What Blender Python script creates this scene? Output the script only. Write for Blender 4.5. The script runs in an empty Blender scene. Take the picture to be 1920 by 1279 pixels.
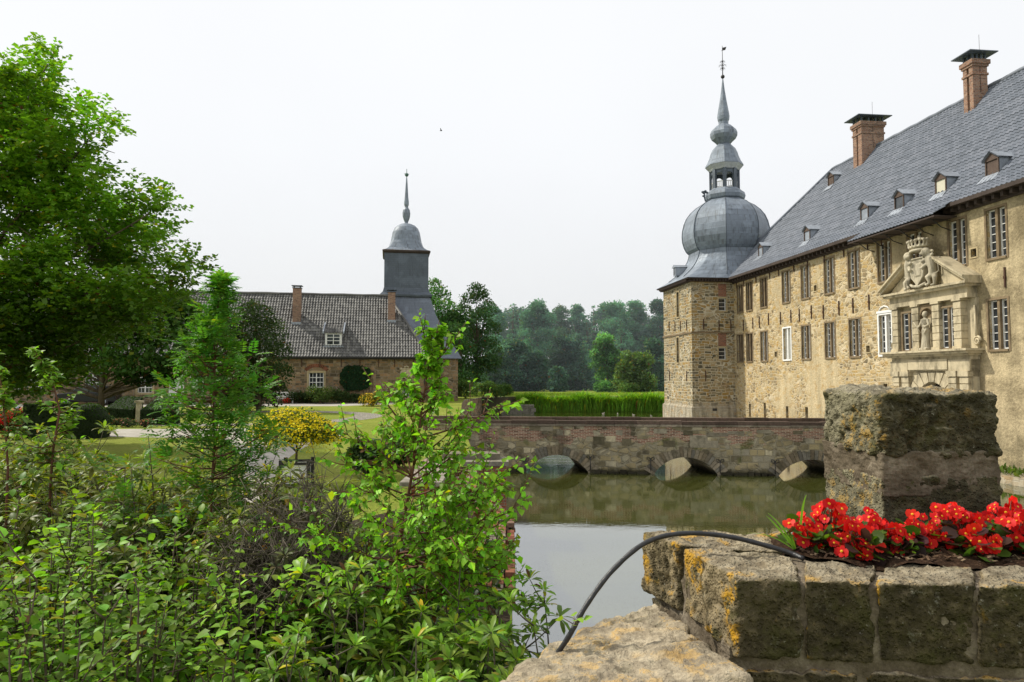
import bpy, bmesh, math, random
import numpy as np
from mathutils import Vector, Matrix, noise, Euler

SC = bpy.context.scene
COL = SC.collection
R = math.radians
CAM_Z = 4.2
PITCH = math.atan(66.5 / 1280.0)

# ------------------------------------------------------------------ survey helpers
def ray(px, py):
    u = (px - 960) / 1280.0; v = (639.5 - py) / 1280.0
    return (u, math.cos(PITCH) - v * math.sin(PITCH), math.sin(PITCH) + v * math.cos(PITCH))
def P(px, py, Y):
    d = ray(px, py); t = Y / d[1]
    return Vector((d[0] * t, Y, d[2] * t + CAM_Z))
def G(px, py, z):
    d = ray(px, py); t = (z - CAM_Z) / d[2]
    return Vector((d[0] * t, d[1] * t, z))
def hit(px, py, p0, n):
    d = Vector(ray(px, py)); o = Vector((0, 0, CAM_Z))
    t = (p0 - o).dot(n) / d.dot(n)
    return o + d * t

# ------------------------------------------------------------------ scene graph helpers
def tag(o, label=None, cat=None, group=None, kind=None):
    if label: o['label'] = label
    if cat: o['category'] = cat
    if group: o['group'] = group
    if kind: o['kind'] = kind
    return o
def empty(name, loc=(0, 0, 0), rz=0.0, parent=None):
    o = bpy.data.objects.new(name, None); COL.objects.link(o)
    o.location = loc; o.rotation_euler = (0, 0, rz); o.empty_display_size = .3
    if parent: o.parent = parent
    return o
def link_mesh(name, me, mats, parent=None):
    o = bpy.data.objects.new(name, me); COL.objects.link(o)
    if not isinstance(mats, (list, tuple)): mats = [mats]
    for m in mats: me.materials.append(m)
    if parent: o.parent = parent
    return o
def inst(src, name, parent=None, loc=(0, 0, 0), rz=0.0, sc=(1, 1, 1)):
    o = src.copy(); o.name = name; COL.objects.link(o)
    o.parent = parent; o.location = loc; o.rotation_euler = (0, 0, rz); o.scale = sc
    return o

class MB:
    """collects faces; build() makes one mesh object with metre-scaled box UVs and an optional colour attribute"""
    def __init__(s): s.v = []; s.f = []; s.mi = []; s.uv = {}; s.c = []; s.sm = []; s.cur = (1, 1, 1)
    def add(s, verts, faces, mi=0, uvs=None, smooth=False, col=None):
        b = len(s.v); s.v.extend([tuple(v) for v in verts])
        s.c.extend([col or s.cur] * len(verts))
        for k, f in enumerate(faces):
            if uvs is not None: s.uv[len(s.f)] = uvs[k]
            s.f.append([b + i for i in f]); s.mi.append(mi); s.sm.append(smooth)
    def quad(s, a, b, c, d, mi=0, uv=None): s.add([a, b, c, d], [(0, 1, 2, 3)], mi, None if uv is None else [uv])
    def box(s, x0, x1, y0, y1, z0, z1, mi=0, M=None, col=None, taper=0):
        t = taper
        vs = [(x0, y0, z0), (x1, y0, z0), (x1, y1, z0), (x0, y1, z0), (x0 + t, y0 + t, z1), (x1 - t, y0 + t, z1), (x1 - t, y1 - t, z1), (x0 + t, y1 - t, z1)]
        if M is not None: vs = [M @ Vector(v) for v in vs]
        s.add(vs, [(0, 3, 2, 1), (4, 5, 6, 7), (0, 1, 5, 4), (1, 2, 6, 5), (2, 3, 7, 6), (3, 0, 4, 7)], mi, col=col)
    def tube(s, pts, rad, n=6, mi=0, cap=True, col=None):
        pts = [Vector(p) for p in pts]
        if not isinstance(rad, (list, tuple)): rad = [rad] * len(pts)
        vs = []; fs = []
        up = Vector((0, 0, 1)); u = None
        for i, p in enumerate(pts):
            t = (pts[min(i + 1, len(pts) - 1)] - pts[max(i - 1, 0)])
            if t.length < 1e-9: t = Vector((0, 0, 1))
            t.normalize()
            if u is None:
                u = t.cross(up) if abs(t.z) < .95 else t.cross(Vector((1, 0, 0)))
            u = (u - t * u.dot(t)); u.normalize(); w = t.cross(u)
            for k in range(n):
                a = 2 * math.pi * k / n
                vs.append(p + (u * math.cos(a) + w * math.sin(a)) * rad[i])
        for i in range(len(pts) - 1):
            for k in range(n):
                k2 = (k + 1) % n
                fs.append((i * n + k, i * n + k2, (i + 1) * n + k2, (i + 1) * n + k))
        if cap:
            fs.append(tuple(range(n - 1, -1, -1))); fs.append(tuple((len(pts) - 1) * n + k for k in range(n)))
        s.add(vs, fs, mi, smooth=True, col=col)
    def ball(s, c, r, seg=8, rings=6, mi=0, sc=(1, 1, 1), col=None, M=None):
        vs = [];  fs = []
        for i in range(rings + 1):
            th = math.pi * i / rings
            for k in range(seg):
                a = 2 * math.pi * k / seg
                q = Vector((r * sc[0] * math.sin(th) * math.cos(a), r * sc[1] * math.sin(th) * math.sin(a), r * sc[2] * math.cos(th)))
                if M is not None: q = M @ q
                vs.append(Vector(c) + q)
        for i in range(rings):
            for k in range(seg):
                k2 = (k + 1) % seg
                fs.append((i * seg + k, (i + 1) * seg + k, (i + 1) * seg + k2, i * seg + k2))
        s.add(vs, fs, mi, smooth=True, col=col)
    def rings(s, ringlist, mi=0, smooth=False, capb=False, capt=False, vs0=0.0, useg=1.0):
        """loft closed rings (lists of equal length) with cylindrical metre UVs"""
        n = len(ringlist[0]); vs = [q for r_ in ringlist for q in r_]; fs = []; uvs = []; v = vs0
        for i in range(len(ringlist) - 1):
            a, b = ringlist[i], ringlist[i + 1]
            dv = (Vector(b[0]) - Vector(a[0])).length
            ua = 0.0; per = sum((Vector(a[(k + 1) % n]) - Vector(a[k])).length for k in range(n)) * useg
            for k in range(n):
                k2 = (k + 1) % n; u0 = per * k / n; u1 = per * (k + 1) / n
                fs.append((i * n + k, i * n + k2, (i + 1) * n + k2, (i + 1) * n + k)); uvs.append([(u0, v), (u1, v), (u1, v + dv), (u0, v + dv)])
            v += dv
        if capb: fs.append(tuple(range(n - 1, -1, -1))); uvs.append([(0, 0)] * n)
        if capt: fs.append(tuple((len(ringlist) - 1) * n + k for k in range(n))); uvs.append([(0, 0)] * n)
        s.add(vs, fs, mi, uvs, smooth)
    def build(s, name, mats, parent=None, colattr=False, uvrot=None):
        me = bpy.data.meshes.new(name)
        me.from_pydata(s.v, [], s.f); me.update()
        me.polygons.foreach_set('material_index', s.mi)
        me.polygons.foreach_set('use_smooth', s.sm)
        uvl = me.uv_layers.new(name='UVMap')
        data = np.zeros(len(me.loops) * 2, dtype=np.float32)
        co = np.array(s.v, dtype=np.float64)
        for p in me.polygons:
            if p.index in s.uv:
                for j, li in enumerate(p.loop_indices):
                    data[2 * li], data[2 * li + 1] = s.uv[p.index][j]
            else:
                n = p.normal
                ax, ay, az = abs(n.x), abs(n.y), abs(n.z)
                for li, vi in zip(p.loop_indices, p.vertices):
                    x, y, z = s.v[vi]
                    if az > .8: q = (x, y)
                    elif ax > ay: q = (y + 3.3, z)
                    else: q = (x, z)
                    data[2 * li], data[2 * li + 1] = q
        uvl.data.foreach_set('uv', data)
        if colattr:
            ca = me.color_attributes.new('col', 'FLOAT_COLOR', 'POINT')
            arr = np.ones((len(s.v), 4), dtype=np.float32); arr[:, :3] = np.array(s.c); ca.data.foreach_set('color', arr.ravel())
        return link_mesh(name, me, mats, parent)

# ------------------------------------------------------------------ material helpers
def newmat(name):
    m = bpy.data.materials.new(name); m.use_nodes = True
    m.node_tree.nodes.clear(); return m
class NT:
    def __init__(s, m): s.t = m.node_tree
    def n(s, typ, ins=None, **kw):
        nd = s.t.nodes.new(typ)
        for k, v in kw.items(): setattr(nd, k, v)
        for k, v in (ins or {}).items():
            sk = nd.inputs[k]
            if isinstance(v, bpy.types.NodeSocket): s.t.links.new(v, sk)
            else:
                if sk.type == 'RGBA' and len(v) == 3: v = (*v, 1)
                sk.default_value = v
        return nd
    def math(s, op, a, b=0.0, c=0.0, clamp=False):
        nd = s.n('ShaderNodeMath', {0: a, 1: b, 2: c}, operation=op); nd.use_clamp = clamp; return nd.outputs[0]
    def mix(s, f, a, b, blend='MIX'):
        nd = s.n('ShaderNodeMix', data_type='RGBA', blend_type=blend)
        for k, v in ((0, f), (6, a), (7, b)):
            sk = nd.inputs[k]
            if isinstance(v, bpy.types.NodeSocket): s.t.links.new(v, sk)
            else: sk.default_value = v if k == 0 else (*v, 1)[:4]
        return nd.outputs[2]
    def ramp(s, f, stops, interp='LINEAR'):
        nd = s.n('ShaderNodeValToRGB', {0: f}); cr = nd.color_ramp; cr.interpolation = interp
        while len(cr.elements) < len(stops): cr.elements.new(.5)
        for e, (p, c) in zip(cr.elements, stops):
            e.position = p; e.color = (*c, 1) if not isinstance(c, (int, float)) else (c, c, c, 1)
        return nd.outputs[0]
    def noise(s, vec, scale, detail=4, rough=.55, dist=0.0):
        return s.n('ShaderNodeTexNoise', {'Vector': vec, 'Scale': scale, 'Detail': detail, 'Roughness': rough, 'Distortion': dist})
    def step(s, f, a, b): return s.n('ShaderNodeMapRange', {0: f, 1: a, 2: b, 3: 0.0, 4: 1.0}, interpolation_type='SMOOTHSTEP').outputs[0]
    def uv(s): return s.n('ShaderNodeTexCoord').outputs['UV']
    def obj(s): return s.n('ShaderNodeTexCoord').outputs['Object']
    def scale(s, vec, sc): return s.n('ShaderNodeVectorMath', {0: vec, 1: sc}, operation='MULTIPLY').outputs[0]
    def warp(s, vec, scale, amp):
        n = s.noise(vec, scale, 2)
        o = s.n('ShaderNodeVectorMath', {0: n.outputs['Color'], 1: (.5, .5, .5)}, operation='SUBTRACT').outputs[0]
        o = s.scale(o, (amp, amp, amp))
        return s.n('ShaderNodeVectorMath', {0: vec, 1: o}, operation='ADD').outputs[0]
    def sep(s, vec): return s.n('ShaderNodeSeparateXYZ', {0: vec}).outputs
    def bump(s, h, st=.5, dist=.05, normal=None):
        ins = {'Height': h, 'Strength': st, 'Distance': dist}
        if normal is not None: ins['Normal'] = normal
        return s.n('ShaderNodeBump', ins).outputs[0]
    def out(s, col, rough=.85, normal=None, metal=0.0, spec=.3, **kw):
        ins = {'Base Color': col, 'Roughness': rough, 'Metallic': metal, 'Specular IOR Level': spec}
        if normal is not None: ins['Normal'] = normal
        ins.update(kw)
        b = s.n('ShaderNodeBsdfPrincipled', ins)
        o = s.n('ShaderNodeOutputMaterial'); s.t.links.new(b.outputs[0], o.inputs[0]); return b
    def surf(s, sh):
        o = s.n('ShaderNodeOutputMaterial'); s.t.links.new(sh, o.inputs[0])

def plain(name, col, rough=.7, nscale=6, amt=.25, spec=.3, bump=.2, metal=0.0):
    m = newmat(name); t = NT(m); o = t.obj()
    n = t.noise(o, nscale, 5); n2 = t.noise(o, nscale * .17, 3)
    f = t.math('MULTIPLY', n.outputs[0], n2.outputs[0])
    c = t.ramp(f, [(.05, tuple(x * (1 - amt) for x in col)), (.45, tuple(min(1, x * (1 + amt)) for x in col))])
    t.out(c, rough, t.bump(n.outputs[0], bump, .02), metal, spec); return m

def brick_layer(t, vec, bw, bh, ms, squash=1.0, sf=2):
    b = t.n('ShaderNodeTexBrick', {'Vector': vec, 'Color1': (0, 0, 0), 'Color2': (1, 1, 1), 'Mortar': (.5, .5, .5), 'Scale': 1.0,
                                   'Mortar Size': ms, 'Mortar Smooth': .35, 'Bias': 0.0, 'Brick Width': bw, 'Row Height': bh},
            offset=.5, squash=squash, squash_frequency=sf)
    return b.outputs['Color'], b.outputs['Fac']

def masonry(name, bw, bh, ms, stops, mortar, warp=.1, wscale=1.2, dark=.35, bumpd=.03, mix2=None, extra=None, moss=None, rubble=None):
    m = newmat(name); t = NT(m); uv = t.uv()
    wv = t.warp(uv, wscale, warp); wv = t.warp(wv, 7, .035)
    c, f = brick_layer(t, wv, bw, bh, ms, .72, 3)
    if mix2:
        c2, f2 = brick_layer(t, t.scale(wv, (1, 1, 1)), mix2[0], mix2[1], ms * .9, 1.3, 2)
        k = t.step(t.noise(uv, .9, 2).outputs[0], .49, .51)
        c = t.mix(k, c, c2); f = t.mix(k, f, f2)
    if rubble:
        rv_ = t.scale(t.warp(uv, 2.2, .12), (rubble[0], rubble[1], 1))
        vc = t.n('ShaderNodeTexVoronoi', {'Vector': rv_, 'Scale': 1.0, 'Randomness': .85}, feature='F1').outputs['Color']
        ve = t.n('ShaderNodeTexVoronoi', {'Vector': rv_, 'Scale': 1.0, 'Randomness': .85}, feature='DISTANCE_TO_EDGE').outputs['Distance']
        vf = t.math('SUBTRACT', 1.0, t.step(ve, .03, .13)); kr = t.step(t.noise(uv, .6, 3).outputs[0], rubble[2] - .03, rubble[2] + .03)
        c = t.mix(kr, c, t.sep(vc)[0]); f = t.mix(kr, f, vf)
    n = t.noise(uv, 3.0, 5); nf = t.noise(uv, 28, 4); nl = t.noise(uv, .35, 4, .6)
    cv = t.math('ADD', t.math('MULTIPLY', c, .8), t.math('MULTIPLY', n.outputs[0], .3))
    col = t.ramp(cv, stops)
    col = t.mix(f, col, mortar)
    col = t.mix(t.math('MULTIPLY', t.step(nl.outputs[0], .48, .68), dark), col, (.06, .052, .04))
    col = t.mix(.35, col, t.ramp(nf.outputs[0], [(.3, .35), (.7, 1.0)]), 'MULTIPLY')
    h = t.math('ADD', t.math('MULTIPLY', t.math('SUBTRACT', 1.0, f), 1.0), t.math('MULTIPLY', nf.outputs[0], .35))
    if moss:
        z = t.sep(uv)[1]
        k = t.math('MULTIPLY', t.math('SUBTRACT', 1.0, t.step(z, moss[0], moss[1])), t.step(n.outputs[0], .3, .5))
        col = t.mix(t.math('MULTIPLY', k, .85), col, (.035, .04, .015))
    if extra: col, h = extra(t, uv, col, h, n, nf, nl)
    t.out(col, .92, t.bump(h, .8, bumpd), spec=.15)
    return m

M = {}
def castle_extra(t, uv, col, h, n, nf, nl):
    s = t.sep(uv); u, z = s[0], s[1]
    w = t.math('MULTIPLY', t.math('SUBTRACT', t.noise(uv, .8, 4).outputs[0], .5), 2.6)
    uu = t.math('ADD', u, w); zz = t.math('ADD', z, w)
    def band(x, a, b, e=.35):
        return t.math('MULTIPLY', t.step(x, a - e, a + e), t.math('SUBTRACT', 1.0, t.step(x, b - e, b + e)))
    plaster = (.58, .475, .29)
    st = t.ramp(t.noise(t.scale(uv, (1, .16, 1)), 1.6, 5, .6).outputs[0], [(.3, .62), (.6, 1.05)])
    pl = t.mix(.8, plaster, st, 'MULTIPLY')
    k = t.math('MULTIPLY', band(uu, 11.0, 14.6), t.math('SUBTRACT', 1.0, t.step(zz, 6.4, 7.2)))
    k2 = t.math('MULTIPLY', band(uu, 6.9, 9.1), t.math('SUBTRACT', 1.0, t.step(zz, 3.7, 4.4)))
    k3 = t.math('MULTIPLY', t.step(uu, 18.3, 19.4), 1.0)
    k4 = t.math('MULTIPLY', t.step(t.noise(uv, .45, 5, .65).outputs[0], .52, .60), t.step(zz, 7.4, 8.6))
    k4 = t.math('MULTIPLY', k4, .8)
    kk = t.math('MAXIMUM', t.math('MAXIMUM', k, k2), t.math('MAXIMUM', k3, k4))
    col2 = t.mix(kk, col, pl)
    dk = t.math('MULTIPLY', t.math('MULTIPLY', t.step(u, 18.8, 20.5), t.math('SUBTRACT', 1.0, t.step(u, 30, 33))), t.step(t.noise(uv, .6, 5, .7).outputs[0], .36, .62))
    col2 = t.mix(t.math('MULTIPLY', dk, .62), col2, (.12, .095, .05))
    gap = t.math('MULTIPLY', t.math('SUBTRACT', 1.0, t.step(z, .2, 3.2)), t.step(n.outputs[0], .3, .6))
    col2 = t.mix(t.math('MULTIPLY', gap, .45), col2, (.14, .13, .08))
    och = t.math('MULTIPLY', t.step(t.noise(uv, 2.4, 6, .7).outputs[0], .5, .62), .6)
    och = t.math('MULTIPLY', och, t.math('SUBTRACT', 1.0, t.step(u, 18.5, 20)))
    col2 = t.mix(och, col2, (.43, .27, .09))
    rgh = t.noise(uv, 9, 6, .7).outputs[0]; h2 = t.mix(kk, h, t.math('ADD', t.math('MULTIPLY', nf.outputs[0], .35), t.math('MULTIPLY', rgh, 1.6)))
    col2 = t.mix(t.math('MULTIPLY', kk, .55), col2, t.ramp(rgh, [(.35, .5), (.62, 1.15)]), 'MULTIPLY')
    return col2, h2
ST = [(.14, (.17, .14, .085)), (.34, (.36, .28, .16)), (.55, (.52, .42, .24)), (.74, (.47, .32, .12)), (.95, (.64, .55, .39))]
M['castle'] = masonry('castle_rubble', .5, .22, .035, ST, (.62, .52, .34), .2, 1.3, .25, .04, (.32, .17), castle_extra, rubble=(2.6, 4.6, .44))
ST2 = [(.14, (.1, .09, .06)), (.38, (.22, .19, .12)), (.58, (.34, .28, .16)), (.78, (.36, .23, .07)), (.97, (.46, .4, .27))]
def tower_extra(t, uv, col, h, n, nf, nl):
    z = t.sep(uv)[1]
    k = t.math('SUBTRACT', 1.0, t.step(t.math('ADD', z, t.math('MULTIPLY', n.outputs[0], .8)), 2.2, 2.7))
    st = t.ramp(t.noise(t.scale(uv, (1.4, .3, 1)), 2, 5).outputs[0], [(.35, (.17, .15, .11)), (.65, (.5, .45, .35))])
    col = t.mix(t.math('MULTIPLY', k, .75), col, st)
    och = t.math('MULTIPLY', t.step(t.noise(uv, 1.3, 5, .6).outputs[0], .53, .66), .45)
    return t.mix(och, col, (.36, .2, .05)), h
M['tower'] = masonry('tower_rubble', .62, .27, .03, ST2, (.6, .54, .4), .17, 1.2, .25, .04, (.42, .2), tower_extra, rubble=(2.2, 3.9, .54))
ST3 = [(.12, (.1, .08, .05)), (.4, (.2, .15, .085)), (.6, (.3, .22, .12)), (.8, (.34, .2, .1)), (.97, (.4, .32, .2))]
M['house'] = masonry('house_stone', .6, .3, .022, ST3, (.3, .25, .18), .1, 1.0, .4, .04, (.42, .2), rubble=(1.9, 3.3, .53))
M['brick'] = masonry('old_brick', .22, .068, .011, [(.1, (.12, .045, .028)), (.4, (.3, .09, .045)), (.7, (.38, .13, .06)), (.95, (.26, .12, .07))], (.3, .26, .2), .02, 2, .45, .012)
def bank_extra(t, uv, col, h, n, nf, nl):
    k = t.step(t.noise(uv, 2.2, 5, .7).outputs[0], .5, .62)
    return t.mix(t.math('MULTIPLY', k, .55), col, (.27, .24, .19)), h
M['bank'] = masonry('bank_brick', .22, .072, .012, [(.1, (.1, .04, .026)), (.4, (.3, .085, .04)), (.7, (.4, .13, .055)), (.95, (.22, .15, .1))], (.2, .17, .13), .03, 2, .5, .02, None, bank_extra)
M['chimbrick'] = masonry('chimney_brick', .23, .075, .014, [(.1, (.15, .075, .05)), (.5, (.33, .155, .09)), (.95, (.42, .25, .16))], (.36, .31, .26), .01, 2, .25, .012)

def bridge_mat():
    m = newmat('bridge_masonry'); t = NT(m); uv = t.uv(); s = t.sep(uv)
    wv = t.warp(uv, 1.3, .14); wv = t.warp(wv, 8, .03)
    c, f = brick_layer(t, wv, .46, .27, .02, .7, 3)
    n = t.noise(uv, 3, 5); nf = t.noise(uv, 26, 4)
    stone = t.ramp(t.math('ADD', t.math('MULTIPLY', c, .8), t.math('MULTIPLY', n.outputs[0], .3)),
                   [(.1, (.06, .052, .038)), (.35, (.16, .14, .09)), (.6, (.27, .225, .135)), (.8, (.2, .185, .15)), (.97, (.42, .37, .26))])
    rv_ = t.scale(t.warp(uv, 2.2, .12), (2.6, 3.9, 1)); vcn = t.n('ShaderNodeTexVoronoi', {'Vector': rv_, 'Scale': 1.0, 'Randomness': .8}, feature='F1').outputs['Color']; ve = t.n('ShaderNodeTexVoronoi', {'Vector': rv_, 'Scale': 1.0, 'Randomness': .8}, feature='DISTANCE_TO_EDGE').outputs['Distance']
    kr = t.step(t.noise(uv, .8, 3).outputs[0], .47, .53); f = t.mix(kr, f, t.math('SUBTRACT', 1.0, t.step(ve, .03, .12)))
    stone = t.mix(kr, stone, t.ramp(t.math('ADD', t.math('MULTIPLY', t.sep(vcn)[0], .8), t.math('MULTIPLY', n.outputs[0], .3)), [(.1, (.05, .045, .032)), (.35, (.15, .13, .085)), (.6, (.26, .215, .13)), (.8, (.2, .185, .145)), (.97, (.42, .37, .26))]))
    stone = t.mix(f, stone, (.2, .18, .135))
    bc, bf = brick_layer(t, t.warp(uv, 3, .02), .23, .062, .011)
    br = t.ramp(t.math('ADD', t.math('MULTIPLY', bc, .8), t.math('MULTIPLY', n.outputs[0], .3)), [(.1, (.07, .035, .027)), (.5, (.19, .085, .058)), (.95, (.27, .16, .12))])
    br = t.mix(bf, br, (.42, .37, .3))
    zz = t.math('ADD', s[1], t.math('MULTIPLY', t.math('SUBTRACT', t.noise(uv, .9, 3).outputs[0], .5), 1.5))
    k = t.math('MULTIPLY', t.step(zz, 1.33, 1.4), t.step(t.noise(t.scale(uv, (.7, 1.6, 1)), 1.1, 3).outputs[0], .42, .46))
    k = t.math('MULTIPLY', k, t.math('SUBTRACT', 1.0, t.step(c, .78, .8)))
    col = t.mix(k, stone, br)
    dk = t.step(t.noise(t.scale(uv, (.8, 1.2, 1)), .8, 5, .7).outputs[0], .47, .63)
    left = t.math('SUBTRACT', 1.0, t.math('MULTIPLY', t.step(s[0], 3, 9), .6))
    col = t.mix(t.math('MULTIPLY', t.math('MULTIPLY', dk, .62), left), col, (.035, .03, .022))
    wet = t.math('SUBTRACT', 1.0, t.step(t.math('ADD', s[1], t.math('MULTIPLY', n.outputs[0], .3)), .2, .5))
    col = t.mix(t.math('MULTIPLY', wet, .9), col, (.02, .02, .012))
    gr = t.math('MULTIPLY', t.step(t.noise(uv, 1.1, 5).outputs[0], .6, .66), .5)
    col = t.mix(gr, col, (.07, .085, .02))
    col = t.mix(1.0, col, (1.35, 1.33, 1.2), 'MULTIPLY'); col = t.mix(.4, col, t.ramp(nf.outputs[0], [(.3, .4), (.7, 1.4)]), 'MULTIPLY')
    h = t.math('ADD', t.math('SUBTRACT', 1.0, t.mix(k, f, bf)), t.math('MULTIPLY', nf.outputs[0], .5))
    t.out(col, .93, t.bump(h, .9, .04), spec=.12); return m
M['bridge'] = bridge_mat()

def vc_stone(name, amt=.5, mossy=.4):
    m = newmat(name); t = NT(m); o = t.obj()
    a = t.n('ShaderNodeAttribute', attribute_name='col').outputs['Color']
    n = t.noise(o, 9, 6, .6); n2 = t.noise(o, 2.3, 4)
    c = t.mix(amt, a, t.ramp(n.outputs[0], [(.3, .3), (.7, 1.2)]), 'MULTIPLY')
    c = t.mix(t.math('MULTIPLY', t.step(n2.outputs[0], .5, .62), mossy), c, (.05, .05, .025))
    t.out(c, .92, t.bump(n.outputs[0], .8, .04), spec=.12); return m
M['vcstone'] = vc_stone('weathered_blocks')

def lead_mat(name, base, panel=(.62, .45), streak=.5, zs=1.0):
    m = newmat(name); t = NT(m); uv = t.uv()
    c, f = brick_layer(t, uv, panel[0], panel[1], .012)
    n = t.noise(t.scale(uv, (1.6, .22, 1)), 2.2, 5, .6); n2 = t.noise(uv, .8, 4)
    col = t.mix(t.math('MULTIPLY', c, .25), base, tuple(x * .62 for x in base))
    col = t.mix(t.math('MULTIPLY', t.step(n.outputs[0], .5, .7), streak), col, tuple(x * .38 for x in base))
    col = t.mix(t.math('MULTIPLY', t.step(n2.outputs[0], .5, .62), .45), col, tuple(min(1, x * 1.55) for x in base))
    sn = t.noise(t.scale(uv, (3.2, .3, 1)), 1.7, 4, .6).outputs[0]; col = t.mix(t.math('MULTIPLY', t.step(sn, .56, .66), streak * .8), col, (base[0] * .5, base[1] * .45, base[2] * .38))
    col = t.mix(t.math('MULTIPLY', f, .45), col, tuple(x * .45 for x in base))
    h = t.math('ADD', t.math('SUBTRACT', 1.0, f), t.math('MULTIPLY', n.outputs[0], .3))
    t.out(col, .5, t.bump(h, .5, .02), metal=.15, spec=.4); return m
M['lead'] = lead_mat('lead_sheet', (.2, .235, .28), streak=.7)
M['lead_dark'] = lead_mat('slate_cladding', (.095, .115, .14), (.3, .2), .35)
M['slate'] = lead_mat('slate_roof', (.155, .18, .22), (.28, .18), .3)

def pantile_mat(name, stops, moss=.25, mosscol=(.06, .055, .03)):
    m = newmat(name); t = NT(m); uv = t.uv()
    f = t.n('ShaderNodeVectorMath', {0: uv}, operation='FLOOR').outputs[0]
    w = t.n('ShaderNodeTexWhiteNoise', {'Vector': f}, noise_dimensions='3D').outputs[0]
    n = t.noise(uv, .09, 5, .65); n3 = t.noise(uv, 1.1, 4, .6)
    col = t.ramp(t.math('ADD', t.math('MULTIPLY', w, .55), t.math('MULTIPLY', n.outputs[0], .55)), stops)
    col = t.mix(t.math('MULTIPLY', t.step(n3.outputs[0], .52, .68), moss), col, mosscol)
    t.out(col, .62, t.bump(n3.outputs[0], .25, .02), spec=.35); return m
M['tile_blue'] = pantile_mat('grey_pantiles', [(.2, (.105, .12, .145)), (.55, (.14, .158, .19)), (.9, (.185, .2, .235))], .12, (.1, .09, .07))
M['tile_brown'] = pantile_mat('weathered_pantiles', [(.2, (.06, .06, .058)), (.5, (.115, .113, .108)), (.85, (.2, .195, .18))], .4, (.05, .05, .038))

def sandstone(name, base=(.5, .43, .29), dirt=.5):
    m = newmat(name); t = NT(m); o = t.obj()
    n = t.noise(t.scale(o, (1, 1, .5)), 2.2, 6, .65); nf = t.noise(o, 22, 4)
    c = t.ramp(n.outputs[0], [(.32, tuple(x * .45 for x in base)), (.5, base), (.7, tuple(min(1, x * 1.2) for x in base))])
    k = t.step(t.noise(t.scale(o, (1, 1, .35)), 1.3, 5, .7).outputs[0], .52, .66)
    c = t.mix(t.math('MULTIPLY', k, dirt), c, (.09, .08, .055))
    t.out(c, .9, t.bump(nf.outputs[0], .5, .02), spec=.15); return m
M['sand'] = sandstone('carved_sandstone')
M['sill'] = sandstone('window_stone', (.42, .34, .2), .35)
M['mull'] = sandstone('mullion_stone', (.22, .165, .1), .4)
M['statue'] = sandstone('statue_stone', (.47, .42, .31), .4)
M['white'] = plain('white_paint', (.78, .78, .75), .45, 9, .08)
M['iron'] = plain('black_iron', (.03, .028, .026), .6, 20, .3, .4)
M['rust'] = plain('rusty_anchor_iron', (.07, .035, .022), .8, 20, .4)
M['eave'] = plain('dark_eave_timber', (.055, .04, .032), .8, 12, .4)
M['zinc'] = plain('zinc_sheet', (.3, .33, .37), .4, 5, .3, .4, .1, .3)
M['brownwood'] = plain('brown_timber', (.1, .07, .055), .8, 12, .35)
def glass_mat():
    m = newmat('window_glass'); t = NT(m); o = t.obj()
    n = t.noise(o, 1.6, 3)
    c = t.ramp(n.outputs[0], [(.35, (.012, .015, .018)), (.65, (.06, .07, .08))])
    t.out(c, .08, t.bump(n.outputs[0], .15, .03), spec=.7); return m
M['glass'] = glass_mat()
M['blind'] = plain('cream_blind_panel', (.6, .57, .45), .8, 2, .12)

# ------------------------------------------------------------------ pantile geometry
def pantile(mb, xs0, xs1, prof, tw=.25, th=.3, amp=.035, step=.035, sub=4, mi=0):
    """prof: list of (y,z) from eave up; xs0/xs1: functions of v in 0..1 giving the row ends. u=x"""
    L = [0.0]
    for a, b in zip(prof[:-1], prof[1:]): L.append(L[-1] + math.hypot(b[0] - a[0], b[1] - a[1]))
    T = L[-1]; rows = max(1, round(T / th))
    def at(d):
        d = min(max(d, 0), T)
        for i in range(len(L) - 1):
            if d <= L[i + 1] + 1e-9:
                f = (d - L[i]) / (L[i + 1] - L[i]); a, b = prof[i], prof[i + 1]
                dy, dz = (b[0] - a[0]), (b[1] - a[1]); l = math.hypot(dy, dz)
                return a[0] + dy * f, a[1] + dz * f, -dz / l, dy / l
    for r_ in range(rows):
        d0, d1 = T * r_ / rows, T * (r_ + 1) / rows
        v0, v1 = r_ / rows, (r_ + 1) / rows
        y0, z0, ny, nz = at(d0); y1, z1, _, _ = at(d1)
        xa, xb = min(xs0(v0), xs0(v1)), max(xs1(v0), xs1(v1))
        k0 = math.floor(xa / tw * sub); k1 = math.ceil(xb / tw * sub)
        vs = []; fs = []; uvs = []
        for k in range(k0, k1 + 1):
            x = k * tw / sub
            ph = (k % sub) / sub * 2 * math.pi
            b = amp * (math.sin(ph) + .35 * math.sin(2 * ph))
            jit = .006 * math.sin(k // sub * 12.9898 + r_ * 78.233)
            xl = min(max(x, xs0(v0)), xs1(v0)); xu = min(max(x, xs0(v1)), xs1(v1))
            h0 = b + step + jit; h1 = b + jit
            vs += [(xl, y0 + ny * (0), z0 - .0 + 0), (xl, y0 + ny * h0, z0 + nz * h0), (xu, y1 + ny * h1, z1 + nz * h1)]
        nn = k1 - k0 + 1
        for j in range(nn - 1):
            a = 3 * j; k = k0 + j
            u0, u1 = k / sub + .001, (k + 1) / sub - .001
            fs.append((a + 1, a + 4, a + 5, a + 2)); uvs.append([(u0, r_ + .05), (u1, r_ + .05), (u1, r_ + .95), (u0, r_ + .95)])
            fs.append((a, a + 3, a + 4, a + 1)); uvs.append([(u0, r_ + .05), (u1, r_ + .05), (u1, r_ + .1), (u0, r_ + .1)])
        mb.add(vs, fs, mi, uvs)

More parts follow.
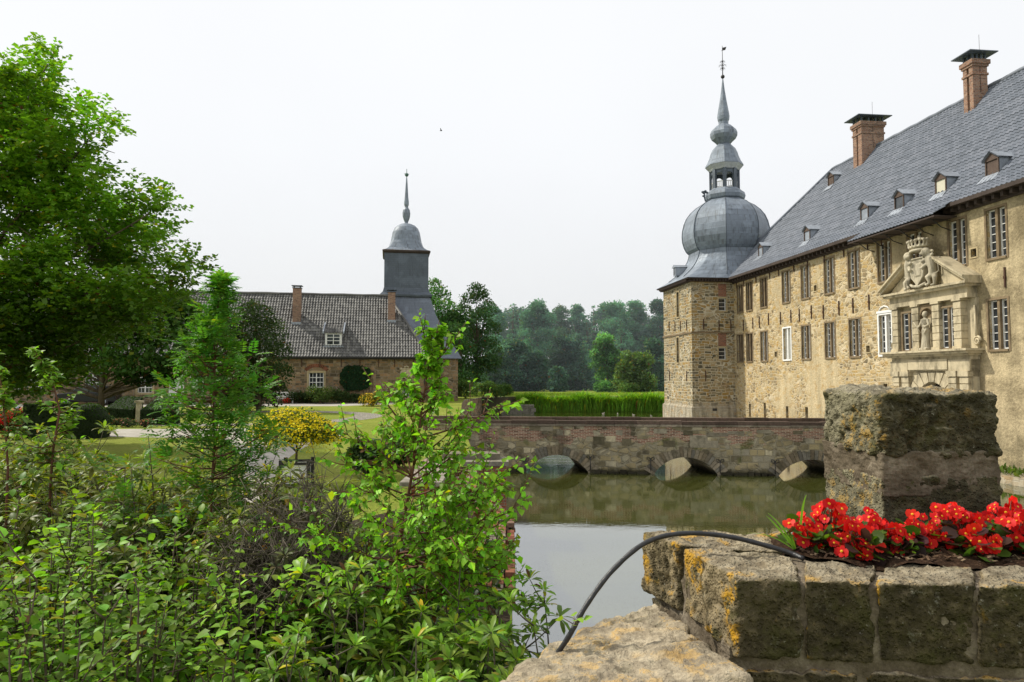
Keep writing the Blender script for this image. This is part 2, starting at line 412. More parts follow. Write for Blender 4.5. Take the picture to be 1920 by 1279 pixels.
# ------------------------------------------------------------------ wall with openings
def wall_open(mb, x0, x1, z0, z1, y, opens, depth=.28, xmap=None, mi=0, revmi=None, toward=1):
    """wall in the plane y, openings (xa,xb,za,zb) with reveals 'depth' deep along +y*toward"""
    revmi = mi if revmi is None else revmi
    xs = sorted(set([x0, x1] + [o[0] for o in opens] + [o[1] for o in opens]))
    zs = sorted(set([z0, z1] + [o[2] for o in opens] + [o[3] for o in opens]))
    for i in range(len(xs) - 1):
        for j in range(len(zs) - 1):
            cx, cz = (xs[i] + xs[i + 1]) / 2, (zs[j] + zs[j + 1]) / 2
            if any(o[0] < cx < o[1] and o[2] < cz < o[3] for o in opens): continue
            mb.quad((xs[i], y, zs[j]), (xs[i + 1], y, zs[j]), (xs[i + 1], y, zs[j + 1]), (xs[i], y, zs[j + 1]), mi)
    yb = y + depth * toward
    for a, b, c, d in opens:
        mb.quad((a, y, c), (b, y, c), (b, yb, c), (a, yb, c), revmi)
        mb.quad((a, y, d), (a, yb, d), (b, yb, d), (b, y, d), revmi)
        mb.quad((a, y, c), (a, yb, c), (a, yb, d), (a, y, d), revmi)
        mb.quad((b, y, c), (b, y, d), (b, yb, d), (b, yb, c), revmi)
        mb.quad((a, yb, c), (b, yb, c), (b, yb, d), (a, yb, d), revmi)
# ================================================================== CASTLE
C0 = Vector((23.55 - .109 * 54.4, 54.4, 0)); CANG = math.atan2(-1, .109)
_n = math.hypot(1, .109)
CX = Vector((.109 / _n, -1 / _n, 0)); CY = Vector((1 / _n, .109 / _n, 0))
def Wl(px, py, y=0.0):
    q = hit(px, py, C0 + CY * y, CY); d = q - C0
    return d.dot(CX), q.z
castle = empty('castle', C0, CANG)
tag(castle, 'long yellow rubble stone moated castle wing with grey tiled roof and sandstone portal', 'castle')
EAVE = 12.08; X1 = 36.0
US, UT, LS, LT = 9.22, 11.3, 5.35, 7.45
up_px = [(1388, 550), (1405, 552), (1432, 545), (1474, 536), (1510.5, 527), (1555, 517), (1601, 505), (1658, 490), (1716, 476), (1795, 455), (1868, 437)]
lo_px = [(1388, 650), (1405.5, 650), (1433, 649), (1476, 645), (1511.6, 641), (1556.6, 637), (1603.5, 634), (1660, 626)]
ups = [Wl(*q)[0] for q in up_px] + [29.3, 32.6]
los = [Wl(*q)[0] for q in lo_px]
los_r = [Wl(1872, 608)[0], 29.3, 32.6]
WW = 1.0
slits = [(Wl(x, y)[0], z0, z1) for x, y, z0, z1 in ((1406, 768, 1.15, 2.15), (1434, 770, 1.2, 2.3), (1476, 775, 1.25, 2.2), (1512.5, 777, 1.15, 2.25))]
small = [Wl(1529, 541), Wl(1455, 665), Wl(1628, 655), Wl(1661, 727), Wl(1826, 475)]
PS0, PS1 = 19.75, 24.85            # portal extents
mid_w = [(Wl(1716, 620)[0], 'l'), (Wl(1791, 610)[0], 'r')]
door_c = (PS0 + PS1) / 2 + .12
opens = [(s - WW / 2, s + WW / 2, US, UT) for s in ups] + [(s - WW / 2, s + WW / 2, LS, LT) for s in los + los_r]
opens += [(s - .17, s + .17, a, b) for s, a, b in slits]
opens += [(s - .16, s + .16, z - .16, z + .2) for s, z in small]
opens += [(door_c - 1.15, door_c + 1.15, 1.5, 4.15)]
mb = MB(); wall_open(mb, .3, X1, -.6, EAVE, 0, opens, .26)
mb.quad((X1, 0, -.6), (X1, 13, -.6), (X1, 13, EAVE), (X1, 0, EAVE))
mb.quad((X1, 13, -.6), (-3, 13, -.6), (-3, 13, EAVE), (X1, 13, EAVE))
mb.quad((-3, 13, -.6), (-3, 4, -.6), (-3, 4, EAVE), (-3, 13, EAVE))
mb.add([(X1, 0, EAVE), (X1, 13, EAVE), (X1, 6.5, 20.0)], [(0, 1, 2)])
mb.build('wall', M['castle'], castle)

# windows: stone surround with mullion, white casements, glass
def window_meshes(w, h, painted=False, split=True):
    f = MB(); t = .1
    f.box(-w / 2 - t, -w / 2, -.025, .05, -t, h + t); f.box(w / 2, w / 2 + t, -.025, .05, -t, h + t)
    f.box(-w / 2, w / 2, -.025, .05, h, h + t); f.box(-w / 2, w / 2, -.07, .06, -t, 0)
    if split: f.box(-.065, .065, .03, .2, 0, h)
    c = MB(); lights = ((-w / 2, -.065), (.065, w / 2)) if split else ((-w / 2, w / 2),)
    for a, b in lights:
        c.box(a, a + .055, .15, .2, 0, h); c.box(b - .055, b, .15, .2, 0, h)
        c.box(a + .055, b - .055, .15, .2, 0, .055); c.box(a + .055, b - .055, .15, .2, h - .055, h)
        k = max(2, round(h / .36))
        for i in range(1, k): c.box(a + .055, b - .055, .165, .19, h * i / k - .014, h * i / k + .014)
    g = MB(); g.box(-w / 2, w / 2, .205, .225, 0, h)
    return f, c, g
def make_window(parent, w, h, loc, ms, mw, mg, rz=0, split=True):
    f, c, g = window_meshes(w, h, split=split)
    a = f.build('window', ms, parent); a.location = loc; a.rotation_euler = (0, 0, rz)
    c.build('frame', mw, a); g.build('pane', mg, a)
    return a
def dup_window(src, loc, rz=0, parent=None, casem=None):
    o = inst(src, 'window', parent or src.parent, loc, rz)
    for ch in src.children:
        c = ch.copy(); COL.objects.link(c); c.parent = o
    return o
w0 = make_window(castle, WW, UT - US, (ups[0], 0, US), M['mull'], M['brownwood'], M['glass'])
w0['label'] = 'narrow mullioned window with weathered brown casements'
w1 = make_window(castle, WW, UT - US, (ups[7], 0, US), M['mull'], M['white'], M['glass'])
w1['label'] = 'narrow mullioned window with white casements'
for i, s in enumerate(ups):
    if i in (0, 7): continue
    dup_window(w0 if i < 3 else w1, (s, 0, US))
for i, s in enumerate(los + los_r):
    if i in (3, 7): continue
    dup_window(w0 if i < 2 else w1, (s, 0, LS))
wp = make_window(castle, WW, LT - LS, (los[3], 0, LS), M['white'], M['white'], M['blind'])
wp['label'] = 'white painted window with a blind cream infill'
wq = make_window(castle, WW, LT - LS, (los[7], 0, LS), M['white'], M['white'], M['glass'])
wq['label'] = 'white framed window with a shaped lintel above'
mb = MB()
mb.box(-.62, .62, -.06, .02, 2.2, 2.32); mb.tube([(-.45, -.03, 2.33), (-.25, -.03, 2.5), (0, -.03, 2.56), (.25, -.03, 2.5), (.45, -.03, 2.33)], .04, 6)
mb.build('lintel', M['white'], wq)
# glass back for small openings
for s, a, b in [(s, z - .15, z + .19) for s, z in small] + slits:
    mb = MB(); mb.box(s - .155, s + .155, .2, .22, a, b); mb.build('vent_pane', M['iron'], castle)
for s, z in small:
    mb = MB(); mb.box(s - .24, s - .16, -.02, .03, z - .22, z + .27); mb.box(s + .16, s + .24, -.02, .03, z - .22, z + .27); mb.box(s - .16, s + .16, -.02, .03, z + .2, z + .27); mb.box(s - .16, s + .16, -.03, .03, z - .22, z - .16)
    mb.build('vent_surround', M['sill'], castle)
# iron anchors
anch = [Wl(1200 + x / 2.664, 300 + y / 2.664) for x, y in ((518, 825), (565, 815), (597, 810), (643, 795), (703, 790), (755, 780), (797, 775), (857, 760), (917, 760), (995, 740), (1065, 728), (1145, 710))]
anch += [(s, 11.55) for s in (.9, 2.2, 4.2, 6.3, 7.6, 9.6, 11.3, 13.2, 15.2, 17.4, 18.6)]
anch += [Wl(1885, 520)]
prev = None
for s, z in anch:
    if prev is None:
        mb = MB(); mb.box(-.035, .035, -.05, -.002, -.42, .42); mb.box(-.05, .05, -.07, -.05, -.06, .06)
        prev = mb.build('wall_anchor', M['rust'], castle); prev.location = (s, 0, z)
    else: inst(prev, 'wall_anchor', castle, (s, 0, z))

# roof (pantiles), far hip, rear slope
PROF = [(-.6, 11.98), (.2, 12.62), (1.5, 14.0), (6.5, 20.0)]
mb = MB()
pantile(mb, lambda v: -3 + 6.8 * v, lambda v: X1 + .4, PROF, .25, .32, .035, .03, 4)
mb.quad((X1 + .4, 13.6, 11.98), (-3, 13.6, 11.98), (3.8, 6.5, 20.0), (X1 + .4, 6.5, 20.0))
mb.add([(-3, 13.6, 11.98), (-3, -.6, 11.98), (3.8, 6.5, 20.0)], [(0, 1, 2)])
roof = mb.build('roof', M['tile_blue'], castle)
mb = MB()
rp = [(3.8 + (X1 - 3.4) * i / 60, 6.5, 20.02 + .02 * math.sin(i * 2.1)) for i in range(61)]
mb.tube(rp, .13, 6)
mb.tube([(-3, -.6, 11.98), (-1.2, 1.3, 13.9), (3.8, 6.5, 20.03)], .12, 6)
mb.build('ridge_tile', M['tile_blue'], roof)
# extended eave over the portal
e0, e1 = 17.5, 24.0
mb = MB(); pantile(mb, lambda v: e0 + .6 * v, lambda v: e1 + .25 * v, [(-1.25, 11.52), (-.55, 12.06)], .25, .3, .035, .03, 4)
mb.build('eave_extension', M['tile_blue'], roof)
mb = MB(); mb.box(e0, e1, -1.22, -.1, 11.40, 11.47); mb.build('soffit', M['eave'], castle)
for k in range(6):
    mb = MB(); s = e0 + .5 + k * 1.1
    mb.tube([(s, -.02, 10.9), (s, -.5, 11.05), (s, -.9, 11.36)], .025, 5)
    mb.tube([(s, -.02, 11.36), (s, -1.2, 11.38)], .02, 5)
    mb.build('eave_bracket', M['iron'], castle)
# cornice
mb = MB()
mb.box(.35, X1, -.5, 0, 11.84, 11.94); mb.box(.35, X1, -.62, -.5, 11.82, 11.99); mb.box(.35, X1, -.14, -.002, 11.55, 11.84)
s = .6
while s < X1:
    mb.box(s - .07, s + .07, -.42, -.14, 11.62, 11.84); s += .46
mb.build('cornice', M['eave'], castle)

# dormers on the castle roof
def roof_y(z):
    for (a, za), (b, zb) in zip(PROF[:-1], PROF[1:]):
        if za <= z <= zb: return a + (b - a) * (z - za) / (zb - za)
    return 6.5
def dormer(name, parent, s, z, w, h, winm, matroof, dep=None):
    y0 = roof_y(z) - .02; y1 = roof_y(z + h + .3) + .1
    mb = MB(); t = .05
    mb.box(s - w / 2, s - w / 2 + t, y0, y1, z - .05, z + h); mb.box(s + w / 2 - t, s + w / 2, y0, y1, z - .05, z + h)
    mb.box(s - w / 2 + t, s + w / 2 - t, y0, y0 + .03, z + h - .08, z + h); mb.box(s - w / 2 + t, s + w / 2 - t, y0, y0 + .03, z - .05, z + .04)
    mb.add([(s - w / 2, y0, z + h), (s + w / 2, y0, z + h), (s, y0, z + h + .26)], [(0, 1, 2)])
    d = mb.build('dormer', M['brownwood'], parent)
    rf = MB(); o = .1
    for sg in (-1, 1):
        rf.quad((s, y0 - o, z + h + .33), (s, y1 + .5, z + h + .33), (s + sg * (w / 2 + .1), y1 + .1, z + h - .02), (s + sg * (w / 2 + .1), y0 - o, z + h - .02))
        rf.quad((s, y0 - o, z + h + .28), (s, y1 + .5, z + h + .28), (s + sg * (w / 2 + .1), y1 + .1, z + h - .07), (s + sg * (w / 2 + .1), y0 - o, z + h - .07))
    rf.box(s - w / 2 - .02, s - w / 2 - .004, y0 + .05, y1, z, z + h - .05); rf.box(s + w / 2 + .004, s + w / 2 + .02, y0 + .05, y1, z, z + h - .05)
    rf.quad((s - w / 2 - .15, y0 - .35, z - .33), (s + w / 2 + .15, y0 - .35, z - .33), (s + w / 2 + .05, y0 - .02, z + .02), (s - w / 2 - .05, y0 - .02, z + .02))
    rf.build('dormer_roof', matroof, d)
    g = MB(); g.box(s - w / 2 + t, s + w / 2 - t, y0 + .05, y0 + .07, z + .04, z + h - .08); g.build('pane', winm, d)
    return d
def on_roof(px, py):
    n = Vector((0, -6.0, 5.0)).normalized()
    p0 = C0 + CY * 1.5 + Vector((0, 0, 14.0)); nw = (CY * -6.0 + Vector((0, 0, 5.0))).normalized()
    q = hit(px, py, p0, nw); d = q - C0
    return d.dot(CX), d.dot(CY), q.z
for px, py, wm in ((1428, 480, 'zinc'), (1516, 452, 'zinc'), (1624, 412, 'zinc'), (1690, 392, 'glass'), (1768, 362, 'blind'), (1865, 328, 'brownwood'), (1558, 348, 'brownwood')):
    s, y, z = on_roof(px, py)
    dormer('dormer', castle, s, z, .72, .72, M[wm], M['zinc'])

# chimneys
def chimney(px_l, px_m, px_r, py_base, s_extra=0):
    # west face at local y=yc, stands on the front slope near the ridge
    yc = 5.35
    s1, z0 = Wl(px_m, py_base, yc); s0, _ = Wl(px_l, py_base, yc)
    q = hit(px_r, py_base, C0 + CX * s1, CX); y2 = (q - C0).dot(CY)
    ztop = Wl(px_m, 545 if False else 0, yc)[1]
    return s0, s1, yc, y2, z0
for pl, pm, pr, pb, ptop in ((1600, 1616.5, 1659, 300, 232), (1807, 1825.5, 1853, 190, 117)):
    s0, s1, ya, yb, zb = chimney(pl, pm, pr, pb)
    zt = Wl(pm, ptop, ya)[1]
    base = min(zb, 18.2) - .8
    mb = MB()
    sm = (s0 + s1) / 2
    mb.box(s0, sm - .08, ya, yb, base, zt - .02); mb.box(sm + .08, s1, ya, yb, base, zt - .02); mb.box(sm - .08, sm + .08, ya + .1, yb - .1, base, zt - .02)
    mb.box(s0 - .05, s1 + .05, ya - .05, yb + .05, zt - .62, zt - .5)
    mb.box(s0 - .12, s1 + .12, ya - .12, yb + .12, zt - .02, zt + .22)
    mb.box(s0 - .06, s1 + .06, ya - .06, yb + .06, zt - .14, zt - .02)
    ch = mb.build('chimney', M['chimbrick'], roof)
    c = MB()
    for a in np.linspace(s0 + .06, s1 - .06, 3):
        for b in np.linspace(ya + .06, yb - .06, 4):
            c.box(a - .05, a + .05, b - .05, b + .05, zt + .22, zt + .55)
    c.box(s0 - .35, s1 + .35, ya - .4, yb + .4, zt + .55, zt + .6)
    c.add([(s0 - .35, ya - .4, zt + .6), (s1 + .35, ya - .4, zt + .6), (s1 + .35, yb + .4, zt + .6), (s0 - .35, yb + .4, zt + .6), (sm, ya + .3, zt + .8), (sm, yb - .3, zt + .8)],
          [(0, 1, 4), (1, 2, 5, 4), (2, 3, 5), (3, 0, 4, 5)])
    c.build('chimney_cap', M['lead_dark'], ch)
    c = MB(); c.tube([(s1 + .02, (ya + yb) / 2, zt - 1.6), (s1 + .02, (ya + yb) / 2, zt + 1.6)], .012, 4); c.build('lightning_rod', M['iron'], ch)

# ------------------------------------------------------------------ portal
ps = M['sand']
portal = MB()
PY = -.55
D = portal
def pbox(a, b, d, z0, z1, d0=0.0): D.box(a, b, -d, -d0, z0, z1)
# lower storey: banded paired pilasters beside the arched door
zc = 4.45
for a in (PS0 + .05, PS0 + .75, PS1 - 1.25, PS1 - .55):
    z = 1.8
    while z < 4.0:
        pbox(a, a + .5, .5, z, z + .26); pbox(a + .03, a + .47, .45, z + .26, z + .3); z += .3
    pbox(a - .05, a + .55, .56, 4.2, 4.45)
# wall behind with arched opening
arc = [(door_c + 1.0 * math.cos(math.pi * i / 16), 2.95 + 1.0 * math.sin(math.pi * i / 16)) for i in range(17)]
ytop = 4.45
for i in range(16):
    (xa, za), (xb, zb) = arc[i], arc[i + 1]
    D.quad((xb, -.3, zb), (xa, -.3, za), (xa, -.3, ytop), (xb, -.3, ytop))
    D.quad((xa, -.3, za), (xb, -.3, zb), (xb, .26, zb), (xa, .26, za))
D.box(PS0, door_c - 1.0, -.3, -.002, 1.8, ytop); D.box(door_c + 1.0, PS1, -.3, -.002, 1.8, ytop)
# radiating voussoirs
for i in range(9):
    a0 = math.pi * (i + .06) / 9; a1 = math.pi * (i + .94) / 9
    r0, r1 = 1.0, (1.62 if i != 4 else 1.45)
    q = [(door_c + r * math.cos(a), 2.95 + r * math.sin(a)) for r, a in ((r0, a0), (r1, a0), (r1, a1), (r0, a1))]
    q = [(x, min(z, 4.4)) for x, z in q]
    vs = [(x, -.38, z) for x, z in q] + [(x, -.29, z) for x, z in q]
    D.add(vs, [(0, 1, 2, 3), (0, 4, 5, 1), (1, 5, 6, 2), (2, 6, 7, 3), (3, 7, 4, 0)])
# frieze with inscription panel and ledge
pbox(PS0 - .05, PS1 + .05, .42, 4.45, 5.12); pbox(PS0 + 1.25, PS1 - 1.25, .52, 4.52, 5.0)
pbox(PS0 - .05, PS0 + 1.2, .5, 4.45, 4.95); pbox(PS1 - 1.2, PS1 + .05, .5, 4.45, 4.95)
pbox(PS0 - .12, PS1 + .12, .6, 5.12, 5.22); pbox(PS0 - .25, PS1 + .25, .78, 5.22, 5.33); pbox(PS0 - .35, PS1 + .35, .9, 5.33, 5.42)
pbox(PS0 - .1, PS1 + .1, .12, 5.42, 7.65)
# upper storey
pil = [Wl(1600 + x / 3.044, 640) [0] for x in (285, 403, 522, 648)]
for c_ in pil:
    pbox(c_ - .27, c_ + .27, .5, 5.42, 5.56)
    z = 5.56
    while z < 7.3:
        pbox(c_ - .22, c_ + .22, .44, z, z + .3); pbox(c_ - .19, c_ + .19, .4, z + .3, z + .335); z += .335
    pbox(c_ - .26, c_ + .26, .5, 7.3 + .27, 7.66)
pbox(PS0 - .05, PS1 + .05, .5, 7.66, 7.85); pbox(PS0 - .02, PS1 + .02, .46, 7.85, 8.15)
pbox(PS0 - .2, PS1 + .2, .7, 8.15, 8.26); pbox(PS0 - .3, PS1 + .3, .8, 8.26, 8.36)
# broken pediment
pc = (PS0 + PS1) / 2
for sg, e in ((-1, PS0 - .3), (1, PS1 + .3)):
    xi = pc + sg * 1.05
    def pt(x, y, dz): return (x, y, 8.36 + abs(x - e) * .62 + dz)
    for (da, db, dep) in ((0, .14, .8), (.14, .24, .92)):
        vs = [pt(e, -dep, da), pt(xi, -dep, da), pt(xi, -dep, db), pt(e, -dep, db), pt(e, -.002, da), pt(xi, -.002, da), pt(xi, -.002, db), pt(e, -.002, db)]
        D.add(vs, [(0, 1, 2, 3), (3, 2, 6, 7), (0, 4, 5, 1), (1, 5, 6, 2), (0, 3, 7, 4)])
    D.add([(e + -sg * .25, -.45, 8.36), (xi, -.45, 8.36), (xi, -.45, 8.36 + abs(xi - e) * .62)], [(0, 1, 2)])
    D.quad((xi, -.45, 8.36), (xi, -.002, 8.36), (xi, -.002, 8.36 + abs(xi - e) * .62), (xi, -.45, 8.36 + abs(xi - e) * .62))
pm = portal.build('portal', ps, castle)
pm['label'] = 'pale sandstone portal with banded pilasters and broken pediment'
# scrolls
for sg, e in ((-1, PS0 - .18), (1, PS1 + .14)):
    m2 = MB(); m2.tube([(e + .22 * (1 - k / 20) * math.cos(k * .6), -.18, 5.75 + .22 * (1 - k / 20) * math.sin(k * .6)) for k in range(20)], .05, 6)
    m2.tube([(e, -.18, 5.97), (e - sg * .05, -.18, 6.5), (e - sg * .08, -.18, 7.3)], [.07, .05, .04], 6)
    m2.build('scroll', ps, pm)
# portal windows
for s, _ in mid_w:
    dw = dup_window(w1, (s, -.33, 5.5)); dw.scale = (.92, .6, .88)
# niche and statue
nb = MB(); nc = (pil[1] + pil[2]) / 2; nw_ = (pil[2] - pil[1]) / 2 - .24
for i in range(12):
    a0, a1 = math.pi * i / 12, math.pi * (i + 1) / 12
    def q(a, z): return (nc - nw_ * math.cos(a), -.14 + .12 * 0 - .0 + .45 * math.sin(a) * 0.6 - .02, z)
    nb.quad(q(a0, 5.45), q(a1, 5.45), q(a1, 7.0), q(a0, 7.0))
    x0, z0 = nc - nw_ * math.cos(a0), 7.0 + nw_ * math.sin(a0); x1_, z1_ = nc - nw_ * math.cos(a1), 7.0 + nw_ * math.sin(a1)
    nb.quad((x0, -.36, z0), (x1_, -.36, z1_), (x1_, -.125, z1_), (x0, -.125, z0))
    nb.quad((x0, -.36, z0), (x0, -.36, 7.62), (x1_, -.36, 7.62), (x1_, -.36, z1_))
    nb.quad((nc, -.126, 7.0), (x0, -.126, z0), (x1_, -.126, z1_), (nc, -.126, 7.0))
nb.box(nc - nw_ - .04, nc - nw_, -.36, -.12, 5.45, 7.0); nb.box(nc + nw_, nc + nw_ + .04, -.36, -.12, 5.45, 7.0)
nb.build('niche', M['mull'], pm)
def remesh(o, vox):
    md = o.modifiers.new('r', 'REMESH'); md.mode = 'VOXEL'; md.voxel_size = vox; md.use_smooth_shade = True
st = MB()
def sp(x, y, z, r, sx=1, sy=1, sz=1): st.ball((x, y, z), r, 12, 8, sc=(sx, sy, sz))
st.tube([(0, 0, 0), (0, 0, .25), (.01, 0, .6), (.03, 0, .85), (.0, 0, 1.0), (-.02, 0, 1.2), (-.02, 0, 1.38), (-.02, 0, 1.44)], [.21, .185, .17, .19, .14, .17, .19, .08], 14)
st.tube([(-.02, 0, 1.4), (-.02, 0, 1.52)], .06, 8); sp(-.02, -.01, 1.62, .115, .9, 1, 1.15); sp(-.02, .02, 1.68, .12, .95, 1, .9); sp(-.02, -.12, 1.61, .022)
st.tube([(.16, 0, 1.36), (.25, -.03, 1.12), (.17, -.18, 1.02), (.05, -.22, 1.05)], [.065, .055, .045, .035], 8)
st.tube([(-.2, 0, 1.36), (-.32, -.04, 1.12), (-.36, -.16, .98)], [.065, .055, .04], 8)
for k in range(7):
    a = -2.6 + k * .35; st.tube([(.19 * math.cos(a), .19 * math.sin(a), .02), (.16 * math.cos(a + .1), .15 * math.sin(a + .1), .5), (.15 * math.cos(a + .3), .12 * math.sin(a + .3), .92)], [.03, .022, .012], 6)
st.tube([(-.15, -.1, 1.35), (.05, -.17, 1.15), (.2, -.1, .9), (.12, -.18, .7)], [.04, .05, .06, .03], 6)
st.box(-.24, .24, -.2, .2, -.08, .03)
statue = st.build('statue', M['statue'], None); remesh(statue, .018)
statue.matrix_world = Matrix.Translation(C0 + CX * nc + CY * (-.42) + Vector((0, 0, 5.52))) @ Matrix.Rotation(CANG, 4, 'Z')
tag(statue, 'robed stone figure standing in the arched niche above the castle door', 'statue')
sp_ = MB(); sp_.tube([(-.5, -.24, 1.3), (-.2, -.1, .75)], .02, 6); sp_.build('staff', M['statue'], statue)

# coat of arms with two lions and crown
ca = MB()
def cb(x, y, z, r, sx=1, sy=1, sz=1): ca.ball((x, y, z), r, 12, 8, sc=(sx, sy, sz))
shield = [(-.42, 1.35), (.42, 1.35), (.46, .9), (.36, .45), (0, .05), (-.36, .45), (-.46, .9)]
vs = [(x, -.28, z) for x, z in shield] + [(x, .1, z) for x, z in shield]
ca.add(vs, [(0, 1, 2, 3, 4, 5, 6)[::-1], tuple(range(7, 14))] + [(i, (i + 1) % 7, 7 + (i + 1) % 7, 7 + i) for i in range(7)])
for k in range(4): ca.box(-.2 + k * .12, -.14 + k * .12, -.33, -.25, .5, 1.1)
ca.tube([(x, -.3, z) for x, z in shield + shield[:1]], .05, 6)
for sg in (-1, 1):
    ca.tube([(sg * .78, -.12, .45), (sg * .8, -.14, .8), (sg * .72, -.16, 1.15), (sg * .66, -.2, 1.42)], [.17, .18, .22, .16], 10)
    cb(sg * .6, -.3, 1.55, .2, 1, 1, 1.05); cb(sg * .48, -.4, 1.5, .1, 1.2, 1, .8)
    for k in range(14):
        a = k * .9; cb(sg * .68 + .2 * math.cos(a), -.2 + .07 * math.sin(a * 2), 1.4 + .22 * math.sin(a), .075)
    ca.tube([(sg * .78, -.12, .5), (sg * .66, -.3, .35), (sg * .72, -.25, .08), (sg * .58, -.35, -.02)], [.16, .12, .07, .07], 8)
    ca.tube([(sg * .86, -.08, .5), (sg * 1.0, -.2, .3), (sg * .98, -.2, .0), (sg * .86, -.3, -.05)], [.14, .11, .07, .07], 8)
    ca.tube([(sg * .6, -.25, 1.25), (sg * .42, -.38, 1.12), (sg * .3, -.38, 1.2)], [.09, .07, .06], 8)
    ca.tube([(sg * .6, -.25, 1.0), (sg * .42, -.38, .82), (sg * .32, -.38, .86)], [.09, .07, .06], 8)
    ca.tube([(sg * .9, -.1, .5), (sg * 1.15, -.1, .6), (sg * 1.1, -.1, 1.0), (sg * 1.22, -.1, 1.25)], [.04, .035, .035, .06], 6)
ca.tube([(-.5, -.3, .15), (-.2, -.38, .02), (.2, -.38, -.02), (.55, -.3, .12)], [.06, .08, .08, .06], 6)
crown = [(.46 * math.cos(2 * math.pi * k / 20), -.18 + .3 * math.sin(2 * math.pi * k / 20), 1.72) for k in range(21)]
ca.tube(crown, .07, 6); ca.tube([(x * 1.08, y, z + .18) for x, y, z in crown], .06, 6); cb(0, -.15, 1.85, .42, 1, .7, .5)
for k in range(9):
    a = math.pi + math.pi * k / 8
    x, y = .52 * math.cos(a), -.18 + .34 * math.sin(a)
    ca.tube([(x, y, 1.88), (x * 1.1, y - .02, 2.12)], [.05, .04], 6); cb(x * 1.12, y - .02, 2.18, .075)
    ca.tube([(x * 1.05, y, 2.1), (x * .5, y * .6, 2.28), (0, -.15, 2.32)], .035, 5)
cb(0, -.15, 2.4, .08)
coat = ca.build('coat_of_arms', M['statue'], castle); remesh(coat, .028)
coat.location = (pc - .05, -.5, 8.45)
coat['label'] = 'carved crowned shield held by two lions'
# door
dm = MB(); dm.box(door_c - 1.0, door_c + 1.0, .2, .24, 1.8, 3.95); dr = dm.build('door', plain('dark_door_wood', (.02, .014, .01), .7), castle)
# ledge at the castle foot
lg = MB(); lg.box(.4, X1, -1.3, .01, -.5, .32); lg.build('foundation_ledge', M['tower'], castle)

# ================================================================== TOWER
tower = empty('corner_tower', C0, CANG)
tag(tower, 'corner tower of rubble stone with bulbous grey onion dome and open lantern', 'tower')
TX0, TX1, TY0, TY1 = -6.4, .3, -3.5, 4.5
def Tsouth(px, py):
    q = hit(px, py, C0 + CX * TX1, CX); d = q - C0; return d.dot(CY), q.z
def Twest(px, py):
    q = hit(px, py, C0 + CY * TY0, CY); d = q - C0; return d.dot(CX), q.z
ws = [(Twest(1271, 570)[0], 9.15, 11.25, .55), (Twest(1271, 650)[0], 5.35, 7.45, .55)]
ss = [(Tsouth(1354.5, 571), .62, 1.0), (Tsouth(1354.5, 663), .62, .95), ]
mb = MB()
wall_open(mb, TX0, TX1, 1.9, 12.0, TY0, [(s - w / 2, s + w / 2, a, b) for s, a, b, w in ws], .25)
# south face: built in a y/z plane
opn = [(y - w / 2, y + w / 2, z - h / 2, z + h / 2) for (y, z), w, h in ss]
m2 = MB(); wall_open(m2, TY0, TY1, 1.9, 12.0, 0, opn, .25)
mb.add([(TX1 - y, x, z) for x, y, z in m2.v], m2.f)
mb.quad((TX1, TY1, 1.9), (TX0, TY1, 1.9), (TX0, TY1, 12), (TX1, TY1, 12)); mb.quad((TX0, TY1, 1.9), (TX0, TY0, 1.9), (TX0, TY0, 12), (TX0, TY1, 12))
e = .13
A_ = [(TX0, TY0), (TX1, TY0), (TX1, TY1), (TX0, TY1)]; B_ = [(TX0 - e, TY0 - e), (TX1 + e, TY0 - e), (TX1 + e, TY1 + e), (TX0 - e, TY1 + e)]
for i in range(4):
    a, b, c, d = A_[i], A_[(i + 1) % 4], B_[(i + 1) % 4], B_[i]
    mb.quad((*d, -.6), (*c, -.6), (*c, 1.75), (*d, 1.75)); mb.quad((*d, 1.75), (*c, 1.75), (*b, 1.9), (*a, 1.9))
mb.build('wall', M['tower'], tower)
def ringbox(mb, ex, z0, z1):
    X0, Xb, Y0, Yb = TX0 - ex, TX1 + ex, TY0 - ex, TY1 + ex
    mb.box(X0, Xb, Y0, TY0 - .002, z0, z1); mb.box(X0, Xb, TY1 + .002, Yb, z0, z1); mb.box(X0, TX0 - .002, TY0 - .002, TY1 + .002, z0, z1); mb.box(TX1 + .002, Xb, TY0 - .002, TY1 + .002, z0, z1)
mb = MB(); ringbox(mb, .08, 7.62, 7.74); mb.build('string_course', M['mull'], tower)
mb = MB(); ringbox(mb, .22, 11.7, 11.86)
for k in range(30):
    s = TX0 + .1 + k * .225; mb.box(s - .05, s + .05, TY0 - .42, TY0 - .22, 11.74, 11.9)
for k in range(34):
    s = TY0 + .1 + k * .235; mb.box(TX1 + .22, TX1 + .42, s - .05, s + .05, 11.74, 11.9)
ringbox(mb, .45, 11.9, 11.98)
mb.build('cornice', M['eave'], tower)
for s, a, b, w in ws:
    make_window(tower, w, b - a, (s, TY0, a), M['sill'], M['brownwood'], M['iron'], split=False)
for (y, z), w, h in ss:
    make_window(tower, w, h, (TX1, y, z - h / 2), M['sill'], M['white'], M['glass'], rz=R(90), split=False)
    mb = MB(); mb.box(TX1 - .02, TX1 + .012, y - w / 2 - .02, y + w / 2 + .02, z + h / 2 + .12, z + h / 2 + 1.15); mb.build('brick_infill', M['brick'], tower)
for px, py in ((1255, 612), (1266, 612), (1276, 611), (1288, 610), (1256, 705), (1288, 705)):
    s, z = Twest(px, py); inst(prev, 'wall_anchor', tower, (s, TY0, z))
for px, py in ((1319, 608), (1370, 610), (1323, 705), (1348, 610)):
    y, z = Tsouth(px, py); inst(prev, 'wall_anchor', tower, (TX1, y, z), R(90))
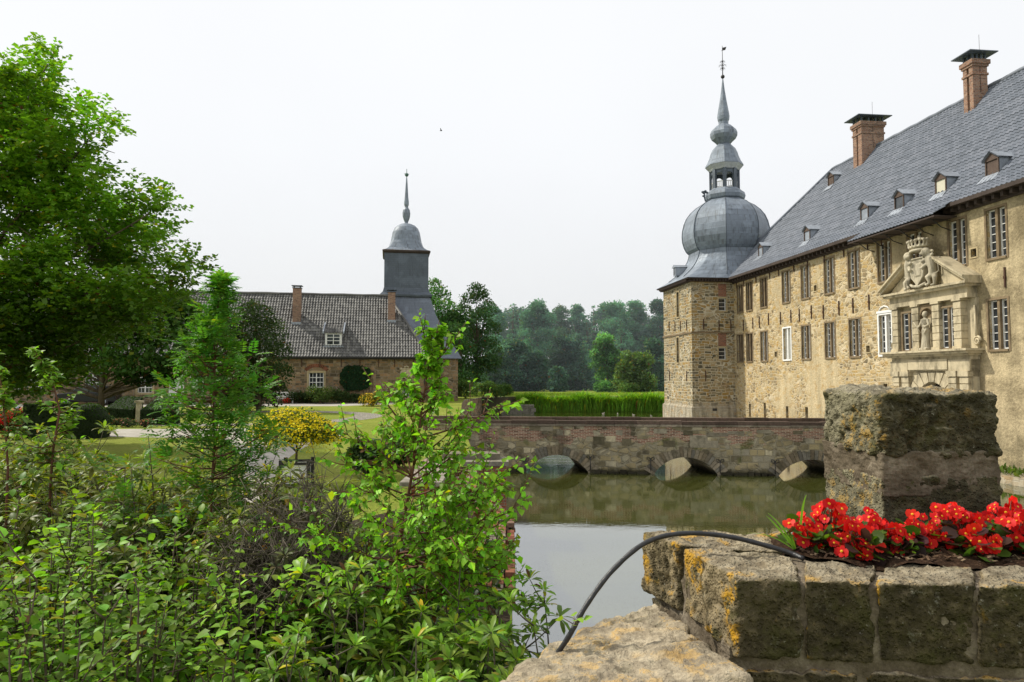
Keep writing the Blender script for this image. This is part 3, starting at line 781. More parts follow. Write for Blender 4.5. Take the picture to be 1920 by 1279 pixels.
# roof
TC = ((TX0 + TX1) / 2, (TY0 + TY1) / 2 + .36); TCW = C0 + CX * TC[0] + CY * TC[1]
PM = 1280 / TCW.y / .955
def tz(py): return P(1359, py, TCW.y).z
NR = 48
def octr(a):
    b = (a - R(22.5)) % R(45) - R(22.5)
    return math.cos(R(22.5)) / math.cos(b)
def oring(r, z, mix=0.0, ex=.5):
    out = []
    for k in range(NR):
        a = 2 * math.pi * (k + .5 * 0) / NR + R(22.5)
        ro = r * octr(a)
        hx = (TX1 - TX0) / 2 + ex; hy = (TY1 + ex - TC[1]) if math.sin(a) > 0 else (TC[1] - TY0 + ex)
        rb = min(hx / max(abs(math.cos(a)), 1e-6), hy / max(abs(math.sin(a)), 1e-6))
        rr = ro * (1 - mix) + rb * mix
        out.append((TC[0] + rr * math.cos(a), TC[1] + rr * math.sin(a), z))
    return out
# exact corners: shift the nearest ring vertex onto the rectangle corner at the eave
def fixc(ring, ex=.5):
    ring = list(ring)
    for sx in (-1, 1):
        for sy in (-1, 1):
            c = (TX1 + ex if sx > 0 else TX0 - ex, TY1 + ex if sy > 0 else TY0 - ex)
            k = min(range(NR), key=lambda i: (ring[i][0] - c[0]) ** 2 + (ring[i][1] - c[1]) ** 2); ring[k] = (*c, ring[k][2])
    return ring
z0_, z1_ = 11.98, tz(474.6); rn = 70 / PM
rl = []
for i in range(9):
    t = i / 8; mixv = (1 - t) ** 1.9
    rl.append(fixc(oring(rn, z0_ + (z1_ - z0_) * (t ** 1.0), mixv)) if i == 0 else oring(rn, z0_ + (z1_ - z0_) * t, mixv))
# eave fringe
mb = MB(); mb.rings(rl, vs0=0); mb.build('dome_skirt', M['lead'], tower)
prof = [(474.6, 70.5), (470, 75), (462, 79), (452, 82), (441, 83), (430, 82), (418, 79), (407, 74), (397, 66), (388, 55), (382, 44), (378, 36)]
mb = MB(); mb.rings([oring(r / PM, tz(y)) for y, r in prof]); mb.build('onion_dome', M['lead'], tower)
mb = MB(); mb.rings([oring(r / PM, tz(y)) for y, r in ((378, 34), (375, 38), (369, 39.5), (363, 37.5), (359, 32), (357, 30), (356.5, 0.5))]); mb.build('lantern_base', M['lead'], tower)
seam = MB()
for k in range(8):
    a = R(22.5) + k * R(45)
    seam.tube([(TC[0] + (r / PM + .02) * math.cos(a), TC[1] + (r / PM + .02) * math.sin(a), tz(y)) for y, r in prof], .035, 5)
    seam.tube([(q[round(k * 6)][0], q[round(k * 6)][1], q[round(k * 6)][2] + .02) for q in rl[1:]], .035, 5)
seam.build('seam', M['lead_dark'], tower)
# lantern arcade
lan = MB(); zl0, zl1 = tz(357), tz(321); rr = 27.5 / PM
for k in range(8):
    a = R(22.5) + k * R(45)
    Mx = Matrix.Translation((TC[0] + rr * .96 * math.cos(a), TC[1] + rr * .96 * math.sin(a), 0)) @ Matrix.Rotation(a, 4, 'Z')
    lan.box(-.11, .11, -.15, .15, zl0, zl1, M=Mx)
    a2 = a + R(22.5); ap = rr * .94 * math.cos(R(22.5)); hw = rr * math.sin(R(22.5)) * .9
    Mx = Matrix.Translation((TC[0] + ap * math.cos(a2), TC[1] + ap * math.sin(a2), 0)) @ Matrix.Rotation(a2, 4, 'Z')
    for i in range(8):
        t0, t1 = math.pi * i / 8, math.pi * (i + 1) / 8; ri = hw * .72; zc_ = zl1 - .62
        q = [(.04, ri * math.cos(t0), zc_ + ri * math.sin(t0)), (.04, ri * math.cos(t1), zc_ + ri * math.sin(t1)), (.04, hw * math.cos(t1) if 0 < i < 7 else hw * math.cos(t1), zl1), (.04, hw * math.cos(t0), zl1)]
        q2 = [(-.06, y, z) for _, y, z in q]
        lan.add([Mx @ Vector(v) for v in q + q2], [(0, 1, 2, 3), (7, 6, 5, 4), (0, 4, 5, 1)])
lan.build('lantern', M['lead_dark'], tower)
bal = MB()
for k in range(8):
    a2 = k * R(45); ap = rr * .9 * math.cos(R(22.5)); hw = rr * math.sin(R(22.5)) * .78
    Mx = Matrix.Translation((TC[0] + ap * math.cos(a2), TC[1] + ap * math.sin(a2), 0)) @ Matrix.Rotation(a2, 4, 'Z')
    bal.box(-.04, .04, -hw, hw, zl0 + .55, zl0 + .62, M=Mx); bal.box(-.04, .04, -hw, hw, zl0 + .03, zl0 + .09, M=Mx)
    for j in range(4):
        y = -hw + .1 + (2 * hw - .2) * j / 3
        bal.box(-.025, .025, y - .03, y + .03, zl0 + .09, zl0 + .55, M=Mx)
bal.build('balustrade', M['white'], tower)
mb = MB(); mb.rings([oring(r / PM, tz(y)) for y, r in ((322, .5), (321.9, 29), (319, 31), (316, 34), (313, 36.5))]); mb.build('lantern_cornice', plain('pale_lead_trim', (.42, .44, .45), .5), tower)
mb = MB(); mb.rings([oring(r / PM, tz(y)) for y, r in ((313, 37), (310, 36), (303, 31.5), (295, 28), (287, 25.5), (280, 22), (275, 17), (271, 13), (267, 17), (262, 23), (256, 26), (250, 26.3), (244, 23.5), (239, 18), (236, 12), (233, 9.5), (229, 9.5), (225, 11.2), (219, 11.8), (213, 11), (190, 6.8), (170, 3.6), (150, 1.2), (147, .8))])
mb.build('spire', M['lead'], tower)
mb = MB(); c = (TC[0], TC[1]); mb.ball((*c, tz(144)), .17, 10, 8)
mb.tube([(*c, tz(146)), (*c, tz(86))], [.045, .02], 6)
for k in range(8):
    a = k * R(45)
    for zc_, l in ((tz(124), .34), (tz(130), .22), (tz(117), .22)):
        mb.tube([(c[0], c[1], zc_), (c[0] + l * .6 * math.cos(a), c[1] + l * .6 * math.sin(a), zc_ + .12), (c[0] + l * math.cos(a), c[1] + l * math.sin(a), zc_ - .02)], .014, 4)
va = Vector((.4, .9, 0)).normalized()
zt = tz(92); mb.add([(c[0], c[1], zt - .18), (c[0] + va.x * -.5 * .2, c[1] + -.1, zt - .16), (c[0] - .1, c[1] + .32, zt - .02), (c[0], c[1] + .38, zt + .22), (c[0], c[1], zt + .12)], [(0, 1, 2, 3, 4)])
mb.build('weather_vane', M['iron'], tower)
# iron dragon bracket at the lantern base
mb = MB(); a = R(202.5 + 45 * 5.3); bx, by = TC[0] + 1.75 * math.cos(a), TC[1] + 1.75 * math.sin(a)
qv = Twest(1326, 370)
ang = R(247)
bx, by = TC[0] + 1.95 * math.cos(ang - R(0)), TC[1] + 1.95 * math.sin(ang)
lw = (C0 + CX * TC[0] + CY * TC[1]); left = Vector((-1, 0, 0)); lx, ly = left.dot(CX), left.dot(CY)
bx, by = TC[0] + lx * 1.65, TC[1] + ly * 1.65
mb.tube([(bx, by, tz(378)), (bx + lx * .1, by + ly * .1, tz(368)), (bx + lx * .02, by + ly * .02, tz(358))], [.05, .07, .05], 6)
for k, (dx, dz) in enumerate(((.12, .45), (.0, .62), (.22, .55), (-.12, .5), (.15, .2))):
    mb.ball((bx + lx * dx, by + ly * dx, tz(372) + dz), .13, 7, 5, sc=(1, 1, .7))
mb.build('roof_ornament', M['lead_dark'], tower)
# tower dormer
d = MB(); s_, z_ = Twest(1280, 500)
s_ = TX0 + 2.6; y_ = TY0 + .12; z_ = 12.75
d.box(s_ - .3, s_ + .3, y_, y_ + 1.3, z_, z_ + .7)
d.add([(s_ - .4, y_ - .1, z_ + .7), (s_ + .4, y_ - .1, z_ + .7), (s_ + .4, y_ + 1.6, z_ + .75), (s_ - .4, y_ + 1.6, z_ + .75), (s_, y_ - .1, z_ + .95), (s_, y_ + 1.6, z_ + .95)], [(0, 1, 4), (0, 4, 5, 3), (1, 2, 5, 4), (0, 3, 2, 1)])
dd = d.build('dormer', M['zinc'], tower)
g = MB(); g.box(s_ - .2, s_ + .2, y_ - .015, y_, z_ + .1, z_ + .6); g.build('pane', M['glass'], dd)
# small slots in plinth
sl = MB()
for px, py in ((1339, 765),):
    y, z = Tsouth(px, py); sl.box(TX1 + e + .003, TX1 + e + .02, y - .18, y + .18, min(z, 1.6) - .1, min(z, 1.6) + .1)
sl.build('vent_slot', M['iron'], tower)

# ================================================================== BRIDGE
BA, BB = G(900, 884, 0), G(1530, 893, 0)
be = (BB - BA).normalized(); BANG = math.atan2(be.y, be.x)
bn = Vector((-be.y, be.x, 0))
dirb = Vector((-.109, 1, 0)).normalized()
SK = (dirb.dot(be) / dirb.dot(bn)); BW = 3.0
bridge = empty('bridge', (BA.x, BA.y, 0), BANG)
tag(bridge, 'low three arched moat bridge of dark stone and red brick', 'bridge')
def Bs(px, py):
    q = hit(px, py, BA, bn); d = q - BA; return d.dot(be), q.z
S0, S1 = -2.6, 19.8
arches = []
for pl, pr, pt_ in ((985, 1105, 853), (1225, 1347, 857.5), (1458, 1590, 862)):
    a = Bs(pl, 888)[0]; b = Bs(pr, 888)[0]; arches.append(((a + b) / 2, (b - a) / 2, Bs((pl + pr) / 2, pt_)[1]))
TOPZ = Bs(1200, 800)[1]
def zlow(s):
    for c, h, t in arches:
        if abs(s - c) < h:
            Rr = (h * h + (t + .06) ** 2) / (2 * (t + .06)); return t - Rr + math.sqrt(Rr * Rr - (s - c) ** 2)
    return -.5
ssx = sorted(set([S0, S1] + [S0 + k * .5 for k in range(45)] + [c + h * math.cos(math.pi * k / 20) for c, h, t in arches for k in range(21)]))
mb = MB()
for a, b in zip(ssx[:-1], ssx[1:]):
    m_ = (a + b) / 2
    ins = any(abs(m_ - c) < h for c, h, t in arches)
    za, zb_ = (zlow(a) if ins and zlow(a) > -.4 else (-.06 if ins else -.5)), (zlow(b) if ins and zlow(b) > -.4 else (-.06 if ins else -.5))
    for off, fl in ((0, 0), (BW, 1)):
        o = off * SK
        q = [(a + o, off, za), (b + o, off, zb_), (b + o, off, TOPZ), (a + o, off, TOPZ)]
        mb.quad(*(q if not fl else q[::-1]))
    if ins:
        mb.quad((a, 0, za), (a + BW * SK, BW, za), (b + BW * SK, BW, zb_), (b, 0, zb_))
for c, h, t in arches:
    for x in (c - h, c + h): mb.quad((x, 0, -.5), (x + BW * SK, BW, -.5), (x + BW * SK, BW, -.02), (x, 0, -.02))
mb.box(S0, S1, .42, BW - .42, TOPZ - .85, TOPZ - .75)
for off in (.4, BW - .4):
    mb.quad((S0, off, TOPZ - .8), (S1, off, TOPZ - .8), (S1, off, TOPZ), (S0, off, TOPZ))
mb.build('wall', M['bridge'], bridge)
rnd = random.Random(5)
for off, sg in ((0, -1), (BW, 1)):
    mb = MB(); s = S0
    while s < S1:
        L_ = rnd.uniform(.8, 1.5); g_ = rnd.uniform(.7, 1.25)
        o = off * SK; y0 = off - (.06 if sg < 0 else .44); y1 = off + (.44 if sg < 0 else .06)
        cc = tuple(x * g_ for x in (.17, .135, .105))
        mb.box(s + o, min(s + L_ - .012, S1) + o, y0, y1, TOPZ + .004, TOPZ + .09 + rnd.uniform(-.008, .008), col=tuple(x * g_ for x in (.24, .205, .15)))
        mb.box(s + o, min(s + L_ - .012, S1) + o, y0 + .05, y1 - .05, TOPZ + .1, TOPZ + .24 + rnd.uniform(-.012, .012), col=tuple(x * g_ for x in (.12, .085, .065)))
        s += L_
    mb.build('coping', M['vcstone'], bridge, True)
# voussoirs
for c, h, t in arches:
    mb = MB(); Rr = (h * h + (t + .06) ** 2) / (2 * (t + .06)); zc_ = t - Rr; am = math.asin(min(1, h / Rr)) ; n_ = 23
    for k in range(n_):
        a0 = -am + 2 * am * (k + .07) / n_; a1 = -am + 2 * am * (k + .93) / n_; r1 = Rr + rnd.uniform(.34, .5)
        q = [(c + r * math.sin(a), zc_ + r * math.cos(a)) for r, a in ((Rr + .003, a0), (Rr + .003, a1), (r1, a1), (r1, a0))]
        yo = -rnd.uniform(.02, .05); g_ = rnd.uniform(.8, 1.6)
        cc = tuple(x * g_ for x in rnd.choice([(.16, .13, .085), (.2, .17, .12), (.13, .12, .095)]))
        vs = [(x, yo, z) for x, z in q] + [(x, .02, z) for x, z in q]
        mb.add(vs, [(0, 1, 2, 3), (0, 4, 5, 1), (1, 5, 6, 2), (2, 6, 7, 3), (3, 7, 4, 0)], col=cc)
    mb.build('arch_ring', M['vcstone'], bridge, True)
# footing stones at the waterline, pale ashlars
mb = MB(); s = S0
while s < S1:
    L_ = rnd.uniform(.25, .6); m_ = s + L_ / 2
    if not any(abs(m_ - c) < h + .15 for c, h, t in arches):
        g_ = rnd.uniform(.5, 1.1); mb.box(s, s + L_ - .02, -rnd.uniform(.1, .2), .02, -.3, rnd.uniform(.06, .16), col=tuple(x * g_ for x in (.05, .045, .03)), taper=.015)
    s += L_
mb.build('footing', M['vcstone'], bridge, True)
for px, py, w, h in ((1003, 803, .5, .2), (1024, 804, .6, .18), (1238, 808, .55, .2), (1310, 822, .75, .24), (1320, 833, 1.2, .3), (1380, 812, .7, .14), (1432, 809, .6, .16), (1496, 811, .4, .14), (1345, 815, .9, .14), (1290, 812, .4, .2), (1123, 826, .5, .35), (1300, 833, .4, .3), (1175, 829, .4, .3), (1255, 832, .5, .26)):
    mb = MB(); s_, z_ = Bs(px, py); g_ = rnd.uniform(.7, 1.2); mb.box(s_ - w / 2, s_ + w / 2, -.02, .01, z_ - h / 2, z_ + h / 2, col=tuple(x * g_ for x in ((.27, .24, .17) if w > .5 else (.15, .13, .08))), taper=.004); mb.build('dressed_stone', M['vcstone'], bridge, True)
# curled iron anchors
fa = None
for px, py in ((985 + 2, 870), (1109, 865), (1222, 868), (1352, 872), (1455, 873)):
    s_, z_ = Bs(px - 2, py)
    if fa is None:
        m2 = MB(); m2.tube([(0, -.04, -.36), (0, -.04, .2)], .022, 5)
        for sg in (-1, 1): m2.tube([(0, -.04, .12), (sg * .06, -.04, .24), (sg * .15, -.04, .25), (sg * .16, -.04, .17), (sg * .1, -.04, .15)], .018, 5)
        m2.tube([(-.1, -.04, .1), (.1, -.04, .1)], .015, 5)
        fa = m2.build('iron_anchor', M['iron'], bridge); fa.location = (s_, 0, z_)
    else: inst(fa, 'iron_anchor', bridge, (s_, 0, z_))
# ================================================================== CHAPEL HOUSE
HO = Vector((-8.0, 63.8, 0)); HANG = math.atan2(.18, 1)
HX = Vector((math.cos(HANG), math.sin(HANG), 0)); HY = Vector((-math.sin(HANG), math.cos(HANG), 0))
house = empty('gatehouse_wing', HO, HANG)
tag(house, 'low brown stone range with weathered pantile roof and one small white dormer', 'house')
def Hw(px, py, y=0.0):
    q = hit(px, py, HO + HY * y, HY); d = q - HO; return d.dot(HX), q.z
GZ = 1.8; HE = 6.1; HL = -46.0
hwin = [(Hw(593, 717), 1.3, 1.75), ]
(wx, wz), ww, wh = hwin[0]
w2x = Hw(761, 740)[0]
hop = [(wx - ww / 2, wx + ww / 2, wz - wh / 2, wz + wh / 2), (w2x - .55, w2x + .55, 2.3, 3.2)]
for k in range(5): hop.append((wx - 6 - 4.2 * k - .6, wx - 6 - 4.2 * k + .6, wz - wh / 2, wz + wh / 2))
mb = MB(); wall_open(mb, HL, 0, 1.2, HE, 0, hop, .25)
mb.quad((0, 0, 1.2), (0, 10, 1.2), (0, 10, HE), (0, 0, HE)); mb.quad((0, 10, 1.2), (HL, 10, 1.2), (HL, 10, HE), (0, 10, HE)); mb.quad((HL, 10, 1.2), (HL, 0, 1.2), (HL, 0, HE), (HL, 10, HE))
mb.build('wall', M['house'], house)
HP = [(-.4, 6.0), (.4, 6.85), (5.0, 12.25)]
mb = MB(); pantile(mb, lambda v: HL - .4, lambda v: .45 - 4.0 * v ** 1.0, HP, .26, .36, .045, .045, 4)
mb.quad((.45, 10.4, 6.0), (HL - .4, 10.4, 6.0), (HL - .4, 5, 12.25), (-3.55, 5, 12.25)); mb.add([(.45, -.4, 6.0), (.45, 10.4, 6.0), (-3.55, 5, 12.25)], [(0, 1, 2)])
hroof = mb.build('roof', M['tile_brown'], house)
mb = MB(); mb.tube([(HL + k, 5, 12.28 + .02 * math.sin(k * 1.7)) for k in range(int(-3.5 - HL) + 1)] + [(-3.55, 5, 12.28)], .14, 6)
k_ = [(.45, -.4, 6.05), (-.3, .45, 6.95), (-3.55, 5, 12.28)]
mb.tube(k_, .13, 6); mb.build('ridge_tile', M['tile_brown'], hroof)
mb = MB(); mb.tube([(HL, -.48, 5.95), (.5, -.48, 5.93)], .075, 6); mb.tube([(-.15, -.1, 5.9), (-.15, -.09, 2.0)], .05, 6); mb.box(HL, .4, -.36, -.002, 5.78, 5.86)
mb.build('gutter', M['iron'], house)
def hroof_pt(px, py):
    n = (HY * -5.4 + Vector((0, 0, 4.6))).normalized(); p0 = HO + HY * .4 + Vector((0, 0, 6.85))
    q = hit(px, py, p0, n); d = q - HO; return d.dot(HX), d.dot(HY), q.z
for xl, xr, yb, yt in ((548, 563, 606, 540), (727, 741, 602, 548)):
    xa, ya, za = hroof_pt(xl, yb); xb, _, _ = hroof_pt(xr, yb)
    zt = Hw(xl, yt, ya)[1]
    mb = MB(); mb.box(xa, xb, ya, ya + .75, za - .7, zt); c_ = mb.build('chimney', M['chimbrick'], hroof)
    mb = MB(); mb.box(xa - .06, xb + .06, ya - .06, ya + .81, zt + .01, zt + .06)
    for u_ in (xa + .08, xb - .08): mb.box(u_ - .03, u_ + .03, ya + .05, ya + .6, zt + .06, zt + .22)
    mb.box(xa - .12, xb + .12, ya - .12, ya + .87, zt + .22, zt + .26); mb.build('chimney_cap', M['lead_dark'], c_)
    mb = MB(); mb.box(xa - .08, xb + .08, ya - .1, ya - .01, za - .15, za + .1); mb.build('flashing', M['zinc'], c_)
# dormer
xa, ya, za = hroof_pt(612, 648); xb, _, _ = hroof_pt(638, 648)
mb = MB(); dh = 1.15
mb.box(xa - .12, xb + .12, ya + .02, ya + 1.6, za - .1, za + dh)
dm_ = mb.build('dormer', M['white'], hroof)
mb = MB(); mb.box(xa + .02, xb - .02, ya - .01, ya + .015, za + .12, za + dh - .12); mb.build('pane', M['glass'], dm_)
mb = MB()
for x in (xa, (xa + xb) / 2 - .03, xb - .06): mb.box(x, x + .06, ya - .04, ya - .012, za + .06, za + dh - .06)
for z in (za + .06, za + dh * .37, za + dh * .64, za + dh - .12): mb.box(xa, xb, ya - .045, ya - .013, z, z + .05)
mb.build('frame', M['white'], dm_)
mb = MB(); pantile(mb, lambda v: xa - .2, lambda v: xb + .25, [(ya - .2, za + dh + .02), (ya + 1.75, za + dh + .95)], .26, .33, .04, .04, 4); mb.build('dormer_roof', M['tile_brown'], dm_)
mb = MB()
for x in (xa - .34, xb + .24):
    mb.add([(x, ya - .25, za + dh - .05), (x + .12, ya - .25, za + dh - .05), (x + .12, ya + 1.75, za + dh + .93), (x, ya + 1.75, za + dh + .93), (x, ya - .25, za + dh + .16), (x + .12, ya - .25, za + dh + .16), (x + .12, ya + 1.75, za + dh + 1.14), (x, ya + 1.75, za + dh + 1.14)],
           [(0, 3, 2, 1), (4, 5, 6, 7), (0, 1, 5, 4), (1, 2, 6, 5), (2, 3, 7, 6), (3, 0, 4, 7)])
mb.box(xa - .3, xb + .3, ya - .14, ya - .06, za - .16, za - .02)
mb.build('barge_board', M['zinc'], dm_)
# windows with pale stone surround
def house_window(x, z, w, h, bars, label=None):
    f = MB(); t = .17
    f.box(-w / 2 - t, -w / 2, -.03, .04, -t, h + t); f.box(w / 2, w / 2 + t, -.03, .04, -t, h + t); f.box(-w / 2, w / 2, -.03, .04, h, h + t); f.box(-w / 2, w / 2, -.07, .05, -t, 0)
    a = f.build('window', M['sill'], house); a.location = (x, 0, z)
    c = MB(); n_ = 3
    c.box(-w / 2, -w / 2 + .07, .1, .16, 0, h); c.box(w / 2 - .07, w / 2, .1, .16, 0, h); c.box(-.045, .045, .1, .16, 0, h)
    for k in range(bars + 1):
        zz = h * k / bars; c.box(-w / 2, w / 2, .095, .155, max(0, zz - .03), min(h, zz + .03))
    for q in (-w / 4, w / 4): c.box(q - .015, q + .015, .11, .15, 0, h)
    c.build('frame', M['white'], a)
    g = MB(); g.box(-w / 2, w / 2, .17, .19, 0, h); g.build('pane', M['glass'], a)
    if label: a['label'] = label
house_window(wx, wz - wh / 2, ww, wh, 4, 'white latticed window in a pale stone surround')
house_window(w2x, 2.3, 1.1, .9, 2)
for k in range(5): house_window(wx - 6 - 4.2 * k, wz - wh / 2, 1.2, wh, 4)
mb = MB(); zc_ = wz + wh / 2 - .6
for i in range(15):
    a0, a1 = math.pi * (.22 + .56 * i / 15), math.pi * (.22 + .56 * (i + .85) / 15)
    q = [(wx + r * math.cos(a), zc_ + r * math.sin(a)) for r, a in ((1.1, a0), (1.1, a1), (1.42, a1), (1.42, a0))]
    g_ = rnd.uniform(.7, 1.2); mb.add([(x, -.02, z) for x, z in q] + [(x, .01, z) for x, z in q], [(3, 2, 1, 0), (0, 1, 5, 4), (2, 3, 7, 6), (1, 2, 6, 5), (3, 0, 4, 7)], col=(.26 * g_, .1 * g_, .06 * g_))
mb.build('brick_arch', M['vcstone'], house, True)
# carved relief coat between windows
(rx, rz_) = Hw(762, 704)
cr = MB(); cr.tube([(-.35, -.05, .7), (.35, -.05, .7), (.38, -.05, .2), (0, -.05, -.25), (-.38, -.05, .2), (-.35, -.05, .7)], .07, 6)
cr.box(-.33, .33, -.06, .02, .1, .7); cr.ball((0, -.1, .35), .2, 8, 6, sc=(1, .5, 1.2)); cr.ball((-.45, -.05, .2), .18, 8, 6, sc=(.8, .6, 2.2)); cr.ball((.45, -.05, .2), .18, 8, 6, sc=(.8, .6, 2.2)); cr.ball((-.5, -.08, .72), .13); cr.ball((.5, -.08, .72), .13); cr.tube([(-.2, -.06, .85), (0, -.1, .95), (.2, -.06, .85)], .09, 6)
ro = cr.build('carved_relief', M['sand'], house); remesh(ro, .03); ro.location = (rx, -.02, rz_ - .1)
prevh = None
for px in (566, 600, 640, 675, 710, 740, 775):
    s_, z_ = Hw(px, 678); inst(prev, 'wall_anchor', house, (s_, 0, z_ - .1))
# garage style white door at the left
s_, z_ = Hw(331, 736)
mb = MB()
for k in range(9): mb.box(s_ - .62, s_ + .62, -.08 - .012 * (k % 2), -.02, 1.85 + k * .22, 1.85 + k * .22 + .2)
mb.build('slatted_door', M['white'], house)

chapel = empty('chapel', HO, HANG)
tag(chapel, 'slate hung square chapel turret with bell shaped lead cap over a steep slate roof', 'chapel')
cc_ = (-1.78, 7.63); hf = 5.0; ov = .35
mb = MB()
X0, Xb, Y0, Yb = cc_[0] - hf, cc_[0] + hf, cc_[1] - hf, cc_[1] + hf
for a, b in (((X0, Y0), (Xb, Y0)), ((Xb, Y0), (Xb, Yb)), ((Xb, Yb), (X0, Yb)), ((X0, Yb), (X0, Y0))):
    mb.quad((*a, 1.2), (*b, 1.2), (*b, 6.0), (*a, 6.0))
mb.build('wall', M['house'], chapel)
def sq(r, z, rnd_=0.0, n=32, c=cc_):
    out = []
    for k in range(n):
        a = 2 * math.pi * k / n + R(45)
        rb = min(r / max(abs(math.cos(a)), 1e-6), r / max(abs(math.sin(a)), 1e-6))
        rr = rb * (1 - rnd_) + r * 1.06 * rnd_
        out.append((c[0] + rr * math.cos(a), c[1] + rr * math.sin(a), z))
    return out
Yc = (HO + HX * cc_[0] + HY * cc_[1]).y; cpm = 1280 / Yc; TW = 2.22
def cz(py): return P(759, py, Yc).z
mb = MB(); mb.rings([sq(hf + ov, 5.95), sq(hf + ov - .35, 6.6), sq(TW + (hf - TW) * .55, 8.6), sq(TW + (hf - TW) * .25, 10.5), sq(TW + .12, 12.4)]); mb.build('roof', M['slate'], chapel)
mb = MB(); mb.rings([sq(TW + .35, 12.25), sq(TW + .4, 12.45), sq(TW + .12, 12.75), sq(TW, 13.2), sq(TW, cz(480))]); mb.build('turret', M['lead_dark'], chapel)
mb = MB(); mb.rings([sq(TW, cz(482)), sq(TW + .17, cz(480)), sq(TW + .2, cz(477)), sq(TW + .02, cz(475.5))]); mb.build('turret_cornice', M['eave'], chapel)
bell = [(477, 43, 0), (474, 38, .1), (470, 34.5, .3), (463, 31, .5), (455, 28, .65), (445, 26, .75), (437, 24.5, .85), (429, 21, .95), (424, 16, 1), (421, 10, 1), (419.5, 3.5, 1), (417, 3, 1), (412, 5, 1), (406, 6.6, 1), (400, 7, 1), (394, 6, 1), (390, 3.5, 1), (388, 3.0, 1), (384, 4.2, 1), (380, 4.4, 1), (370, 3.2, 1), (350, 2.0, 1), (333, 1.0, 1)]
mb = MB(); mb.rings([sq(r / cpm, cz(y), k) for y, r, k in bell]); mb.build('bell_roof', M['lead'], chapel)
mb = MB(); mb.ball((*cc_, cz(328)), .2, 8, 6); mb.tube([(*cc_, cz(334)), (*cc_, cz(317))], .035, 5)
for k in range(6): mb.tube([(*cc_, cz(328)), (cc_[0] + .26 * math.cos(k), cc_[1] + .26 * math.sin(k), cz(328 - 2))], .03, 4)
mb.build('finial', plain('green_copper', (.08, .16, .13), .6), chapel)

# ================================================================== GROUND, WATER
moat = [(.0, 1.2), (.0, 11.2), (-.85, 14.8), (-.9, 18.4), (-2.0, 29.5), (-2.6, 34), (-4.4, 60), (-4.9, 70), (-3.5, 79), (1.5, 82.5), (60, 83.5), (90, 84), (90, 1.2)]
from mathutils.geometry import tessellate_polygon
big = [(-900, -60), (900, -60), (900, 1600), (-900, 1600)]
loops = [[Vector((x, y, 0)) for x, y in big], [Vector((x, y, 0)) for x, y in moat[::-1]]]
tri = tessellate_polygon(loops)
pts = [v for l in loops for v in l]
def lawn_mat():
    m = newmat('lawn'); t = NT(m); o = t.obj()
    n = t.noise(o, .35, 5, .6); n2 = t.noise(o, 9, 4, .7); n3 = t.noise(o, 60, 3)
    c = t.ramp(n.outputs[0], [(.3, (.17, .22, .028)), (.5, (.24, .29, .04)), (.7, (.32, .33, .075))])
    c = t.mix(.55, c, t.ramp(n2.outputs[0], [(.3, .45), (.7, 1.15)]), 'MULTIPLY')
    t.out(c, .95, t.bump(t.math('ADD', n2.outputs[0], n3.outputs[0]), .8, .05), spec=.1); return m
M['lawn'] = lawn_mat()
mb = MB(); mb.add([(v.x, v.y, GZ) for v in pts], [t_ if (pts[t_[1]] - pts[t_[0]]).cross(pts[t_[2]] - pts[t_[0]]).z > 0 else t_[::-1] for t_ in tri])
tag(mb.build('ground', M['lawn']), kind='structure')
def water_mat():
    m = newmat('moat_water'); t = NT(m); o = t.obj()
    n = t.noise(t.scale(o, (.6, 1.1, 1)), 1.6, 4, .6); n2 = t.noise(t.scale(o, (.5, 1.4, 1)), 7, 3)
    nz = t.noise(t.scale(o, (.25, .9, 1)), .35, 3)
    h = t.math('ADD', n.outputs[0], t.math('MULTIPLY', n2.outputs[0], .35))
    far = t.step(t.sep(o)[1], 30, 37)
    st = t.math('ADD', .018, t.math('MULTIPLY', far, .2))
    b = t.n('ShaderNodeBump', {'Height': h, 'Strength': st, 'Distance': .12}).outputs[0]
    green = t.ramp(nz.outputs[0], [(.35, (.035, .042, .006)), (.65, (.06, .066, .012))])
    spk = t.math('MULTIPLY', t.step(t.noise(t.scale(o, (1, 2.2, 1)), 26, 2).outputs[0], .63, .67), t.step(t.noise(t.scale(o, (.5, 1, 1)), .9, 5).outputs[0], .46, .56))
    d = t.n('ShaderNodeBsdfDiffuse', {'Color': t.mix(t.math('MULTIPLY', spk, .7), green, (.02, .02, .015))}).outputs[0]
    g = t.n('ShaderNodeBsdfGlossy', {'Color': (.95, .97, 1, 1), 'Roughness': .015, 'Normal': b}).outputs[0]
    fr = t.n('ShaderNodeFresnel', {'IOR': 2.6, 'Normal': b}).outputs[0]
    f = t.math('MULTIPLY', t.math('ADD', t.math('MULTIPLY', fr, 1.0), .12, clamp=True), t.math('SUBTRACT', 1.0, t.math('MULTIPLY', spk, .45)))
    ms = t.n('ShaderNodeMixShader', {0: f, 1: d, 2: g}).outputs[0]; t.surf(ms); return m
mb = MB(); mb.quad((-30, -5, 0), (120, -5, 0), (120, 100, 0), (-30, 100, 0)); tag(mb.build('water', water_mat()), kind='structure')
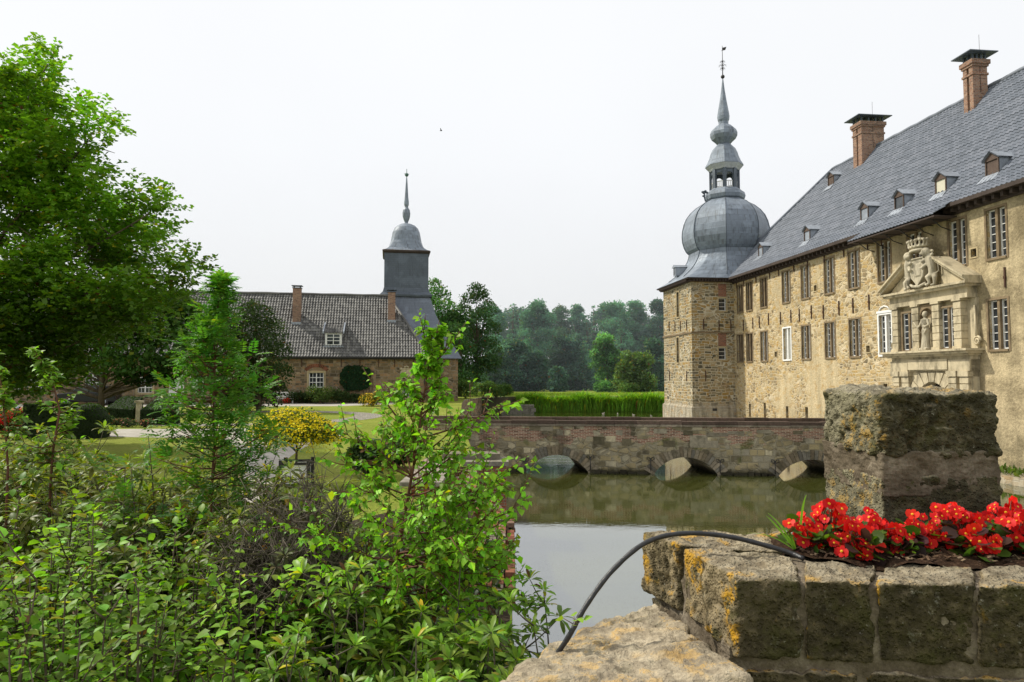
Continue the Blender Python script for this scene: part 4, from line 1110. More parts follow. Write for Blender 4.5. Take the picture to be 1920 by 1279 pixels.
# moat retaining wall (left bank) in brick, far bank in earth
def bankstrip(pl, name, mat, lab, cat, z0=-.5, z1=GZ - .004, cop=None):
    mb = MB(); L_ = 0
    for (a, b) in zip(pl[:-1], pl[1:]):
        l = math.hypot(b[0] - a[0], b[1] - a[1])
        mb.add([(*a, z0), (*b, z0), (*b, z1), (*a, z1)], [(0, 1, 2, 3)], 0, [[(L_, z0), (L_ + l, z0), (L_ + l, z1), (L_, z1)]])
        dx, dy = (b[1] - a[1]) / l, -(b[0] - a[0]) / l
        L_ += l
    return mb
rw = empty('retaining_wall', (0, 11, 0)); tag(rw, 'crumbling red brick retaining wall along the left side of the moat', 'wall')
mb = bankstrip([(0.003, 1.2), (.003, 11.2), (-.847, 14.8), (-.897, 18.4), (-1.997, 29.5)], 'w', None, None, None); o = mb.build('wall', M['bank'], None); o.parent = rw; o.matrix_parent_inverse = Matrix.Translation((0, -11, 0))
# rough broken top: brick courses stepping inward
mb = MB(); pl = [Vector((.04, 7.6, 0)), Vector((.04, 11.3, 0)), Vector((-.8, 14.9, 0)), Vector((-.86, 17.4, 0))]
for a, b in zip(pl[:-1], pl[1:]):
    d = (b - a); l = d.length; d.normalize(); n_ = Vector((-d.y, d.x, 0)); k = 0.0
    ang = math.atan2(d.y, d.x)
    while k < l:
        for row in range(3):
            for j in range(4):
                if rnd.random() < .03 + .1 * row: continue
                q = a + d * (k + (.11 if row % 2 else 0)) + n_ * (.06 + j * .13)
                g_ = rnd.uniform(.6, 1.2); c0 = rnd.choice([(.24, .1, .06), (.2, .075, .045), (.2, .17, .13), (.23, .14, .1)])
                Mx = Matrix.Translation(q + Vector((0, 0, GZ - .12 + row * .075))) @ Matrix.Rotation(ang + rnd.uniform(-.05, .05), 4, 'Z')
                mb.box(-.105, .105, -.058, .058, 0, .066, M=Mx, col=tuple(x * g_ for x in c0), taper=.004)
        k += .225
o = mb.build('loose_brick_top', M['vcstone'], None, True); o.parent = rw; o.matrix_parent_inverse = Matrix.Translation((0, -11, 0))
rb = bankstrip([(-1.997, 29.5), (-2.6, 34), (-4.4, 60), (-4.9, 70), (-3.5, 79)], 'w', None, None, None); tag(rb.build('bank', M['house']), kind='structure')
rb = bankstrip([(-3.5, 79), (1.5, 82.5), (60, 83.5), (90, 84), (90, 1.2), (0, 1.2)], 'w', None, None, None); tag(rb.build('far_bank', plain('bank_earth', (.06, .055, .03), .95)), kind='structure')
# brick pier with stone cap
pr_ = empty('brick_pier', (-.52, 17.9, 0)); tag(pr_, 'square red brick pier with a flat stepped stone cap at the moat edge', 'pier')
mb = MB(); mb.box(-.62, .37, -.45, .45, -.5, 1.93); mb.build('shaft', M['brick'], pr_)
mb = MB(); mb.box(-.75, .43, -.53, .53, 1.94, 2.05, col=(.26, .24, .19)); mb.box(-1.3, .2, -.1, .48, 2.06, 2.2, col=(.2, .18, .13)); mb.build('cap', M['vcstone'], pr_, True)
lw_ = empty('low_garden_wall', (-1.9, 14, 0)); tag(lw_, 'low brick garden wall with flat grey stone slabs beside the pier', 'wall')
mb = MB(); mb.box(-.12, .32, -.2, 4, 1.5, 2.0); mb.build('wall', M['bank'], lw_)
mb = MB()
for k in range(4): mb.box(-.35, .5, -.25 + k * 1.05, -.25 + k * 1.05 + 1.03, 2.004, 2.09, col=(.3 + .02 * k, .27, .22), taper=.006)
mb.build('coping', M['vcstone'], lw_, True)

# garden paths
gravel = newmat('gravel'); t = NT(gravel); o = t.obj(); n = t.noise(o, 1.2, 5); n2 = t.noise(o, 45, 3)
t.out(t.mix(.5, t.ramp(n.outputs[0], [(.3, (.36, .33, .28)), (.7, (.5, .47, .42))]), t.ramp(n2.outputs[0], [(.3, .4), (.7, 1.2)]), 'MULTIPLY'), .95, t.bump(n2.outputs[0], .6, .02), spec=.1)
def sheet(name, poly, mat, z):
    tri = tessellate_polygon([[Vector((x, y, 0)) for x, y in poly]]); vs = [(x, y, z) for x, y in poly]; P3 = [Vector(v) for v in vs]
    mb = MB(); mb.add(vs, [t_ if (P3[t_[1]] - P3[t_[0]]).cross(P3[t_[2]] - P3[t_[0]]).z > 0 else t_[::-1] for t_ in tri])
    return tag(mb.build(name, mat), kind='structure')
gp = [G(x, y, GZ)[:2] for x, y in ((60, 806), (185, 805), (480, 803), (640, 806), (648, 816), (600, 824), (560, 845), (520, 875), (505, 945), (440, 945), (462, 875), (440, 835), (395, 822), (185, 819), (60, 818))]
sheet('path', gp, gravel, GZ + .004)
sheet('forecourt', [(-52, 53), (-14, 55.5), (-9.5, 60), (-9.0, 63.4), (-50, 56)], gravel, GZ + .004)
cob = masonry('cobbles', .16, .12, .02, [(.1, (.2, .18, .15)), (.5, (.34, .31, .27)), (.95, (.45, .42, .36))], (.2, .19, .14), .05, 3, .2, .02)
cen = (-15.2, 40.5)
mb = MB(); ro_, ri_ = 7.4, 5.7
for k in range(64):
    a, b = 2 * math.pi * k / 64, 2 * math.pi * (k + 1) / 64
    mb.quad((cen[0] + ri_ * math.cos(a), cen[1] + ri_ * math.sin(a), GZ + .008), (cen[0] + ro_ * math.cos(a), cen[1] + ro_ * math.sin(a), GZ + .008), (cen[0] + ro_ * math.cos(b), cen[1] + ro_ * math.sin(b), GZ + .008), (cen[0] + ri_ * math.cos(b), cen[1] + ri_ * math.sin(b), GZ + .008))
tag(mb.build('cobbled_path', cob), kind='structure')
sheet('planting_bed', [(-7.5, 1.0), (-.02, 1.0), (-.02, 11.1), (-1.0, 14), (-3, 11), (-7.5, 9)], plain('dark_soil', (.035, .026, .016), .95, 14, .5, .1, .6), GZ + .004)

# ================================================================== FOREGROUND STONE
def fg_stone(name, dark=.5, base=(.27, .225, .15), lich=.6, grit=1.0):
    m = newmat(name); t = NT(m); o = t.obj()
    geo = t.n('ShaderNodeNewGeometry').outputs['Normal']; nz = t.sep(geo)[2]; nx = t.sep(geo)[0]; ny = t.sep(geo)[1]
    n = t.noise(o, 5, 7, .65); n2 = t.noise(o, 1.7, 5, .6); nf = t.noise(o, 60, 5, .7); nm = t.noise(o, 18, 5, .65)
    c = t.ramp(n.outputs[0], [(.3, tuple(x * .35 for x in base)), (.48, base), (.68, tuple(min(1, x * 1.45) for x in base))])
    c = t.mix(.6, c, t.ramp(nm.outputs[0], [(.32, .35), (.66, 1.3)]), 'MULTIPLY')
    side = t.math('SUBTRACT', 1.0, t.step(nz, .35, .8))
    dk = t.math('MULTIPLY', t.math('MULTIPLY', t.step(t.math('MULTIPLY', ny, -1.0), .1, .7), t.step(t.math('ADD', n2.outputs[0], t.math('MULTIPLY', nm.outputs[0], .3)), .42, .64)), dark)  # patchy darkening of front faces, their shade put into the colour
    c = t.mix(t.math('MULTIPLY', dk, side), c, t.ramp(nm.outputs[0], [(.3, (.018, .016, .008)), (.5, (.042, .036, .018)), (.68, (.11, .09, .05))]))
    moss = t.math('MULTIPLY', t.step(t.noise(o, 7, 5, .7).outputs[0], .5, .64), .6)
    c = t.mix(moss, c, (.07, .068, .022))
    pale = t.math('MULTIPLY', t.step(t.noise(o, 15, 7, .8).outputs[0], .57, .66), t.math('ADD', .3, t.math('MULTIPLY', t.step(n2.outputs[0], .52, .62), .35)))
    c = t.mix(pale, c, (.27, .26, .2))
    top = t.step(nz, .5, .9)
    c = t.mix(t.math('MULTIPLY', top, .55), c, t.mix(t.step(nm.outputs[0], .38, .66), tuple(x * (.75 if grit > .5 else 1.0) for x in (.22, .185, .135)), (.4, .36, .27)))  # upward faces painted lighter, light from above put into the colour
    v = t.n('ShaderNodeTexVoronoi', {'Vector': t.warp(o, 9, .06), 'Scale': 10.0}, feature='F1').outputs['Distance']
    ol = t.math('MULTIPLY', t.step(t.noise(o, 9, 7, .78).outputs[0], .5, .57), t.step(t.noise(o, 2.6, 3).outputs[0], .46, .54))
    up = t.math('ADD', t.math('MULTIPLY', top, .7), t.math('MULTIPLY', t.step(t.math('MULTIPLY', nx, -1), .3, .8), .9), clamp=True)
    c = t.mix(t.math('MULTIPLY', t.math('MULTIPLY', ol, up), lich), c, t.mix(nf.outputs[0], (.32, .15, .008), (.7, .4, .02)))
    ring = t.math('MULTIPLY', t.math('SUBTRACT', 1.0, t.step(t.math('ABSOLUTE', t.math('SUBTRACT', v, .2)), .015, .05)), .0)
    c = t.mix(t.math('MULTIPLY', ring, t.step(n2.outputs[0], .5, .6)), c, (.33, .34, .25))
    spk = t.math('MULTIPLY', t.step(nf.outputs[0], .64, .7), .5 * grit)
    c = t.mix(spk, c, (.5, .47, .4))
    h = t.math('ADD', t.math('MULTIPLY', nf.outputs[0], .35), t.math('ADD', nm.outputs[0], t.math('MULTIPLY', n.outputs[0], 1.5)))
    pit = t.n('ShaderNodeTexVoronoi', {'Vector': o, 'Scale': 70.0}, feature='F1').outputs['Distance']; h = t.math('ADD', h, t.math('MULTIPLY', t.step(pit, .1, .5), .35 * grit))
    t.out(c, .95, t.bump(h, 1.0, .024), spec=.1); return m
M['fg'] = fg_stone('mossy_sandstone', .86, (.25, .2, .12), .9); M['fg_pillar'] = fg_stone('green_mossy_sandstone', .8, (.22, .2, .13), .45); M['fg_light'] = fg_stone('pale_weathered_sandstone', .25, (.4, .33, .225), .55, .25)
mo = newmat('rough_mortar'); t = NT(mo); o = t.obj(); n = t.noise(o, 8, 7, .7); n2 = t.noise(o, 80, 4)
t.out(t.mix(.5, t.ramp(n.outputs[0], [(.3, (.075, .058, .036)), (.5, (.155, .125, .088)), (.7, (.3, .255, .19))]), t.ramp(n2.outputs[0], [(.3, .5), (.7, 1.2)]), 'MULTIPLY'), .95, t.bump(t.math('ADD', n.outputs[0], t.math('MULTIPLY', n2.outputs[0], .5)), 1.0, .012), spec=.1)
M['mortar'] = mo
def rough(name, bot, top, mat, parent=None, cuts=34, rd=.085, amp=.011, freq=7.0, seed=0, big=.01):
    """a worn ashlar: hexahedron with rounded edges and a weathered, pitted surface"""
    bm = bmesh.new(); bmesh.ops.create_cube(bm, size=2.0)
    bmesh.ops.subdivide_edges(bm, edges=bm.edges[:], cuts=cuts, use_grid_fill=True)
    off = Vector((seed * 3.7, seed * 1.3, seed * 7.1)); C = [Vector(p) for p in bot] + [Vector(p) for p in top]
    for v in bm.verts:
        p = v.co.copy(); q = Vector([max(-(1 - rd), min(1 - rd, c)) for c in p]); d = p - q
        if d.length > 1e-9 and sum(1 for c in p if abs(c) > 1 - rd) > 1:
            p = q + d.normalized() * rd
        u, w, z = (p.x + 1) / 2, (p.y + 1) / 2, (p.z + 1) / 2
        b = C[0] * (1 - u) * (1 - w) + C[1] * u * (1 - w) + C[2] * u * w + C[3] * (1 - u) * w
        t_ = C[4] * (1 - u) * (1 - w) + C[5] * u * (1 - w) + C[6] * u * w + C[7] * (1 - u) * w
        v.co = b * (1 - z) + t_ * z
    bm.normal_update()
    disp = []
    for v in bm.verts:
        s_ = v.co + off
        f = noise.fractal(s_ * freq, .55, 2.1, 6) * amp * 1.25 + noise.noise(s_ * 2.2) * big - max(0, noise.noise(s_ * 19) - .22) * amp * 2.6 - max(0, noise.noise(s_ * 8.5) - .3) * amp * 3
        disp.append(v.co + v.normal * f)
    for v, d in zip(bm.verts, disp): v.co = d
    me = bpy.data.meshes.new(name); bm.to_mesh(me); bm.free()
    for p in me.polygons: p.use_smooth = True
    return link_mesh(name, me, mat, parent)
ZT = 3.49
planter = empty('stone_planter', (0, 0, 0)); tag(planter, 'massive mossy sandstone planter with orange lichen in the right foreground', 'planter')
def g2(px, py, z=ZT): q = G(px, py, z); return (q.x, q.y)
A_, Mi, B_ = g2(1203, 993), g2(1275, 1024), g2(1380, 1086)
f1, f2, f3, f4, f5 = g2(1507, 1088), g2(1640, 1092), g2(1828, 1097), (2.12, 2.28), (2.75, 2.24)
s0, s1, s2, s3, s4 = g2(1478, 1037), g2(1520, 1052), g2(1650, 1056), g2(1830, 1061), (2.15, 2.55)
bk = (1.16, 3.17)
def blk(q, z0, z1, seed, name='stone_block', mat='fg', **kw):
    # q: front-left, front-right, back-right, back-left
    return rough(name, [(x, y, z0) for x, y in q], [(x, y, z1) for x, y in q], M[mat], planter, seed=seed, **kw)
g_ = .012
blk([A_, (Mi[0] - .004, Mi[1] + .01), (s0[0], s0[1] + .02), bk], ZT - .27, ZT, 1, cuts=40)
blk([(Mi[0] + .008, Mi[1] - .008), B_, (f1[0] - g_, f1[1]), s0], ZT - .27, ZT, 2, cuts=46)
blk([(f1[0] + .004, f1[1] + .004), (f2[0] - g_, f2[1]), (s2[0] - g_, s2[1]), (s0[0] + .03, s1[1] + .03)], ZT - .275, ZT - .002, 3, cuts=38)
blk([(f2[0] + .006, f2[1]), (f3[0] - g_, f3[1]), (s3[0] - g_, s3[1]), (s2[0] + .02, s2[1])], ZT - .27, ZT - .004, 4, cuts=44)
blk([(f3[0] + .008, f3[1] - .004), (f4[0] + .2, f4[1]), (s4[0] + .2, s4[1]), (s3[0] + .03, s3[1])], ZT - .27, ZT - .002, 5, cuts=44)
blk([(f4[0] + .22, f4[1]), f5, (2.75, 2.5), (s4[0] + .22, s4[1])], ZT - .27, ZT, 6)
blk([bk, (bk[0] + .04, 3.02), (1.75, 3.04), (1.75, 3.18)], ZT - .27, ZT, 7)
blk([(2.2, 3.02), (3.2, 3.0), (3.2, 3.2), (2.2, 3.2)], ZT - .27, ZT, 8)
# second course
z2 = ZT - .31
blk([(A_[0] + .03, A_[1] - .01), (Mi[0] + .02, Mi[1] + .03), (Mi[0] + .3, Mi[1] + .2), (A_[0] + .3, A_[1])], z2 - .2, z2 + .01, 9, mat='fg_light')
blk([(Mi[0] + .05, Mi[1] + .0), (B_[0] + .01, B_[1] + .04), (B_[0] + .3, B_[1] + .3), (Mi[0] + .3, Mi[1] + .2)], z2 - .22, z2, 10, mat='fg_light')
blk([(B_[0] + .015, B_[1] + .01), (f2[0] - .06, f2[1] + .01), (f2[0] - .06, f2[1] + .25), (B_[0] + .1, B_[1] + .3)], z2 - .3, z2 - .005, 11, cuts=44)
blk([(f2[0] - .03, f2[1] + .01), (f4[0] - .06, f4[1] + .02), (f4[0] - .06, 2.6), (f2[0] - .03, 2.6)], z2 - .3, z2 + .0, 12, cuts=48)
blk([(f4[0] - .03, f4[1] + .01), (f5[0], f5[1] + .01), (f5[0], 2.6), (f4[0] - .03, 2.6)], z2 - .3, z2, 13)
def core(q, z0, z1, seed): return rough('mortar', [(x, y, z0) for x, y in q], [(x, y, z1) for x, y in q], M['mortar'], planter, seed=seed, cuts=60, rd=.02, amp=.006, big=.006, freq=14)
core([(A_[0] + .05, A_[1] - .03), (B_[0] + .03, B_[1] + .03), (f4[0], f4[1] + .03), (2.2, 3.14)], 2.2, ZT - .02, 20)
core([(f4[0] - .02, f4[1] + .035), (f5[0], f5[1] + .03), (3.1, 3.1), (2.1, 3.1)], 2.2, ZT - .05, 21)
core([(B_[0] - .02, B_[1] + .03), (f1[0] - .02, f1[1] + .03), (f1[0], f1[1] + .3), (B_[0] - .02, B_[1] + .4)], ZT - .33, ZT - .245, 22)
# soil
soilm = newmat('bark_mulch_soil'); t = NT(soilm); o = t.obj(); n = t.noise(o, 40, 6, .7)
t.out(t.ramp(n.outputs[0], [(.3, (.012, .007, .004)), (.55, (.05, .028, .016)), (.75, (.13, .08, .05))]), .95, t.bump(n.outputs[0], 1, .02), spec=.1)
mb = MB(); nx_, ny_ = 90, 34
vs = []
for j in range(ny_ + 1):
    for i in range(nx_ + 1):
        x = 1.02 + 2.1 * i / nx_; yf = float(np.interp(x, [1.02, 1.12, 1.22, 1.35], [2.9, 2.78, 2.68, 2.6])); y = yf + (3.12 - yf) * j / ny_; q = Vector((x * 9, y * 9, 0))
        vs.append((x, y, ZT - .012 + .018 * noise.fractal(q, .8, 2, 4) + .02 * math.sin((y - 2.5) / .62 * math.pi) - (.03 if x < 1.1 else 0)))
mb.add(vs, [(j * (nx_ + 1) + i, j * (nx_ + 1) + i + 1, (j + 1) * (nx_ + 1) + i + 1, (j + 1) * (nx_ + 1) + i) for j in range(ny_) for i in range(nx_)], smooth=True)
so = mb.build('soil', soilm, planter)
mb = MB()
for k in range(900):
    x = rnd.uniform(1.14, 2.6); y = rnd.uniform(float(np.interp(x, [1.02, 1.12, 1.22, 1.35], [2.92, 2.8, 2.71, 2.63])), 3.0); Mx = Matrix.Translation((x, y, ZT + .004 + rnd.uniform(0, .012))) @ Euler((rnd.uniform(-.5, .5), rnd.uniform(-.5, .5), rnd.uniform(0, 6.3))).to_matrix().to_4x4()
    l = rnd.uniform(.006, .024); c = rnd.choice([(.1, .06, .035), (.16, .1, .06), (.05, .03, .02), (.22, .16, .1)])
    mb.box(-l, l, -.004, .004, -.0015, .0015, M=Mx, col=c)
tag(mb.build('bark_chip', M['vcstone'], planter, True), kind='stuff')
# pillar
pil_ = empty('stone_pillar', (1.66, 3.1, 3.4)); tag(pil_, 'squat pillar of two rough mossy blocks with a pale mortar joint rising behind the red flowers', 'pillar')
FL, FR, BR, BL = (1.665, 3.1), (2.235, 3.13), (2.21, 3.72), (1.655, 3.68)
def pin(o): o.parent = pil_; o.matrix_parent_inverse = Matrix.Translation((-1.66, -3.1, -3.4))
def ofs(k): return [(FL[0] - k, FL[1] - k), (FR[0] + k, FR[1] - k), (BR[0] + k, BR[1] + k), (BL[0] - k, BL[1] + k)]
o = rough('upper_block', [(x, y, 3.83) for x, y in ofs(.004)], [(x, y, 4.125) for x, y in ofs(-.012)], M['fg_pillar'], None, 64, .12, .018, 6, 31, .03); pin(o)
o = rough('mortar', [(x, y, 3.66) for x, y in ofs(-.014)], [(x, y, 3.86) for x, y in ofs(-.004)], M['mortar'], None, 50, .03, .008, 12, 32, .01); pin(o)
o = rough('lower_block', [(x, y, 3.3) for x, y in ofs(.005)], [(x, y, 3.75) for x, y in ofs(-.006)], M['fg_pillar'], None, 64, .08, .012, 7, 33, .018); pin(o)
# pale sloping rock
rk = [P(1075, 1185, 2.95), P(1228, 1118, 3.12), P(1420, 1275, 2.25), P(920, 1285, 2.3)]
tp = [tuple(rk[3]), tuple(rk[2]), tuple(rk[1]), tuple(rk[0])]
o = rough('sandstone_coping', [(x + (.1 if i in (0, 3) else 0), y, 2.3) for i, (x, y, z) in enumerate(tp)], tp, M['fg_light'], None, 80, .1, .014, 5, 41, .03)
tag(o, 'pale sloping sandstone slab with cracks and lichen below the planter', 'rock')
# hose
hp = [(1040, 1232, 2.62), (1070, 1187, 2.6), (1085, 1160, 2.62), (1110, 1120, 2.65), (1150, 1068, 2.7), (1195, 1026, 2.74), (1240, 1006, 2.77), (1290, 1000, 2.78), (1340, 1003, 2.78), (1390, 1011, 2.78), (1440, 1023, 2.77), (1480, 1036, 2.75), (1505, 1047, 2.7)]
raw = [P(*q) for q in hp]; sm_ = []
for i in range(len(raw) - 1):
    p0, p1, p2, p3 = raw[max(i - 1, 0)], raw[i], raw[i + 1], raw[min(i + 2, len(raw) - 1)]
    for k in range(5):
        u = k / 5; sm_.append(.5 * ((2 * p1) + (p2 - p0) * u + (2 * p0 - 5 * p1 + 4 * p2 - p3) * u * u + (3 * p1 - p0 - 3 * p2 + p3) * u ** 3))
sm_.append(raw[-1]); mb = MB(); sm_ = [p + Vector(noise.noise_vector(p * 5)) * .004 for p in sm_]; mb.tube(sm_, [.0098 + .0006 * math.sin(i * 1.9) for i in range(len(sm_))], 12)
tag(mb.build('hose', plain('black_rubber', (.018, .018, .02), .45, 40, .3, .5, .3)), 'black rubber hose arching from the shrubs over the planter edge', 'hose')

# ================================================================== small garden things
# bollard lamp
lp = empty('garden_lamp', G(32, 800, GZ)); tag(lp, 'short black bollard lamp beside the red roses at the far left', 'lamp')
mb = MB(); mb.tube([(0, 0, 0), (0, 0, .62)], [.05, .045], 10); mb.tube([(0, 0, 0), (0, 0, .05)], .09, 10); mb.tube([(0, 0, .6), (0, 0, .64)], .1, 10); mb.build('post', M['iron'], lp)
mb = MB(); mb.tube([(0, 0, .64), (0, 0, .86)], [.08, .12], 10); mb.build('lamp_glass', plain('frosted_glass', (.55, .58, .6), .2), lp)
mb = MB(); mb.tube([(0, 0, .86), (0, 0, .89), (0, 0, .98), (0, 0, 1.0)], [.17, .17, .04, .02], 10)
for k in range(4): mb.tube([(.08 * math.cos(k * 1.57), .08 * math.sin(k * 1.57), .64), (.125 * math.cos(k * 1.57), .125 * math.sin(k * 1.57), .87)], .012, 4)
mb.build('lamp_hood', M['zinc'], lp)
# planter tub
tb = empty('planter_tub', G(556, 912, GZ), R(8)); tag(tb, 'white box tub with dark corner posts holding the yellow flowering shrub', 'planter')
mb = MB(); mb.box(-.26, .26, -.26, .26, .08, .5); mb.build('panel', M['white'], tb)
mb = MB()
for a in (-1, 1):
    for b in (-1, 1): mb.box(a * .29 - .035, a * .29 + .035, b * .29 - .035, b * .29 + .035, 0, .6)
for z in (.05, .5):
    for a in (-1, 1): mb.box(-.25, .25, a * .29 - .02, a * .29 + .02, z, z + .05); mb.box(a * .29 - .02, a * .29 + .02, -.25, .25, z, z + .05)
mb.build('frame', M['iron'], tb)
# bench
bn_ = empty('garden_bench', G(533, 757, GZ), HANG); bn_.location.z = GZ; tag(bn_, 'white slatted garden bench near the house wall beside a red flower pot', 'bench')
mb = MB()
for k in range(4): mb.box(-.75, .75, .05 + k * .11, .13 + k * .11, .42, .45)
mb.build('seat', M['white'], bn_)
mb = MB()
for k in range(4): mb.box(-.75, .75, .5 + k * .02, .53 + k * .02, .55 + k * .13, .63 + k * .13)
mb.build('backrest', M['white'], bn_)
for x in (-.68, .68):
    for y in (.08, .5):
        m2 = MB(); m2.box(x - .03, x + .03, y - .03, y + .03, 0, .42 if y < .3 else 1.0); m2.build('leg', M['white'], bn_)
# car
cp = G(187, 757, GZ); cp = Vector((-35.2, 57.0, GZ))
car = empty('parked_car', cp, R(14)); tag(car, 'dark glossy estate car parked in the shade behind the tree trunk', 'car')
cb_ = MB()
prof_b = [(-2.2, .35), (-2.25, .75), (-2.1, 1.0), (-1.3, 1.08), (-.7, 1.12), (1.9, 1.1), (2.2, .95), (2.25, .5), (2.15, .3)]
def extr(mb, prof, w, inset=0, mi=0):
    n_ = len(prof); vs = [(x, -w, z) for x, z in prof] + [(x, w, z) for x, z in prof]
    mb.add(vs, [tuple(range(n_)), tuple(range(2 * n_ - 1, n_ - 1, -1))] + [(i, n_ + i, n_ + (i + 1) % n_, (i + 1) % n_) for i in range(n_)], mi)
extr(cb_, prof_b, .9)
body = cb_.build('body', None or (lambda: (lambda m: (NT(m).out((.012, .013, .016), .25, None, .4, .6), m)[1])(newmat('black_car_paint')))(), car)
bv = body.modifiers.new('b', 'BEVEL'); bv.width = .09; bv.segments = 3
cb_ = MB(); extr(cb_, [(-1.35, 1.06), (-.55, 1.55), (.2, 1.66), (1.5, 1.62), (2.0, 1.06)], .74); ca_ = cb_.build('cabin', body.data.materials[0], car); bv = ca_.modifiers.new('b', 'BEVEL'); bv.width = .07; bv.segments = 3
gl = MB()
for sg in (-1, 1):
    for poly in ([(-1.1, 1.13), (-.5, 1.48), (.15, 1.56), (.15, 1.13)], [(.25, 1.13), (.25, 1.57), (1.35, 1.53), (1.7, 1.13)]):
        vs = [(x, sg * .747, z) for x, z in poly]; gl.add(vs, [(0, 1, 2, 3)] if sg < 0 else [(3, 2, 1, 0)])
gl.quad((-1.34, -.6, 1.1), (-1.34, .6, 1.1), (-.62, .6, 1.53), (-.62, -.6, 1.53)); gl.build('window', M['glass'], car)
for x in (-1.4, 1.35):
    for sg in (-1, 1):
        m2 = MB(); m2.tube([(x, sg * .74, .33), (x, sg * .93, .33)], .33, 20); wl = m2.build('wheel', M['iron'], car)
        m2 = MB(); m2.tube([(x, sg * .9, .33), (x, sg * .945, .33)], .2, 14); m2.build('rim', M['zinc'], wl)
for sg in (-1, 1):
    m2 = MB(); m2.ball((-2.18, sg * .65, .8), .12, 8, 6, sc=(.6, 1.5, .7)); m2.build('headlight', M['white'], car)
# low far dock wall
dk_ = MB()
for k in range(6):
    for r_ in range(3): dk_.box(-1.2 + k * .62 + (r_ % 2) * .2, -1.2 + k * .62 + .6 + (r_ % 2) * .2, 77.2, 78.6, .1 + r_ * .4 - .3, .1 + r_ * .4 + .08, col=(.17, .16, .13), taper=.01)
tag(dk_.build('stone_landing', M['vcstone'], None, True), 'low weathered stone landing at the far water edge left of the reeds', 'landing')
# ducks
duck = None
for i, (px, py) in enumerate(((1131, 776), (1158, 777), (1188, 779), (1221, 781))):
    q = G(px, py, 0)
    m2 = MB()
    rot = Matrix.Rotation(i * 1.3, 4, 'Z')
    m2.ball((0, 0, .06), .15, 10, 6, sc=(1.5, .8, .65)); m2.ball(rot.to_3x3().inverted() @ Vector((0, 0, 0)) + Vector((.2, 0, .24)), .07, 8, 6); m2.tube([(.15, 0, .1), (.19, 0, .22)], .045, 6); m2.tube([(.25, 0, .23), (.33, 0, .21)], [.03, .01], 5); m2.tube([(-.18, 0, .08), (-.3, 0, .14)], [.06, .02], 5)
    if i == 0: dmat = plain('duck_feathers', (.4, .36, .3), .8)
    d = m2.build('duck', dmat); d.location = q; d.rotation_euler = (0, 0, i * 1.3); d.scale = (.6, .6, .6)
    tag(d, ['leftmost of four small pale ducks before the reeds', 'second duck from the left on the far water before the reeds', 'third duck from the left on the far water before the reeds', 'rightmost small duck on the far water nearest the castle tower'][i], 'duck', 'ducks on the far water')
bd = MB(); q = P(827, 245, 60); bd.ball((0, 0, 0), .07, 6, 5, sc=(1.6, .7, .7)); bd.add([(-.04, 0, .02), (.06, 0, .02), (.0, .35, .1), (-.06, .28, .1)], [(0, 1, 2, 3)]); bd.add([(-.04, 0, .02), (.06, 0, .02), (.0, -.35, .1), (-.06, -.28, .1)], [(3, 2, 1, 0)])
b_ = bd.build('bird', M['iron']); b_.location = q; tag(b_, 'tiny dark bird flying high in the pale sky', 'bird')
# ================================================================== VEGETATION
RNG = np.random.default_rng(11)
def unit(a): return a / np.maximum(np.linalg.norm(a, axis=-1, keepdims=True), 1e-9)
def leaf_tpl(w=.3, fold=.08, droop=.18, kind='ovate'):
    """leaf in local frame x=width, y=length 0..1, z=normal"""
    if kind == 'ovate': prof = ((.0, 0), (.3, 1.0), (.68, .78))
    elif kind == 'birch': prof = ((.0, 0), (.26, 1.0), (.6, .62))
    else: prof = ((.0, 0), (.42, 1.0), (.78, .8))
    v = [(0, 0, 0), (0, prof[1][0], 0), (0, prof[2][0], -droop * .35), (0, 1, -droop)]
    v += [(w * prof[1][1], prof[1][0] + .03, fold), (w * prof[2][1], prof[2][0] + .02, fold * .7 - droop * .35)]
    v += [(-w * prof[1][1], prof[1][0] + .03, fold), (-w * prof[2][1], prof[2][0] + .02, fold * .7 - droop * .35)]
    f = [(0, 4, 1), (0, 1, 6), (1, 4, 5, 2), (6, 1, 2, 7), (2, 5, 3), (7, 2, 3)]
    return np.array(v, float), f
def card_tpl(w=.4, fold=.12):
    return np.array([(0, 0, 0), (w, .5, fold), (0, 1, -.05), (-w, .5, fold)], float), [(0, 1, 2), (0, 2, 3)]
TPL = {'ovate': leaf_tpl(.3), 'birch': leaf_tpl(.4, .05, .1, 'birch'), 'long': leaf_tpl(.15, .04, .22, 'long'), 'leaflet': leaf_tpl(.17, .04, .1), 'card': card_tpl(), 'blade': leaf_tpl(.04, .01, .35, 'long')}

